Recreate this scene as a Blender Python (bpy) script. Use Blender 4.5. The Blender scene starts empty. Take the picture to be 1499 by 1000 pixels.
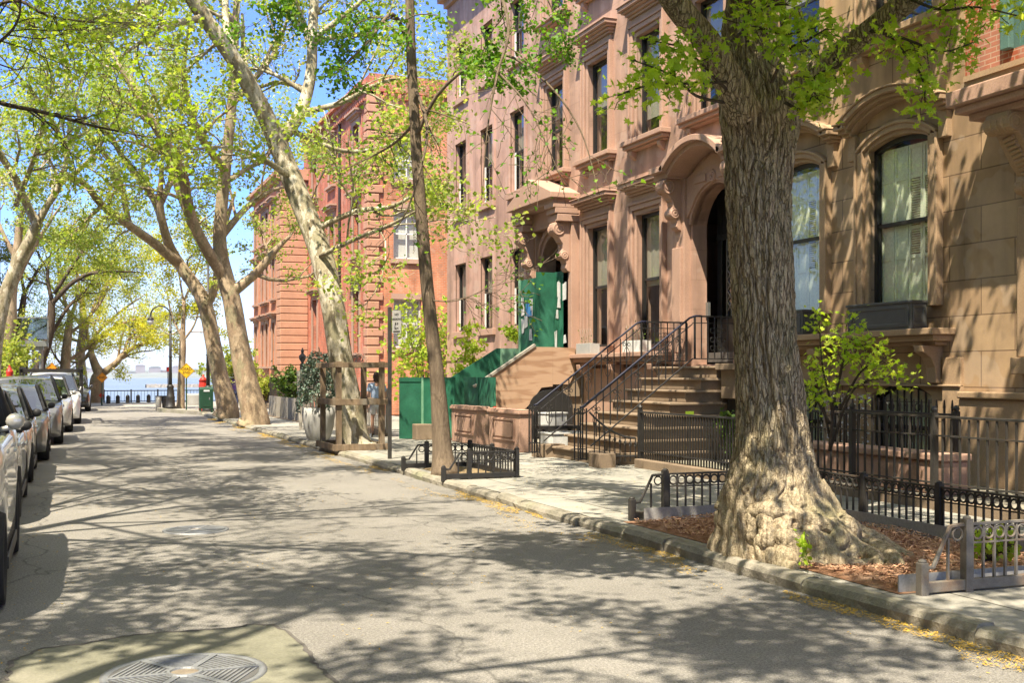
import bpy, bmesh, math, random
import numpy as np
from mathutils import Vector, Matrix, noise as mn
random.seed(11)
scene = bpy.context.scene
col = scene.collection
R = math.radians
# ---------------------------------------------------------------- camera survey
FPX, EYE = 1680.0, 1.75            # focal length in 1499-px photo pixels, eye height
TH = math.atan(658 / FPX); CT, ST = math.cos(TH), math.sin(TH)
def G(px, py, z=0.0):              # surveyed point lying on a level at height z
    Z = FPX * (EYE - z) / (py - 548); X = (px - 750) / FPX * Z
    return (X * CT + Z * ST, -X * ST + Z * CT)
def FX(px, py, L=12.2):            # surveyed point lying on a facade plane x = L
    r = (px - 750) / FPX; Z = L / (r * CT + ST)
    return (-r * Z * ST + Z * CT, EYE - (py - 548) / FPX * Z)
def AT(px, py, Z):                 # surveyed point at distance Z
    X = (px - 750) / FPX * Z
    return np.array((X * CT + Z * ST, -X * ST + Z * CT, EYE - (py - 548) / FPX * Z))
# ---------------------------------------------------------------- objects
def tag(o, label=None, cat=None, group=None, kind=None):
    if label: o['label'] = label
    if cat: o['category'] = cat
    if group: o['group'] = group
    if kind: o['kind'] = kind
    return o
def thing(name, label, cat, loc=(0, 0, 0), group=None, rz=0):
    o = bpy.data.objects.new(name, None); col.objects.link(o)
    o.location = loc; o.rotation_euler = (0, 0, rz); o.empty_display_size = .2
    return tag(o, label, cat, group)
def wloc(o):
    v = Vector((0, 0, 0))
    while o is not None: v += o.location; o = o.parent
    return v
def copy_tree(o, parent=None):
    c = o.copy(); col.objects.link(c)
    if parent is not None: c.parent = parent
    for ch in list(o.children): copy_tree(ch, c)
    return c
def unit(v): return v / (np.linalg.norm(v) + 1e-9)
class MB:
    def __init__(s): s.v = []; s.f = []
    def add(s, vs, fs):
        o = len(s.v); s.v += [tuple(map(float, p)) for p in vs]; s.f += [tuple(i + o for i in f) for f in fs]; return s
    def box(s, x0, x1, y0, y1, z0, z1):
        return s.add([(x0,y0,z0),(x1,y0,z0),(x1,y1,z0),(x0,y1,z0),(x0,y0,z1),(x1,y0,z1),(x1,y1,z1),(x0,y1,z1)],
                     [(0,3,2,1),(4,5,6,7),(0,1,5,4),(1,2,6,5),(2,3,7,6),(3,0,4,7)])
    def bar(s, a, b, w, d=None, up=(0, 0, 1)):       # rectangular bar from a to b
        a = np.array(a, float); b = np.array(b, float); d = d or w; t = unit(b - a); u = np.array(up, float)
        if abs(t @ u) > .95: u = np.array((1., 0, 0))
        p = unit(np.cross(t, u)) * w / 2; q = unit(np.cross(p, t)) * d / 2
        vs = [e + i * p + j * q for e in (a, b) for i, j in ((-1,-1),(1,-1),(1,1),(-1,1))]
        return s.add(vs, [(0,1,2,3),(7,6,5,4),(0,4,5,1),(1,5,6,2),(2,6,7,3),(3,7,4,0)])
    def tube(s, pts, rad, n=8, cap=True):
        P = np.array(pts, float); m = len(P)
        r = np.full(m, rad, float) if np.isscalar(rad) else np.array(rad, float)
        T = np.gradient(P, axis=0); T /= (np.linalg.norm(T, axis=1)[:, None] + 1e-9)
        u = np.array((0, 0, 1.)) if abs(T[0, 2]) < .9 else np.array((1., 0, 0))
        a = np.arange(n) * 2 * math.pi / n; vs = []
        for i in range(m):
            x = unit(u - T[i] * (u @ T[i])); u = x; y = np.cross(T[i], x)
            vs.append(P[i] + r[i] * (np.cos(a)[:, None] * x + np.sin(a)[:, None] * y))
        vs = np.concatenate(vs)
        fs = [(i*n+j, i*n+(j+1)%n, (i+1)*n+(j+1)%n, (i+1)*n+j) for i in range(m-1) for j in range(n)]
        if cap: fs += [tuple(range(n))[::-1], tuple((m-1)*n + j for j in range(n))]
        return s.add(vs, fs)
    def lathe(s, prof, c, n=20, cap=True):
        m = len(prof); vs = [(c[0]+r*math.cos(2*math.pi*j/n), c[1]+r*math.sin(2*math.pi*j/n), c[2]+z) for r, z in prof for j in range(n)]
        fs = [(i*n+j, i*n+(j+1)%n, (i+1)*n+(j+1)%n, (i+1)*n+j) for i in range(m-1) for j in range(n)]
        if cap: fs += [tuple(range(n))[::-1], tuple((m-1)*n + j for j in range(n))]
        return s.add(vs, fs)
    def prism(s, poly, ax, a, b):                    # poly in the two other axes
        def p3(p, t): return {'x': (t, p[0], p[1]), 'y': (p[0], t, p[1]), 'z': (p[0], p[1], t)}[ax]
        n = len(poly); vs = [p3(p, a) for p in poly] + [p3(p, b) for p in poly]
        return s.add(vs, [tuple(range(n)), tuple(range(2*n-1, n-1, -1))] + [(i, (i+1)%n, n+(i+1)%n, n+i) for i in range(n)])
    def ring(s, c, Rr, r, ax, n=14, k=6):
        vs = []; fs = []
        for i in range(n):
            t = 2*math.pi*i/n
            for j in range(k):
                q = 2*math.pi*j/k; d = Rr + r*math.cos(q); e = r*math.sin(q)
                p = {'x': (e, d*math.cos(t), d*math.sin(t)), 'y': (d*math.cos(t), e, d*math.sin(t)), 'z': (d*math.cos(t), d*math.sin(t), e)}[ax]
                vs.append((c[0]+p[0], c[1]+p[1], c[2]+p[2]))
                fs.append((i*k+j, i*k+(j+1)%k, ((i+1)%n)*k+(j+1)%k, ((i+1)%n)*k+j))
        return s.add(vs, fs)
    def grid(s, P):                                  # P[i][j] -> quads
        a, b = len(P), len(P[0])
        return s.add([q for row in P for q in row], [(i*b+j, i*b+j+1, (i+1)*b+j+1, (i+1)*b+j) for i in range(a-1) for j in range(b-1)])
    def build(s, name, mat, parent=None, smooth=False, bevel=0, sub=0):
        me = bpy.data.meshes.new(name)
        o = bpy.data.objects.new(name, me); col.objects.link(o)
        off = np.array(wloc(parent)) if parent is not None else np.zeros(3)
        if parent is not None: o.parent = parent
        else:
            v = np.array(s.v); off = np.array(((v[:,0].min()+v[:,0].max())/2, (v[:,1].min()+v[:,1].max())/2, v[:,2].min())); o.location = off
        me.from_pydata([tuple(np.array(p) - off) for p in s.v], [], s.f)
        bm = bmesh.new(); bm.from_mesh(me)
        if smooth or bevel: bmesh.ops.remove_doubles(bm, verts=bm.verts, dist=1e-5)
        bmesh.ops.recalc_face_normals(bm, faces=bm.faces); bm.to_mesh(me); bm.free()
        if mat: me.materials.append(mat)
        if smooth: me.polygons.foreach_set('use_smooth', [True]*len(me.polygons))
        if bevel:
            b = o.modifiers.new('bevel', 'BEVEL'); b.width = bevel; b.segments = 2; b.limit_method = 'ANGLE'; b.angle_limit = R(40)
            b.harden_normals = False
        if sub:
            b = o.modifiers.new('sub', 'SUBSURF'); b.levels = b.render_levels = sub
        return o
def npmesh(name, V, nper, mat, parent, smooth=False):   # many equal n-gons
    me = bpy.data.meshes.new(name); n = len(V); nf = n // nper
    off = np.array(wloc(parent)) if parent is not None else np.zeros(3)
    me.vertices.add(n); me.vertices.foreach_set('co', (V - off).astype(np.float32).ravel())
    me.loops.add(n); me.loops.foreach_set('vertex_index', np.arange(n, dtype=np.int32))
    me.polygons.add(nf); me.polygons.foreach_set('loop_start', np.arange(0, n, nper, dtype=np.int32))
    me.update(calc_edges=True); me.materials.append(mat)
    o = bpy.data.objects.new(name, me); col.objects.link(o)
    if parent is not None: o.parent = parent
    return o
# ---------------------------------------------------------------- materials
def newmat(name):
    m = bpy.data.materials.new(name); m.use_nodes = True; nt = m.node_tree; nt.nodes.clear()
    out = nt.nodes.new('ShaderNodeOutputMaterial'); return m, nt, out
def nd(nt, t, props=None, **inp):
    n = nt.nodes.new('ShaderNode' + t)
    for k, v in (props or {}).items(): setattr(n, k, v)
    for k, v in inp.items():
        k = int(k[1:]) if k[0] == '_' and k[1:].isdigit() else k.replace('_', ' ')
        s = n.inputs[k]
        if hasattr(v, 'is_output') or isinstance(v, bpy.types.NodeSocket): nt.links.new(v, s)
        else: s.default_value = (*v, 1) if isinstance(v, tuple) and len(v) == 3 and s.type == 'RGBA' else v
    return n
def ramp(nt, fac, stops, interp='LINEAR'):
    n = nt.nodes.new('ShaderNodeValToRGB'); e = n.color_ramp.elements; n.color_ramp.interpolation = interp
    while len(e) < len(stops): e.new(.5)
    for i, (p, c) in enumerate(stops): e[i].position = p; e[i].color = (*c, 1) if not np.isscalar(c) else (c, c, c, 1)
    nt.links.new(fac, n.inputs[0]); return n.outputs[0]
def coords(nt, st=(1, 1, 1), gen='Object'):
    t = nt.nodes.new('ShaderNodeTexCoord'); m = nt.nodes.new('ShaderNodeMapping'); m.inputs['Scale'].default_value = st
    nt.links.new(t.outputs[gen], m.inputs[0]); return m.outputs[0]
def worldpos(nt): return nt.nodes.new('ShaderNodeNewGeometry').outputs['Position']
def mixc(nt, f, a, b, mode='MIX'):
    n = nt.nodes.new('ShaderNodeMix'); n.data_type = 'RGBA'; n.blend_type = mode
    for k, v in ((0, f), (6, a), (7, b)):
        if isinstance(v, bpy.types.NodeSocket): nt.links.new(v, n.inputs[k])
        else: n.inputs[k].default_value = (*v, 1) if isinstance(v, tuple) else v
    return n.outputs[2]
def mul(nt, a, b, op='MULTIPLY'):
    n = nt.nodes.new('ShaderNodeMath'); n.operation = op
    for k, v in enumerate((a, b)):
        if isinstance(v, bpy.types.NodeSocket): nt.links.new(v, n.inputs[k])
        else: n.inputs[k].default_value = v
    return n.outputs[0]
def fin(nt, out, color, rough, h=None, bump=.3, dist=.02, metal=0, spec=.35, coat=0):
    p = nd(nt, 'BsdfPrincipled', None, Base_Color=color, Roughness=rough, Metallic=metal)
    p.inputs['Specular IOR Level'].default_value = spec
    if coat: p.inputs['Coat Weight'].default_value = coat; p.inputs['Coat Roughness'].default_value = .04
    if h is not None:
        b = nd(nt, 'Bump', None, Strength=bump, Distance=dist, Height=h); nt.links.new(b.outputs[0], p.inputs['Normal'])
    nt.links.new(p.outputs[0], out.inputs[0]); return p
def M(name, c1, c2=None, sc=3, rough=.8, bump=.25, bsc=40, st=(1, 1, 1), metal=0, spec=.35, dist=.01, c3=None, coat=0, gen='Object', world=False):
    m, nt, out = newmat(name)
    c2 = c2 or tuple(x * .75 for x in c1)
    co = coords(nt, st, gen)
    n1 = nd(nt, 'TexNoise', None, Vector=co, Scale=sc, Detail=7.0, Roughness=.6)
    n2 = nd(nt, 'TexNoise', None, Vector=co, Scale=bsc, Detail=4.0, Roughness=.65)
    c = ramp(nt, n1.outputs[0], [(.32, c2), (.66, c1)])
    if c3:
        n3 = nd(nt, 'TexNoise', None, Vector=co, Scale=sc * .37, Detail=5.0)
        c = mixc(nt, ramp(nt, n3.outputs[0], [(.5, 0.), (.68, 1.)]), c, c3)
    g = ramp(nt, n2.outputs[0], [(.3, .82), (.7, 1.12)]); c = mixc(nt, 1.0, c, g, 'MULTIPLY')
    fin(nt, out, c, rough, n2.outputs[0] if bump else None, bump, dist, metal, spec, coat)
    return m
mt = {}
def asphalt():
    m, nt, out = newmat('asphalt'); w = worldpos(nt)
    a = nd(nt, 'TexNoise', None, Vector=w, Scale=.5, Detail=6.0, Roughness=.6)
    b = nd(nt, 'TexNoise', None, Vector=w, Scale=55.0, Detail=4.0, Roughness=.8)
    v = nd(nt, 'TexVoronoi', None, Vector=w, Scale=130.0)
    c = ramp(nt, a.outputs[0], [(.3, (.185, .176, .16)), (.7, (.25, .238, .217))])
    c = mixc(nt, 1.0, c, ramp(nt, b.outputs[0], [(.32, .5), (.70, 1.4)]), 'MULTIPLY')
    c = mixc(nt, 1.0, c, ramp(nt, v.outputs['Distance'], [(.1, .7), (.6, 1.2)]), 'MULTIPLY')
    st = nd(nt, 'TexNoise', None, Vector=w, Scale=1.9, Detail=5.0, Roughness=.7)
    c = mixc(nt, ramp(nt, st.outputs[0], [(.60, 0.), (.72, .45)]), c, (.10, .095, .085))
    # long hairline cracks
    mp = nd(nt, 'Mapping', None, Vector=w); mp.inputs['Scale'].default_value = (.55, .2, 1)
    d = nd(nt, 'TexNoise', None, Vector=w, Scale=1.6, Detail=4.0)
    ad = nd(nt, 'VectorMath', {'operation': 'ADD'}); nt.links.new(mp.outputs[0], ad.inputs[0])
    sc_ = nd(nt, 'VectorMath', {'operation': 'SCALE'}); sc_.inputs['Scale'].default_value = .35
    nt.links.new(d.outputs['Color'], sc_.inputs[0]); nt.links.new(sc_.outputs[0], ad.inputs[1])
    k = nd(nt, 'TexVoronoi', {'feature': 'DISTANCE_TO_EDGE'}, Vector=ad.outputs[0], Scale=.75)
    c = mixc(nt, ramp(nt, k.outputs['Distance'], [(.0, .6), (.008, 0.)]), c, (.06, .058, .052))
    h = mul(nt, b.outputs[0], v.outputs['Distance'], 'ADD')
    fin(nt, out, c, .88, h, .55, .012, 0, .25); return m
def masonry(name, ca, cb, mortar, bw, bh, mor=.012, rough=.85, bump=.4, var=2.2, offs=.5, stain=(.5, .5)):
    m, nt, out = newmat(name); w = worldpos(nt)
    s = nd(nt, 'SeparateXYZ'); nt.links.new(w, s.inputs[0])
    u = mul(nt, s.outputs[0], s.outputs[1], 'ADD')
    cb_ = nd(nt, 'CombineXYZ'); nt.links.new(u, cb_.inputs[0]); nt.links.new(s.outputs[2], cb_.inputs[1])
    b = nd(nt, 'TexBrick', {'offset': offs}, Vector=cb_.outputs[0], Color1=ca, Color2=cb, Mortar=mortar, Scale=1.0, Bias=0.0)
    b.inputs['Mortar Size'].default_value = mor; b.inputs['Mortar Smooth'].default_value = .15
    b.inputs['Brick Width'].default_value = bw; b.inputs['Row Height'].default_value = bh
    n = nd(nt, 'TexNoise', None, Vector=w, Scale=var, Detail=7.0, Roughness=.65)
    f = nd(nt, 'TexNoise', None, Vector=w, Scale=60.0, Detail=3.0)
    c = mixc(nt, 1.0, b.outputs['Color'], ramp(nt, n.outputs[0], [(.28, .78), (.72, 1.18)]), 'MULTIPLY')
    mp = nd(nt, 'Mapping', None, Vector=w); mp.inputs['Scale'].default_value = (1.6, 1.6, .16)
    dr = nd(nt, 'TexNoise', None, Vector=mp.outputs[0], Scale=1.5, Detail=5.0)
    c = mixc(nt, 1.0, c, ramp(nt, dr.outputs[0], [(.3, .66), (.58, 1.08)]), 'MULTIPLY')
    pt = nd(nt, 'TexNoise', None, Vector=w, Scale=.75, Detail=3.0, Roughness=.75)
    c = mixc(nt, ramp(nt, pt.outputs[0], [(.56, 0.), (.585, .13)]), c, (.62, .54, .46)); c = mixc(nt, ramp(nt, pt.outputs[0], [(.40, .3), (.425, 0.)]), c, (.17, .12, .09))
    h = mixc(nt, .25, ramp(nt, b.outputs['Fac'], [(0, 1.), (1, 0.)]), f.outputs[0])
    fin(nt, out, c, rough, h, bump, .012, 0, .25); return m
def glass(name, tint=(.92, .95, .93), base=.02):
    m, nt, out = newmat(name)
    lw = nd(nt, 'LayerWeight', None, Blend=.5); f = mul(nt, mul(nt, mul(nt, lw.outputs['Facing'], 4.5, 'POWER'), .9), base + .07, 'ADD')
    w = worldpos(nt); n = nd(nt, 'TexNoise', None, Vector=w, Scale=1.2, Detail=1.0)
    bp = nd(nt, 'Bump', None, Strength=.06, Distance=.03, Height=n.outputs[0])
    t = nd(nt, 'BsdfTransparent', None, Color=tint); g = nd(nt, 'BsdfGlossy', None, Color=(.95, .97, 1.), Roughness=.02)
    nt.links.new(bp.outputs[0], g.inputs['Normal'])
    x = nt.nodes.new('ShaderNodeMixShader'); nt.links.new(f, x.inputs[0]); nt.links.new(t.outputs[0], x.inputs[1]); nt.links.new(g.outputs[0], x.inputs[2])
    nt.links.new(x.outputs[0], out.inputs[0]); return m
def leaf(name, c1, c2, c3, tr=.45, rough=.5):
    m, nt, out = newmat(name)
    g = nt.nodes.new('ShaderNodeNewGeometry')
    c = ramp(nt, g.outputs['Random Per Island'], [(.0, c1), (.5, c2), (1., c3)])
    n = nd(nt, 'TexNoise', None, Vector=g.outputs['Position'], Scale=.9, Detail=2.0)
    c = mixc(nt, 1.0, c, ramp(nt, n.outputs[0], [(.35, (.8, .85, .8)), (.65, (1.15, 1.1, 1.05))]), 'MULTIPLY')
    p = nd(nt, 'BsdfPrincipled', None, Base_Color=c, Roughness=rough); p.inputs['Specular IOR Level'].default_value = .3
    t = nd(nt, 'BsdfTranslucent', None, Color=mixc(nt, 1.0, c, (1.5, 1.45, .7), 'MULTIPLY'))
    x = nt.nodes.new('ShaderNodeMixShader'); x.inputs[0].default_value = tr
    nt.links.new(p.outputs[0], x.inputs[1]); nt.links.new(t.outputs[0], x.inputs[2]); nt.links.new(x.outputs[0], out.inputs[0]); return m
def barkoak():
    m, nt, out = newmat('furrowed_bark'); w = worldpos(nt)
    mp = nd(nt, 'Mapping', None, Vector=w); mp.inputs['Scale'].default_value = (1, 1, .16)
    a = nd(nt, 'TexNoise', None, Vector=mp.outputs[0], Scale=34.0, Detail=6.0, Roughness=.7)
    b = nd(nt, 'TexNoise', None, Vector=w, Scale=2.2, Detail=6.0, Roughness=.65)
    f = nd(nt, 'TexNoise', None, Vector=w, Scale=70.0, Detail=4.0)
    c = ramp(nt, a.outputs[0], [(.36, (.19, .145, .09)), (.58, (.53, .44, .30))])
    c = mixc(nt, ramp(nt, b.outputs[0], [(.46, 0.), (.68, .65)]), c, (.25, .235, .125))
    wv = nd(nt, 'VectorMath', {'operation': 'SCALE'}); wv.inputs['Scale'].default_value = .05; nn_ = nd(nt, 'TexNoise', None, Vector=w, Scale=9.0, Detail=3.0); nt.links.new(nn_.outputs['Color'], wv.inputs[0])
    wa = nd(nt, 'VectorMath', {'operation': 'ADD'}); nt.links.new(w, wa.inputs[0]); nt.links.new(wv.outputs[0], wa.inputs[1])
    mp2 = nd(nt, 'Mapping', None, Vector=wa.outputs[0]); mp2.inputs['Scale'].default_value = (1, 1, .13)
    vo = nd(nt, 'TexVoronoi', {'feature': 'DISTANCE_TO_EDGE'}, Vector=mp2.outputs[0], Scale=30.0)
    zz = nd(nt, 'SeparateXYZ'); nt.links.new(wa.outputs[0], zz.inputs[0])
    crk = mul(nt, ramp(nt, vo.outputs['Distance'], [(.0, 0.), (.11, 1.)]), ramp(nt, mul(nt, zz.outputs[2], .5), [(.28, 1.), (.62, .0)]), 'MAXIMUM')
    c = mixc(nt, mul(nt, mul(nt, crk, .55), .45, 'ADD'), (.09, .066, .042), c)
    c = mixc(nt, 1.0, c, ramp(nt, f.outputs[0], [(.3, .75), (.7, 1.15)]), 'MULTIPLY')
    fin(nt, out, c, .9, mixc(nt, .35, mixc(nt, .4, a.outputs[0], f.outputs[0]), crk), 1.0, .05, 0, .15); return m
def barkplane(name, cols, sc=4.5):
    m, nt, out = newmat(name); co = coords(nt, (1, 1, .5))
    d = nd(nt, 'TexNoise', None, Vector=co, Scale=5.0, Detail=6.0, Roughness=.7)
    v1 = mixc(nt, .55, co, d.outputs['Color'], 'ADD')
    v = nd(nt, 'TexVoronoi', None, Vector=v1, Scale=sc)
    n = nd(nt, 'TexNoise', None, Vector=co, Scale=25.0, Detail=5.0)
    s = nd(nt, 'SeparateColor'); nt.links.new(v.outputs['Color'], s.inputs[0])
    c = ramp(nt, s.outputs[0], [(i / len(cols), k) for i, k in enumerate(cols)], 'CONSTANT')
    c = mixc(nt, 1.0, c, ramp(nt, n.outputs[0], [(.3, .75), (.7, 1.15)]), 'MULTIPLY')
    fin(nt, out, c, .85, mixc(nt, .5, s.outputs[0], n.outputs[0]), .5, .03, 0, .2); return m
mt['asphalt'] = asphalt()
mt['patch'] = M('concrete_patch', (.21, .205, .155), (.14, .138, .10), 2.2, .9, .6, 45, c3=(.25, .235, .185), dist=.012)
mt['ground'] = M('packed_earth', (.2, .18, .14), None, .5, .95)
mt['walk'] = masonry('sidewalk_flags', (.31, .30, .265), (.26, .255, .225), (.10, .095, .08), 1.5, 1.6, .014, .9, .3, 1.1)
def flags():                        # pavement flags laid in the ground plane
    m, nt, out = newmat('pavement_flags'); w = worldpos(nt)
    b = nd(nt, 'TexBrick', {'offset': .35}, Vector=w, Color1=(.33, .315, .275), Color2=(.265, .26, .23), Mortar=(.08, .075, .06), Scale=1.0, Bias=0.0)
    b.inputs['Mortar Size'].default_value = .012; b.inputs['Brick Width'].default_value = 1.55; b.inputs['Row Height'].default_value = 1.75
    n = nd(nt, 'TexNoise', None, Vector=w, Scale=1.3, Detail=7.0, Roughness=.65); f = nd(nt, 'TexNoise', None, Vector=w, Scale=70.0, Detail=3.0)
    c = mixc(nt, 1.0, b.outputs['Color'], ramp(nt, n.outputs[0], [(.3, .72), (.7, 1.2)]), 'MULTIPLY')
    c = mixc(nt, 1.0, c, ramp(nt, f.outputs[0], [(.3, .85), (.7, 1.1)]), 'MULTIPLY')
    fin(nt, out, c, .88, mixc(nt, .3, ramp(nt, b.outputs['Fac'], [(0, 1.), (1, 0.)]), f.outputs[0]), .4, .012, 0, .25); return m
mt['flags'] = flags()
mt['kerb'] = M('kerb_stone', (.33, .30, .245), (.20, .185, .145), 2.4, .88, .8, 24, c3=(.23, .225, .15), dist=.02)
mt['plaza'] = M('pale_paving', (.31, .295, .26), (.25, .24, .215), 1.2, .9, .2, 30)
mt['mulch'] = M('red_mulch', (.52, .28, .16), (.24, .12, .065), 9, .95, 1.0, 60, dist=.04, c3=(.56, .37, .25))
mt['soil'] = M('tan_litter', (.30, .22, .12), (.18, .13, .07), 8, .95, .8, 60, dist=.03)
mt['bs1'] = masonry('plain_brownstone', (.455, .285, .228), (.435, .272, .217), (.42, .262, .208), 3.2, 1.4, .004, .88, .12, 1.2)
mt['bs2'] = masonry('ornate_brownstone', (.44, .28, .21), (.415, .262, .196), (.34, .212, .158), 1.3, .62, .006, .85, .18, 1.3)
mt['bs3'] = masonry('ashlar_brownstone', (.375, .26, .155), (.325, .22, .13), (.165, .108, .066), 1.25, .52, .010, .85, .45, 1.6)
mt['trim'] = M('brownstone_trim', (.45, .287, .213), (.365, .228, .168), 1.3, .82, .2, 45)
mt['trim3'] = M('olive_brownstone_trim', (.39, .27, .165), (.325, .22, .133), 1.3, .82, .2, 45)
mt['step'] = M('stoop_stone', (.255, .19, .13), (.185, .138, .095), 1.6, .85, .3, 40)
mt['brick'] = masonry('red_brick', (.52, .15, .085), (.45, .12, .068), (.40, .24, .17), .22, .075, .010, .88, .4, 1.4)
mt['brick2'] = masonry('orange_brick', (.60, .225, .11), (.52, .185, .09), (.46, .30, .21), .22, .075, .010, .88, .4, 1.4)
mt['brick4'] = masonry('deep_red_brick', (.37, .10, .05), (.31, .085, .042), (.40, .25, .17), .22, .075, .009, .88, .4, 1.6)
mt['brickd'] = masonry('dark_brick', (.11, .075, .06), (.09, .06, .05), (.12, .1, .09), .22, .075)
mt['quoin'] = M('sandstone_quoin', (.52, .28, .18), (.42, .22, .14), 1.4, .85, .2, 40)
mt['roof'] = M('tar_roof', (.12, .11, .1), None, 1, .9)
mt['sash'] = M('black_sash_paint', (.022, .021, .02), (.015, .015, .014), 4, .45, .05, 50, spec=.5)
mt['white'] = M('white_paint', (.75, .74, .70), (.66, .65, .62), 2, .55, .08, 40)
mt['cream'] = M('cream_shutter', (.76, .80, .64), (.72, .76, .60), 2, .6, .05, 30)
mt['shade'] = M('linen_shade', (.36, .33, .27), (.31, .28, .23), 2, .8, .1, 120)
mt['glass'] = glass('window_glass')
mt['carglass'] = glass('car_glass', (.34, .4, .38), .10)
mt['iron'] = M('black_iron', (.028, .026, .024), (.016, .015, .014), 8, .5, .25, 90, spec=.5)
mt['guard'] = M('worn_guard_iron', (.05, .046, .04), (.028, .026, .023), 8, .55, .3, 90, spec=.45, c3=(.075, .055, .04))
mt['guardsun'] = M('sunlit_guard_iron', (.21, .19, .16), (.13, .115, .095), 8, .6, .3, 90, spec=.4, c3=(.17, .11, .07))  # sunlight on the guard's near end, put into a lighter iron colour
mt['green'] = M('green_plywood', (.018, .135, .075), (.01, .085, .048), 2.5, .66, .2, 40, c3=(.04, .19, .115), spec=.4)
mt['greenlt'] = M('faded_green_plywood', (.24, .42, .29), (.12, .30, .18), 2.5, .7, .15, 40)
mt['ply'] = None
mt['oldwood'] = M('weathered_timber', (.25, .18, .115), (.14, .10, .065), 3, .9, .5, 30, st=(3, 3, .5), dist=.01, c3=(.19, .165, .13))
mt['greywood'] = M('grey_timber', (.36, .33, .28), (.24, .22, .185), 3, .9, .5, 30, st=(4, 4, .5))
mt['oak'] = barkoak()
mt['plane'] = barkplane('mottled_plane_bark', [(.24, .20, .13), (.34, .30, .205), (.53, .485, .38), (.28, .255, .165), (.46, .41, .30)], 8)
mt['plane2'] = barkplane('brown_plane_bark', [(.25, .19, .125), (.34, .26, .17), (.40, .31, .21), (.28, .24, .15), (.30, .22, .145)], 6)
mt['gink'] = M('ginkgo_bark', (.25, .19, .13), (.13, .095, .065), 7, .92, .9, 30, st=(3, 3, .5), dist=.03)
mt['dbark'] = M('dark_bark', (.10, .075, .05), (.055, .04, .028), 6, .92, .8, 25, st=(3, 3, .6), dist=.02)
mt['lplane'] = leaf('plane_leaves', (.20, .31, .045), (.29, .39, .08), (.43, .46, .16), .55)
mt['lgink'] = leaf('ginkgo_leaves', (.07, .19, .012), (.11, .25, .02), (.20, .33, .04), .45)
mt['loak'] = leaf('oak_leaves', (.25, .42, .035), (.38, .54, .05), (.52, .62, .11), .55, .4)
mt['lnear'] = leaf('near_maple_leaves', (.20, .33, .02), (.27, .40, .035), (.37, .45, .07), .55)
mt['lyel'] = leaf('yellow_leaves', (.40, .43, .04), (.52, .50, .06), (.34, .42, .06), .55)
mt['lfar'] = leaf('fresh_leaves', (.22, .32, .04), (.31, .38, .07), (.42, .43, .12), .5)
mt['lbush'] = leaf('bush_leaves', (.05, .10, .015), (.08, .15, .02), (.13, .20, .03), .35)
mt['lspruce'] = leaf('spruce_needles', (.10, .16, .13), (.15, .22, .18), (.22, .29, .25), .15)
mt['lvine'] = leaf('vine_leaves', (.25, .38, .03), (.34, .46, .05), (.42, .48, .09), .5)
mt['silver'] = M('silver_car_paint', (.42, .415, .40), (.39, .385, .37), 2, .24, 0, 40, metal=.5, spec=.5, coat=1)
mt['pale'] = M('champagne_car_paint', (.54, .52, .47), (.51, .49, .44), 2, .3, 0, 40, metal=.3, spec=.5, coat=1)
mt['whitecar'] = M('white_car_paint', (.72, .72, .70), (.68, .68, .66), 2, .3, 0, 40, spec=.5, coat=1)
mt['bluecar'] = M('steel_blue_car_paint', (.12, .16, .22), (.10, .14, .19), 2, .3, 0, 40, metal=.5, spec=.5, coat=1)
mt['greycar'] = M('grey_car_paint', (.20, .20, .20), (.18, .18, .18), 2, .3, 0, 40, metal=.5, spec=.5, coat=1)
mt['blackcar'] = M('black_car_paint', (.02, .021, .024), (.015, .016, .018), 2, .25, 0, 40, spec=.5, coat=1)
mt['rubber'] = M('tyre_rubber', (.035, .032, .03), (.025, .024, .022), 6, .85, .3, 80)
mt['rim'] = M('alloy_rim', (.45, .45, .44), None, 5, .35, 0, 50, metal=.8, spec=.5)
mt['plastic'] = M('black_plastic', (.03, .03, .03), None, 5, .5, .1, 90)
mt['lamp'] = M('headlamp_lens', (.7, .72, .74), None, 5, .12, 0, 90, spec=.7, coat=1)
mt['taillamp'] = M('red_lamp_lens', (.4, .02, .015), None, 5, .2, 0, 90, spec=.6, coat=1)
mt['red'] = M('red_enamel', (.55, .035, .02), (.42, .03, .02), 4, .5, .1, 50)
mt['mail'] = M('dark_green_enamel', (.012, .06, .03), (.008, .042, .02), 3, .45, .1, 50, spec=.5)
mt['yellow'] = M('yellow_sign_face', (.78, .48, .02), None, 4, .5, .03, 50)
mt['orange'] = M('orange_sign_face', (.80, .32, .02), None, 4, .5, .03, 50)
mt['ink'] = M('sign_ink', (.02, .02, .02), None, 4, .6, 0, 50)
mt['steel'] = M('galvanised_steel', (.35, .36, .35), (.27, .28, .27), 6, .45, .1, 60, metal=.7)
mt['cast'] = M('cast_iron_lid', (.25, .26, .27), (.19, .20, .21), 6, .5, .3, 60, metal=.35, spec=.4)
mt['castdark'] = M('dark_lid_grooves', (.11, .11, .108), None, 6, .7, .3, 60)
mt['rust'] = M('rusty_hub', (.22, .185, .14), (.16, .13, .095), 8, .7, .3, 60)
mt['pot'] = M('pale_concrete_pot', (.40, .40, .385), (.33, .33, .315), 1.5, .75, .15, 60)
mt['edge'] = M('grey_edging', (.36, .355, .34), (.29, .285, .27), 2, .6, .05, 40)
mt['paper'] = M('white_paper', (.72, .72, .70), None, 6, .8, .05, 60)
mt['tape'] = M('blue_tape', (.05, .22, .5), None, 6, .6, .05, 60)
mt['blue'] = M('blue_handrail_wrap', (.014, .017, .04), None, 6, .5, .05, 60)
mt['boxblk'] = M('charcoal_planter_paint', (.075, .078, .075), (.058, .06, .058), 3, .4, .06, 60, spec=.5)
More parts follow.
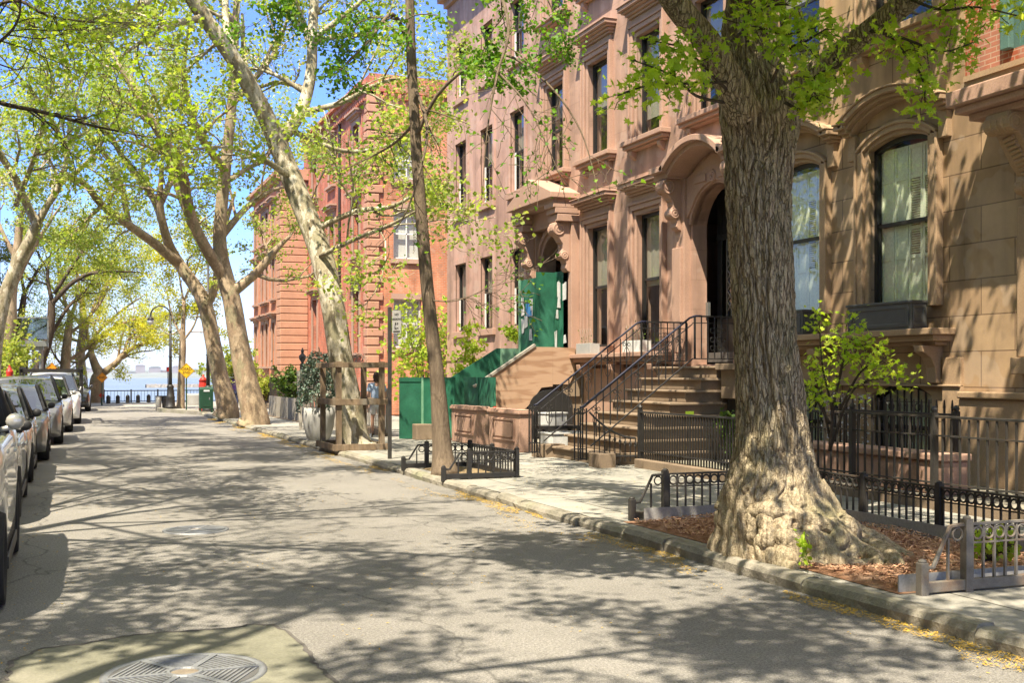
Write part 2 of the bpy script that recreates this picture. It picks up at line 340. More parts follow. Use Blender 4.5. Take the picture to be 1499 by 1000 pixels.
mt['teal'] = M('teal_paint', (.10, .19, .165), (.08, .15, .13), 3, .5, .1, 50)
mt['crate'] = M('white_plastic', (.7, .7, .68), None, 3, .5, .05, 50)
mt['skin'] = M('skin', (.52, .30, .21), (.46, .26, .18), 6, .55, .05, 60)
mt['shirt'] = M('pale_blue_cotton', (.42, .52, .68), (.36, .46, .61), 6, .85, .25, 60)
mt['shorts'] = M('white_cotton', (.70, .68, .66), None, 6, .85, .25, 60)
mt['purple'] = M('purple_fabric', (.16, .09, .34), None, 6, .85, .25, 60)
mt['navy'] = M('navy_denim', (.03, .04, .09), None, 6, .85, .25, 60)
mt['hair'] = M('brown_hair', (.08, .045, .025), None, 12, .7, .4, 60, st=(3, 3, .4))
mt['shoe'] = M('white_shoe', (.6, .6, .58), None, 6, .6, .05, 60)
mt['pollen'] = M('yellow_catkins', (.55, .36, .05), (.40, .25, .04), 9, .9, 0, 50)
mt['dryleaf'] = M('mulch_chips', (.62, .38, .24), (.36, .19, .11), 14, .9, 0, 50)
def plywood():
    m, nt, out = newmat('raw_plywood'); w = worldpos(nt)
    mp = nd(nt, 'Mapping', None, Vector=w); mp.inputs['Scale'].default_value = (.35, 1, 1.9); mp.inputs['Rotation'].default_value = (0, .5, 0)
    n = nd(nt, 'TexNoise', None, Vector=mp.outputs[0], Scale=1.2, Detail=3.0)
    s = mul(nt, n.outputs[0], 46.0); s = mul(nt, s, 0.0, 'SINE')
    c = ramp(nt, mul(nt, mul(nt, s, .5), .5, 'ADD'), [(.1, (.33, .20, .125)), (.8, (.43, .285, .19))])
    k = nd(nt, 'TexVoronoi', None, Vector=w, Scale=4.2)
    c = mixc(nt, ramp(nt, k.outputs['Distance'], [(.05, 1.), (.085, 0.)]), c, (.10, .05, .03))
    fin(nt, out, c, .85, s, .1, .004, 0, .2); return m
mt['ply'] = plywood()
def water():
    m, nt, out = newmat('harbour_water'); w = worldpos(nt)
    mp = nd(nt, 'Mapping', None, Vector=w); mp.inputs['Scale'].default_value = (.12, .3, 1)
    n = nd(nt, 'TexNoise', None, Vector=mp.outputs[0], Scale=1.0, Detail=6.0, Roughness=.7)
    n2 = nd(nt, 'TexNoise', None, Vector=w, Scale=.01, Detail=3.0)
    c = ramp(nt, n2.outputs[0], [(.35, (.10, .135, .16)), (.65, (.14, .18, .20))])
    fin(nt, out, c, .35, n.outputs[0], 1.0, .6, 0, .5); return m
mt['water'] = water()
mt['shore'] = M('far_land', (.20, .22, .18), (.14, .16, .13), .012, .95, 0, 1)
mt['farb'] = M('hazed_far_stone', (.30, .26, .25), (.26, .22, .21), .02, .9, 0, 1)  # wall colour lightened to stand for distance haze
mt['farb2'] = M('hazed_far_brick', (.30, .19, .165), (.26, .165, .14), .02, .9, 0, 1)  # distance haze put into this brick colour as well
mt['rock'] = M('pier_rubble', (.26, .24, .21), (.17, .155, .13), .3, .95, 0, 1)
# ---------------------------------------------------------------- setting
SW = .105
def struct(name, mb, mat, **k): return tag(mb.build(name, mat, None, **k), kind='structure')
b = MB(); b.add([(-400,-80,-.06),(400,-80,-.06),(400,77,-.06),(-400,77,-.06)], [(0,1,2,3)]); b.add([(-400,77,-.06),(400,77,-.06),(400,79,-12),(-400,79,-12)], [(0,1,2,3)])
struct('ground', b, mt['ground'])
b = MB(); n = 40
b.add([(-2.6,-60,0),(5.52,-60,0),(5.52,52,0),(6.6,54.2,0),(14,54.6,0),(14,60,0),(4,60.5,0),(1.5,63,0),(-2.6,63,0)], [tuple(range(9))])
struct('road', b, mt['asphalt'])
b = MB(); b.add([(-6,60,-.02),(14,59.5,-.02),(22,59.5,-.02),(22,76.5,-.02),(-14,76.5,-.02),(-14,60,-.02)], [tuple(range(6))]); struct('plaza', b, mt['plaza'])
b = MB(); b.prism([(5.665,-60),(12.15,-60),(12.15,56),(6.9,55.5),(4.3,57.6),(4.4,54.6),(5.665,50.4)], 'z', -.05, SW); struct('sidewalk', b, mt['flags'])
b = MB(); b.box(-6.5, -2.62, -60, 63, -.05, SW); struct('far_sidewalk', b, mt['flags'])
b = MB(); b.add([(9.9,-60,.16),(12.19,-60,.16),(12.19,30,.16),(9.9,30,.16)], [(0,1,2,3)]); struct('areaway_paving', b, mt['kerb'])
# kerb: separate worn stones
rs = np.random.default_rng(3); b = MB(); y = -12.0
while y < 50.2:
    L = rs.uniform(.7, 1.9); 
    if 7.2 < y < 11: L = rs.uniform(.8, 1.3)
    y1 = min(y + L, 50.3); x0 = 5.5 + rs.normal(0, .012); t0, t1 = SW + rs.normal(0, .012, 2)
    if 7.4 < y < 10.8: t0 += .015; t1 += .02
    m = 6; P = []
    for i in range(m + 1):
        yy = y + .008 + (y1 - y - .016) * i / m; t = t0 + (t1 - t0) * i / m; w = rs.normal(0, .006, 3)
        P.append([(x0 + w[0], yy, -.03), (x0 + w[1] - .004, yy, t - .05), (x0 + .025 + w[1], yy, t - .008 + w[2]), (x0 + .07, yy, t + .004 + w[2]), (x0 + .165, yy, t + w[2] * .5), (x0 + .175, yy, t - .03), (x0 + .175, yy, -.03)])
    b.grid(P); k = len(b.v); b.f += [tuple(range(k-7, k)), tuple(range(k-7*(m+1), k-7*m))[::-1]]
    y = y1
cv = [(5.5,50.3),(5.25,51.6),(4.75,53.2),(4.25,54.8),(4.15,57.2)]
for p, q in zip(cv, cv[1:]): b.bar((p[0]+.13, p[1], .06), (q[0]+.13, q[1], .06), .27, .19)
struct('kerb', b, mt['kerb'])
b = MB(); b.box(-2.63, -2.45, -40, 62, -.03, SW + .01); struct('far_kerb', b, mt['kerb'])
# concrete patch round the manhole
pts = []
for px, py in [(-60,1010),(10,1000),(14,972),(60,952),(120,945),(180,934),(240,928),(300,924),(345,921),(372,916),(405,917),(425,930),(448,950),(460,972),(482,990),(520,1030),(300,1120),(0,1120)]:
    x, y = G(px, py, 0); pts.append((x, y))
PP = []
for i, p in enumerate(pts):
    q = pts[(i + 1) % len(pts)]
    for t in np.linspace(0, 1, 6)[:-1]: PP.append((p[0]+(q[0]-p[0])*t+rs.normal(0,.012), p[1]+(q[1]-p[1])*t+rs.normal(0,.012)))
b = MB(); b.prism(PP, 'z', -.02, .006); struct('concrete_patch', b, mt['patch'])
b = MB(); n_ = len(PP)
for i in range(n_):
    p, q = np.array(PP[i]), np.array(PP[(i+1) % n_]); d_ = q - p; nn_ = np.array((-d_[1], d_[0])) / (np.linalg.norm(d_) + 1e-6); w0 = .012 + .012*mn.noise((i*.35, 0, 0)); w1 = .012 + .012*mn.noise(((i+1)*.35, 0, 0))
    b.add([(*(p-nn_*w0), .009), (*(q-nn_*w1), .009), (*(q+nn_*w1), .009), (*(p+nn_*w0), .009)], [(0,1,2,3)])
struct('patch_joint', b, mt['roof'])
# harbour
b = MB(); b.add([(-5000,77.5,-10),(5000,77.5,-10),(5000,6500,-10),(-5000,6500,-10)], [(0,1,2,3)]); struct('water', b, mt['water'])
b = MB(); P = []
for i in range(120):
    x = -2600 + i * 60; h1 = 4 + 6 * mn.noise((x * .008, 3, 0)) ; h2 = 16 + 18 * mn.noise((x * .004, 9, 0))
    P.append([(x, 3600 + 60 * mn.noise((x*.01, 0, 0)), -10.5), (x, 3640, -6), (x, 3800, h1), (x, 4600, max(h2, 4)), (x, 5200, -12)])
b.grid(P); struct('far_shore', b, mt['shore'], smooth=True)
def manhole(cx, cy, r, label):
    t = thing('manhole_cover', label, 'manhole cover', (cx, cy, .006))
    z = .006
    b = MB(); b.lathe([(r, -.02), (r, .006), (r*.93, .008), (r*.91, .002), (0.001, .002)], (cx, cy, z), 48, False); b.build('frame', mt['cast'], t, True)
    b = MB(); b.lathe([(r*.9, .0), (r*.9, .004), (.001, .004)], (cx, cy, z), 40, False); b.build('plate', mt['castdark'], t)
    b = MB()
    for k in range(6):
        a0 = k * math.pi / 3
        b.bar((cx + .2*r*math.cos(a0), cy + .2*r*math.sin(a0), z+.006), (cx + .9*r*math.cos(a0), cy + .9*r*math.sin(a0), z+.006), r*.085, .009)
        am = a0 + math.pi / 6; d = np.array((math.cos(am), math.sin(am))); e = np.array((-d[1], d[0]))
        for j in range(9):
            q = .26*r + j * .066*r; half = q * math.tan(math.pi/6) - .07*r
            if half < .02*r: continue
            half = min(half, math.sqrt(max((.87*r)**2 - q*q, 0)))
            p0 = d*q - e*half; p1 = d*q + e*half
            b.bar((cx+p0[0], cy+p0[1], z+.0055), (cx+p1[0], cy+p1[1], z+.0055), .030*r, .007)
    b.ring((cx, cy, z+.003), r*.2, r*.035, 'z', 24); b.build('ribs', mt['cast'], t)
    b = MB(); b.lathe([(r*.17, 0), (r*.17, .007), (.001, .009)], (cx, cy, z), 24, False); b.build('hub', mt['rust'], t)
x, y = G(271, 988); manhole(x, y, .47, 'large grey manhole cover set in the pale concrete patch in the foreground')
x, y = G(287, 777); manhole(x, y, .36, 'smaller manhole cover farther up the asphalt road')
# ---------------------------------------------------------------- buildings
def wall(mb, ax, c, th, a0, a1, z0, z1, holes):
    """wall panel on plane ax=c (outer face), going th inwards, with rectangular openings"""
    A = sorted(set([a0, a1] + [v for h in holes for v in h[:2]])); Z = sorted(set([z0, z1] + [v for h in holes for v in h[2:4]]))
    full = lambda i, j: 0 <= i < len(A)-1 and 0 <= j < len(Z)-1 and not any(h[0] < (A[i]+A[i+1])/2 < h[1] and h[2] < (Z[j]+Z[j+1])/2 < h[3] for h in holes)
    def p(d, a, z): return (c + d, a, z) if ax == 'x' else (a, c + d, z)
    for i in range(len(A)-1):
        for j in range(len(Z)-1):
            if not full(i, j): continue
            u0, u1, v0, v1 = A[i], A[i+1], Z[j], Z[j+1]
            q = lambda *P: mb.add(P, [(0, 1, 2, 3)])
            q(p(0,u0,v0), p(0,u1,v0), p(0,u1,v1), p(0,u0,v1)); q(p(th,u0,v0), p(th,u1,v0), p(th,u1,v1), p(th,u0,v1))
            if not full(i-1, j): q(p(0,u0,v0), p(th,u0,v0), p(th,u0,v1), p(0,u0,v1))
            if not full(i+1, j): q(p(0,u1,v0), p(th,u1,v0), p(th,u1,v1), p(0,u1,v1))
            if not full(i, j-1): q(p(0,u0,v0), p(th,u0,v0), p(th,u1,v0), p(0,u1,v0))
            if not full(i, j+1): q(p(0,u0,v1), p(th,u0,v1), p(th,u1,v1), p(0,u1,v1))
def arcpts(yc, a, zs, rise, n=14):
    Rr = (a*a + rise*rise) / (2*rise); t = math.asin(min(1, a / Rr)); zc = zs + rise - Rr
    if rise >= a: t = math.pi / 2; Rr = a; zc = zs
    return [(yc + Rr*math.sin(-t + 2*t*i/n), zc + Rr*math.cos(-t + 2*t*i/n)) for i in range(n+1)]
def band(mb, pts, w, x0, x1):         # band of width w outside an arc, in plane x
    c = np.array(pts); T = np.gradient(c, axis=0); N = np.stack([-T[:,1], T[:,0]], 1); N /= np.linalg.norm(N, axis=1)[:, None]
    o = c + N * w
    for i in range(len(c)-1): mb.prism([tuple(c[i]), tuple(c[i+1]), tuple(o[i+1]), tuple(o[i])], 'x', x0, x1)
    return [tuple(p) for p in o]
def shell(b, mat, x0, x1, y0, y1, z1, roofmat):
    m = MB(); e = .004
    m.box(x0+.36, x1, y0+e, y0+.2, -.05, z1-.4); m.box(x0+.36, x1, y1-.2, y1-e, -.05, z1-.4); m.box(x1, x1+.2, y0+e, y1-e, -.05, z1-.4)
    m.build('rear_wall', mat, b)
    m = MB(); m.box(x0+.2, x1+.2, y0+.01, y1-.01, z1-.4, z1-.2); m.build('roof', roofmat, b)
    m = MB()
    for z in (2.0, 6.2, 10.2): m.box(x0+.4, x1-.05, y0+.25, y1-.25, z, z+.2)
    m.build('storey_floor', mt['roof'], b)
def sash(b, L, y0, y1, z0, z1, arch=0, rec=.11, mat='sash', mid=.5, dark=False, shade=None, fw=.07):
    m = MB(); x0, x1 = L+rec, L+rec+.09; zt = z1 - arch
    m.box(x0, x1, y0, y0+fw, z0+.06, zt); m.box(x0, x1, y1-fw, y1, z0+.06, zt); m.box(x0, x1+.03, y0, y1, z0, z0+.06)
    if arch:
        A = arcpts((y0+y1)/2, (y1-y0)/2, zt, arch); inner = [(p[0], p[1]) for p in A]
        c = np.array(A); T = np.gradient(c, axis=0); N = np.stack([T[:,1], -T[:,0]], 1); N /= np.linalg.norm(N, axis=1)[:, None]; o = c + N*fw
        for i in range(len(c)-1): m.prism([tuple(c[i]), tuple(c[i+1]), tuple(o[i+1]), tuple(o[i])], 'x', x0, x1)
    else: m.box(x0, x1, y0+fw, y1-fw, z1-fw, z1)
    zm = z0 + (z1-z0)*mid; m.box(x0+.02, x1+.02, y0+fw, y1-fw, zm-.03, zm+.03)
    m.box(x0+.02, x1-.02, y0+fw, y0+fw+.03, z0+.06, zm-.03); m.box(x0+.02, x1-.02, y1-fw-.03, y1-fw, z0+.06, zm-.03)
    w = m.build('window', mt[mat], b)
    g = MB(); g.add([(x0+.04, y0+.01, z0+.05), (x0+.04, y1-.01, z0+.05), (x0+.04, y1-.01, z1-.01), (x0+.04, y0+.01, z1-.01)], [(0,1,2,3)]); g.build('pane', mt['glass'], w)
    if shade:
        g = MB(); zb = z1 - (z1-z0)*shade
        P = [[(x0+.12+.012*math.sin(i*2.1), y0+(y1-y0)*i/12, z) for z in (zb, z1)] for i in range(13)]
        g.grid(P); g.build('shade', mt['shade'], w, True)
    return w
def frame_rect(m, L, y0, y1, z0, z1, w, pr, bottom=False):
    m.box(L-pr, L+.02, y0-w, y0, z0, z1); m.box(L-pr, L+.02, y1, y1+w, z0, z1); m.box(L-pr, L+.02, y0-w, y1+w, z1, z1+w)
def cornice(m, L, y0, y1, z, steps):           # steps: (height, projection)
    for h, p in steps: m.box(L-p, L+.03, y0-p*.8, y1+p*.8, z, z+h); z += h
    return z
def ornate_window(b, L, y0, y1, z0, z1, sill=True, tm='trim', shade=None):
    w = sash(b, L, y0, y1, z0, z1, shade=shade)
    m = MB(); frame_rect(m, L, y0, y1, z0, z1, .10, .05); frame_rect(m, L, y0-.1, y1+.1, z0, z1+.1, .12, .10); frame_rect(m, L, y0-.22, y1+.22, z0, z1+.22, .05, .13)
    m.build('surround', mt[tm], w, bevel=.012)
    m = MB(); m.box(L-.06, L+.02, y0-.2, y1+.2, z1+.275, z1+.43)
    cornice(m, L, y0-.16, y1+.16, z1+.43, [(.06,.12),(.07,.18),(.05,.25),(.09,.32),(.03,.35)]); m.build('hood', mt[tm], w, bevel=.014)
    if sill:
        m = MB(); cornice(m, L, y0-.22, y1+.22, z0-.24, [(.05,.12),(.08,.2),(.11,.26)])
        for yy in (y0-.12, y1+.12): m.prism([(L+.02,z0-.24),(L-.15,z0-.24),(L-.13,z0-.33),(L-.05,z0-.42),(L+.02,z0-.44)], 'y', yy-.07, yy+.07)
        m.build('sill', mt[tm], w, bevel=.012)
    return w
def plain_window(b, L, y0, y1, z0, z1, shade=None):
    w = sash(b, L, y0, y1, z0, z1, shade=shade, rec=.12)
    m = MB(); frame_rect(m, L, y0, y1, z0, z1, .17, .035); m.build('surround', mt['bs1'], w)
    m = MB(); m.box(L-.09, L+.02, y0-.19, y1+.19, z0-.2, z0-.002); m.build('sill', mt['trim'], w, bevel=.012)
    m = MB(); m.box(L+.09, L+.115, y1-.16, y1-.075, z0+.06, z0+(z1-z0)*.5); m.build('blind_rail', mt['white'], w)
L = 12.2
# --- plain brownstone
B1 = thing('brownstone_house', 'plain pinkish brownstone row house whose parlour stoop is boarded up, beside the red brick mansion', 'house', (12.2, 33.4, 0))
cols = [(35.15,36.26),(32.7,33.8),(30.15,31.25)]; rows = [(3.15,5.38),(7.05,9.38),(10.85,12.6)]
H1 = [(a, c, d, e) for a, c in cols for d, e in rows]
m = MB(); wall(m, 'x', L, .34, 29.602, 37.2, -.05, 15, H1); m.build('facade', mt['bs1'], B1)
shell(B1, mt['bs1'], L, 24, 29.6, 37.2, 15, mt['roof'])
for i, h in enumerate(H1): plain_window(B1, L, *h, shade=(.5, .0, .35, .6)[i % 4] or None)
m = MB(); cornice(m, L, 29.75, 37.15, 14.2, [(.2,.12),(.2,.3),(.25,.55),(.15,.65)]); m.box(L-.03, L+.02, 29.7, 37.2, 2.2, 2.42); m.build('cornice', mt['trim'], B1)
# --- ornate brownstone
B2 = thing('brownstone_house', 'ornate brownstone row house with heavy window hoods, stone stoop and arched front door', 'house', (12.2, 24.0, 0))
H2 = [(27.4,28.5,7.08,9.45),(24.78,25.9,7.08,9.45),(22.2,23.3,7.08,9.45),(19.6,20.7,7.08,9.45)] 
H2t = [(a, c, 11.25, 13.3) for a, c, _, _ in H2]; H2b = [(24.78,25.9,2.42,5.38),(22.2,23.3,2.42,5.38)]
D1 = (27.15,28.75,1.7,5.45); D2 = (18.95,20.85,1.95,5.6)
base2 = [(22.2,23.3,.5,1.55)]
m = MB(); wall(m, 'x', L, .34, 18.402, 29.6, -.05, 15, H2 + H2t + H2b + [D1, D2] + base2)
for (y0, y1, z0, z1), zs in ((D1, 4.65), (D2, 4.85)):
    A = arcpts((y0+y1)/2, (y1-y0)/2, zs, z1-zs-.01); m.prism([(y0, zs)] + A[1:-1] + [(y1, zs), (y1, z1), (y0, z1)], 'x', L+.003, L+.34)
m.build('facade', mt['bs2'], B2)
shell(B2, mt['bs2'], L, 24, 18.4, 29.6, 15, mt['roof'])
for i, h in enumerate(H2 + H2t): ornate_window(B2, L, *h, shade=(.35, .55, .8, .45, .6)[i % 5])
for i, h in enumerate(H2b): ornate_window(B2, L, *h, sill=False, shade=(.52, .55)[i])
sash(B2, L, *base2[0])
m = MB(); cornice(m, L, 18.55, 29.5, 14.2, [(.2,.12),(.2,.3),(.25,.55),(.15,.65)]); m.build('cornice', mt['trim'], B2)
m = MB(); m.box(L-.10, L+.02, 21.45, 26.0, .1, 1.9); cornice(m, L, 21.6, 25.9, 1.98, [(.06,.2),(.1,.4),(.1,.5)])
for yy in (21.95, 23.9, 25.6): m.prism([(L-.1,1.98),(L-.45,1.98),(L-.43,1.85),(L-.25,1.75),(L-.2,1.6),(L-.1,1.55)], 'y', yy-.1, yy+.1)
m.build('ledge', mt['trim'], B2, bevel=.014)
# portal with pediment over the boarded stoop
pm = MB(); yc = 27.95
for p, q, z, zt in ((0, 1.55, 6.2, 6.74), (.12, 1.42, 6.08, 6.58)):
    pm.prism([(yc-q, z), (yc+q, z), (yc+q, z+.14), (yc, zt+.14), (yc-q, z+.14)], 'x', L-.82+p, L+.02-p*.01)
for s in (-1, 1):
    y0 = yc + s*1.18
    for h, pr, zz in ((.12,.72,5.96),(.14,.66,5.82),(.18,.6,5.62)): pm.box(L-pr, L+.02, y0-.27-pr*.05, y0+.27+pr*.05, zz, zz+h+.001)
    pm.box(L-.2, L+.02, y0-.26, y0+.26, 1.75, 5.62)
pm.box(L-.3, L+.02, yc-.95, yc+.95, 5.62, 6.079)
port = pm.build('portal', mt['trim'], B2, bevel=.012)
def console(yy, x, z0, z1, parent, mat, w=.17):   # S-scroll bracket
    h = z1 - z0; P = []
    prof = [(.0,0),(.06,.02),(.10,.08),(.08,.16),(.12,.24),(.2,.3),(.21,.38),(.16,.46),(.17,.56),(.26,.68),(.36,.78),(.40,.88),(.38,.96),(.32,1.0),(0,1.0)]
    m = MB(); m.prism([(x - p*1.15, z0 + q*h) for p, q in prof], 'y', yy-w, yy+w)
    for q, pr, r in ((.85, .27, .14), (.33, .13, .085)):
        for s in (-1, 1): m.ring((x - pr*1.15, yy + s*w, z0 + q*h), r, .03, 'y', 16); m.ring((x - pr*1.15, yy + s*w, z0 + q*h), r*.45, .035, 'y', 12)
        m.tube([(x - pr*1.15 - .02, yy-w*1.12, z0+q*h), (x - pr*1.15 - .02, yy+w*1.12, z0+q*h)], r*.95, 14)
    for k in range(5): m.tube([(x-.1-.05*k, yy-w*.7, z0+h*(.42+.1*k)), (x-.13-.05*k, yy+w*.7, z0+h*(.42+.1*k))], .045, 8)
    return m.build('console', mat, parent, bevel=.01)
for s in (-1, 1): console(yc + s*1.18, L-.2, 4.35, 5.62, port, mt['trim'])
m = MB(); A = arcpts(yc, .8, 4.65, .79); o = band(m, A, .12, L-.08, L+.05); band(m, o, .12, L-.14, L+.03)
m.box(L-.16, L+.05, yc-1.0, yc-.78, 4.45, 4.65); m.box(L-.16, L+.05, yc+.78, yc+1.0, 4.45, 4.65); m.build('archivolt', mt['trim'], port)
m = MB(); m.box(L+.5, L+.56, yc-.82, yc+.82, 1.7, 5.5); m.build('door', mt['sash'], B2)
# main door with curved hood
yd = 19.9
m = MB(); A = arcpts(yd, 1.05, 5.85, .42, 18); o = band(m, A, .10, L-.55, L+.02); o2 = band(m, o, .12, L-.68, L+.02)
for s in (-1, 1):
    y0, y1 = sorted((yd + s*1.03, yd + s*1.5)); ww = sorted((yd+s*1.05, yd+s*1.62))
    m.prism([(ww[0], 5.82), (ww[1], 5.82), (ww[1], 5.95), (ww[0], 5.95)], 'x', L-.55, L+.02); m.prism([(ww[0], 5.951), (ww[1], 5.951), (ww[1], 6.08), (ww[0], 6.08)], 'x', L-.68, L+.02)
    m.box(L-.16, L+.02, y0, y1-.0, 1.95, 5.82); m.box(L-.22, L-.02, y0+.06, y1-.06, 2.2, 4.4); m.box(L-.26, L-.02, y0-.03, y1+.03, 1.951, 2.18)
A = arcpts(yd, .95, 4.85, .74); o = band(m, A, .08, L-.06, L+.12)
m.prism([(yd-1.03, 5.0)] + arcpts(yd, .99, 4.85, .79)[2:-2] + [(yd+1.03, 5.0), (yd+1.03, 5.83), (yd, 6.2), (yd-1.03, 5.83)], 'x', L-.1, L-.001)
hood = m.build('door_hood', mt['trim'], B2, bevel=.012)
for s in (-1, 1): console(yd + s*1.27, L-.16, 4.75, 5.82, hood, mt['trim'], .13)
m = MB(); m.ring((L-.1, yd, 5.73), .1, .03, 'x', 20); m.ring((L-.1, yd, 5.73), .05, .03, 'x', 16)
for s in (-1, 1): m.box(L-.13, L-.09, yd+s*.45-.22, yd+s*.45+.22, 5.66, 5.8)
m.build('carved_keystone', mt['trim'], hood)
dm = MB(); x = L+.62
dm.box(x, x+.06, yd-1.0, yd+1.0, 1.95, 5.6)
for s in (-1, 1):
    dm.box(x-.05, x, yd+s*.45-.38, yd+s*.45+.38, 2.05, 2.9); dm.box(x-.03, x, yd+s*.45-.4, yd+s*.45-.34, 2.95, 5.1); dm.box(x-.03, x, yd+s*.45+.34, yd+s*.45+.4, 2.95, 5.1)
dm.box(x-.06, x, yd-.04, yd+.04, 1.95, 5.1); dm.box(x-.05, x, yd-.95, yd+.95, 4.55, 4.66)
door = dm.build('door', mt['sash'], B2, bevel=.008)
m = MB()
for s in (-1, 1):
    c = yd + s*.45
    m.add([(x-.012, c-.34, 2.95), (x-.012, c+.34, 2.95), (x-.012, c+.34, 4.55), (x-.012, c-.34, 4.55)], [(0,1,2,3)])
m.build('pane', mt['carglass'], door)
m = MB()
for s in (-1, 1):
    c = yd + s*.45
    for k in range(7):
        z = 3.05 + k*.22; m.bar((x-.03, c-.1, z), (x-.03, c+.1, z+.2), .018); m.bar((x-.03, c+.1, z), (x-.03, c-.1, z+.2), .018)
    m.bar((x-.03, c-.12, 2.96), (x-.03, c-.12, 4.55), .02); m.bar((x-.03, c+.12, 2.96), (x-.03, c+.12, 4.55), .02)
m.build('grille', mt['steel'], door)
m = MB(); m.box(L+.3, L+.36, yd+.84, yd+.93, 2.95, 3.25); m.build('intercom', mt['steel'], door)
# stoop of the ornate house
T = MB(); y0s, y1s = 18.55, 20.95
for i in range(8):
    zt = SW + .225*(i+1); xn = 9.0 + .333*i; ex = .0
    T.box(xn+.05, 11.33+.333 if i < 7 else L-.16, y0s+.03, y1s-.03, zt-.225, zt-.05+.0005*i)
    P = [(xn, zt-.035), (xn+.012, zt-.05), (11.66 if i < 7 else L-.16, zt-.05), (11.66 if i < 7 else L-.16, zt-.0003*i), (xn+.02, zt-.0003*i), (xn+.005, zt-.01)]
    T.prism(P, 'y', y0s-.05-.0007*i, y1s+.05+.0007*i)
T.box(8.72, 9.3, y1s-.1, y1s+.25, SW-.02, .36); T.box(8.72, 9.05, y0s-.45, y0s-.02, SW-.02, .352)
T.box(11.3, L-.165, 17.6, y0s-.052, 1.83, 1.948); T.box(11.42, L-.16, 17.7, y0s-.06, 1.3, 1.829)
T.box(11.7, L, y0s-.04, y1s+.0, .16, 1.88)
stoop = T.build('stoop', mt['step'], B2, bevel=.018)
m = MB(); A = arcpts(17.95, .55, 1.0, .35); m.box(11.55, 11.6, 17.45, y0s-.07, .16, 1.29)
m.build('under_stoop_door', mt['sash'], stoop)
# boarded stoop (stair mass, boards are children of the house)
T = MB()
for i in range(7):
    zt = SW + .222*(i+1); xn = 9.3 + .3*i; T.box(xn, 11.5+.0, 26.15, 28.95, zt-.222, zt)
T.box(11.4, L-.001, 26.1, 29.0, .16, 1.70); T.box(11.55, L-.2, 26.02, 26.09, 1.2, 2.38); T.build('stoop', mt['step'], B2)
m = MB(); m.prism([(9.32, .85), (9.32, 1.52), (10.72, 2.42), (11.25, 2.42), (11.25, 1.45), (10.95, 1.42), (10.6, .98), (10.4, .8), (10.15, .75)], 'y', 25.97, 26.0); m.prism([(11.253, 1.5), (11.253, 2.42), (11.85, 2.40), (11.85, 1.8), (11.7, 1.5)], 'y', 25.972, 26.0)
m.build('plywood_cladding', mt['ply'], B2)
m = MB(); m.bar((9.2, 26.0, 1.45), (10.78, 26.0, 2.47), .12, .06); m.build('sloped_rail', mt['greywood'], B2)
m = MB(); m.prism([(9.2, .9), (9.2, 1.45), (9.7, 1.72), (10.9, 2.45), (11.0, 2.45), (11.0, 1.3), (10, .9)], 'y', 28.95, 28.98); m.build('green_cladding', mt['green'], B2)
m = MB(); m.prism([(11.003, 1.3), (11.003, 2.45), (12.1, 2.45), (12.1, 1.3)], 'y', 28.95, 28.98); m.build('faded_cladding', mt['greenlt'], B2)
m = MB(); A = [(10.62, .2), (10.62, .95)] + [(11.2+.58*math.cos(math.pi-math.pi*i/10), .95+.42*math.sin(math.pi*i/10)) for i in range(1, 10)] + [(11.78, .95), (11.78, .2)]
m.prism(A, 'y', 25.94, 26.1); m.build('under_stoop_door', mt['ink'], B2)
for (x0, x1, y0, y1, z1, lab) in ((11.48, 11.51, 27.66, 28.72, 4.27, 'green board standing forward at the left of the boarded doorway, papered with notices'), (11.5, 12.02, 27.62, 27.655, 4.42, 'shaded green board running inwards beside the doorway'), (12.0, 12.03, 26.72, 27.615, 4.42, 'green board at the right of the doorway, covered with torn notices')):
    gb = MB(); gb.box(x0, x1, y0, y1, 1.72, z1); tag(gb.build('green_door_board', mt['green'], B2), lab)
gb = MB(); gb.box(11.44, 11.479, 28.68, 28.74, 1.72, 4.3); gb.build('door_board_batten', mt['greenlt'], B2)
rs = np.random.default_rng(12); pp = MB()
for xx, y0, y1, n, zl, zh in ((11.47, 27.75, 28.65, 7, 2.5, 3.6), (11.99, 26.76, 27.55, 8, 2.5, 4.1)):
    for k in range(n):
        y = rs.uniform(y0+.1, y1-.1); z = rs.uniform(zl, zh); w_, h_ = rs.uniform(.08, .14), rs.uniform(.1, .24); j = rs.normal(0, .025, 8); e = xx - .002*k
        pp.add([(e, y+w_+j[0], z-h_+j[1]), (e, y-w_+j[2], z-h_+j[3]), (e-.01, y-w_+j[4], z+h_+j[5]), (e, y+w_+j[6], z+h_+j[7])], [(0,1,2,3)])
tp = MB(); tp.box(11.462, 11.468, 27.85, 28.25, 3.28, 3.62); tp.build('blue_tape', mt['tape'], B2)
pp.build('posted_notices', mt['paper'], B2)
# --- ashlar brownstone at the right
B3 = thing('brownstone_house', 'olive ashlar brownstone with tall segmental arched windows and dark planter boxes behind the big tree', 'house', (12.2, 15.8, 0))
ar = .14
W3 = [(13.84,15.2,2.78,5.50),(16.5,17.8,2.78,5.50)]; U3 = [(13.75,15.2,7.15,9.6),(16.5,17.9,7.15,9.6)]; V3 = [(13.92,15.05,11.2,13.3),(16.62,17.76,11.2,13.3)]; BW = [(13.8,15.2,.22,1.62),(16.4,17.8,.22,1.62)]
m = MB(); wall(m, 'x', L, .34, 13.132, 18.4, -.05, 15, W3 + U3 + V3 + BW)
for (y0, y1, z0, z1), r in [(w, ar) for w in W3] + [(w, .2) for w in BW]:
    zs = z1 - r; A = arcpts((y0+y1)/2, (y1-y0)/2, zs, r-.01); m.prism([(y0, zs)] + A[1:-1] + [(y1, zs), (y1, z1), (y0, z1)], 'x', L+.003, L+.337)
m.build('facade', mt['bs3'], B3)
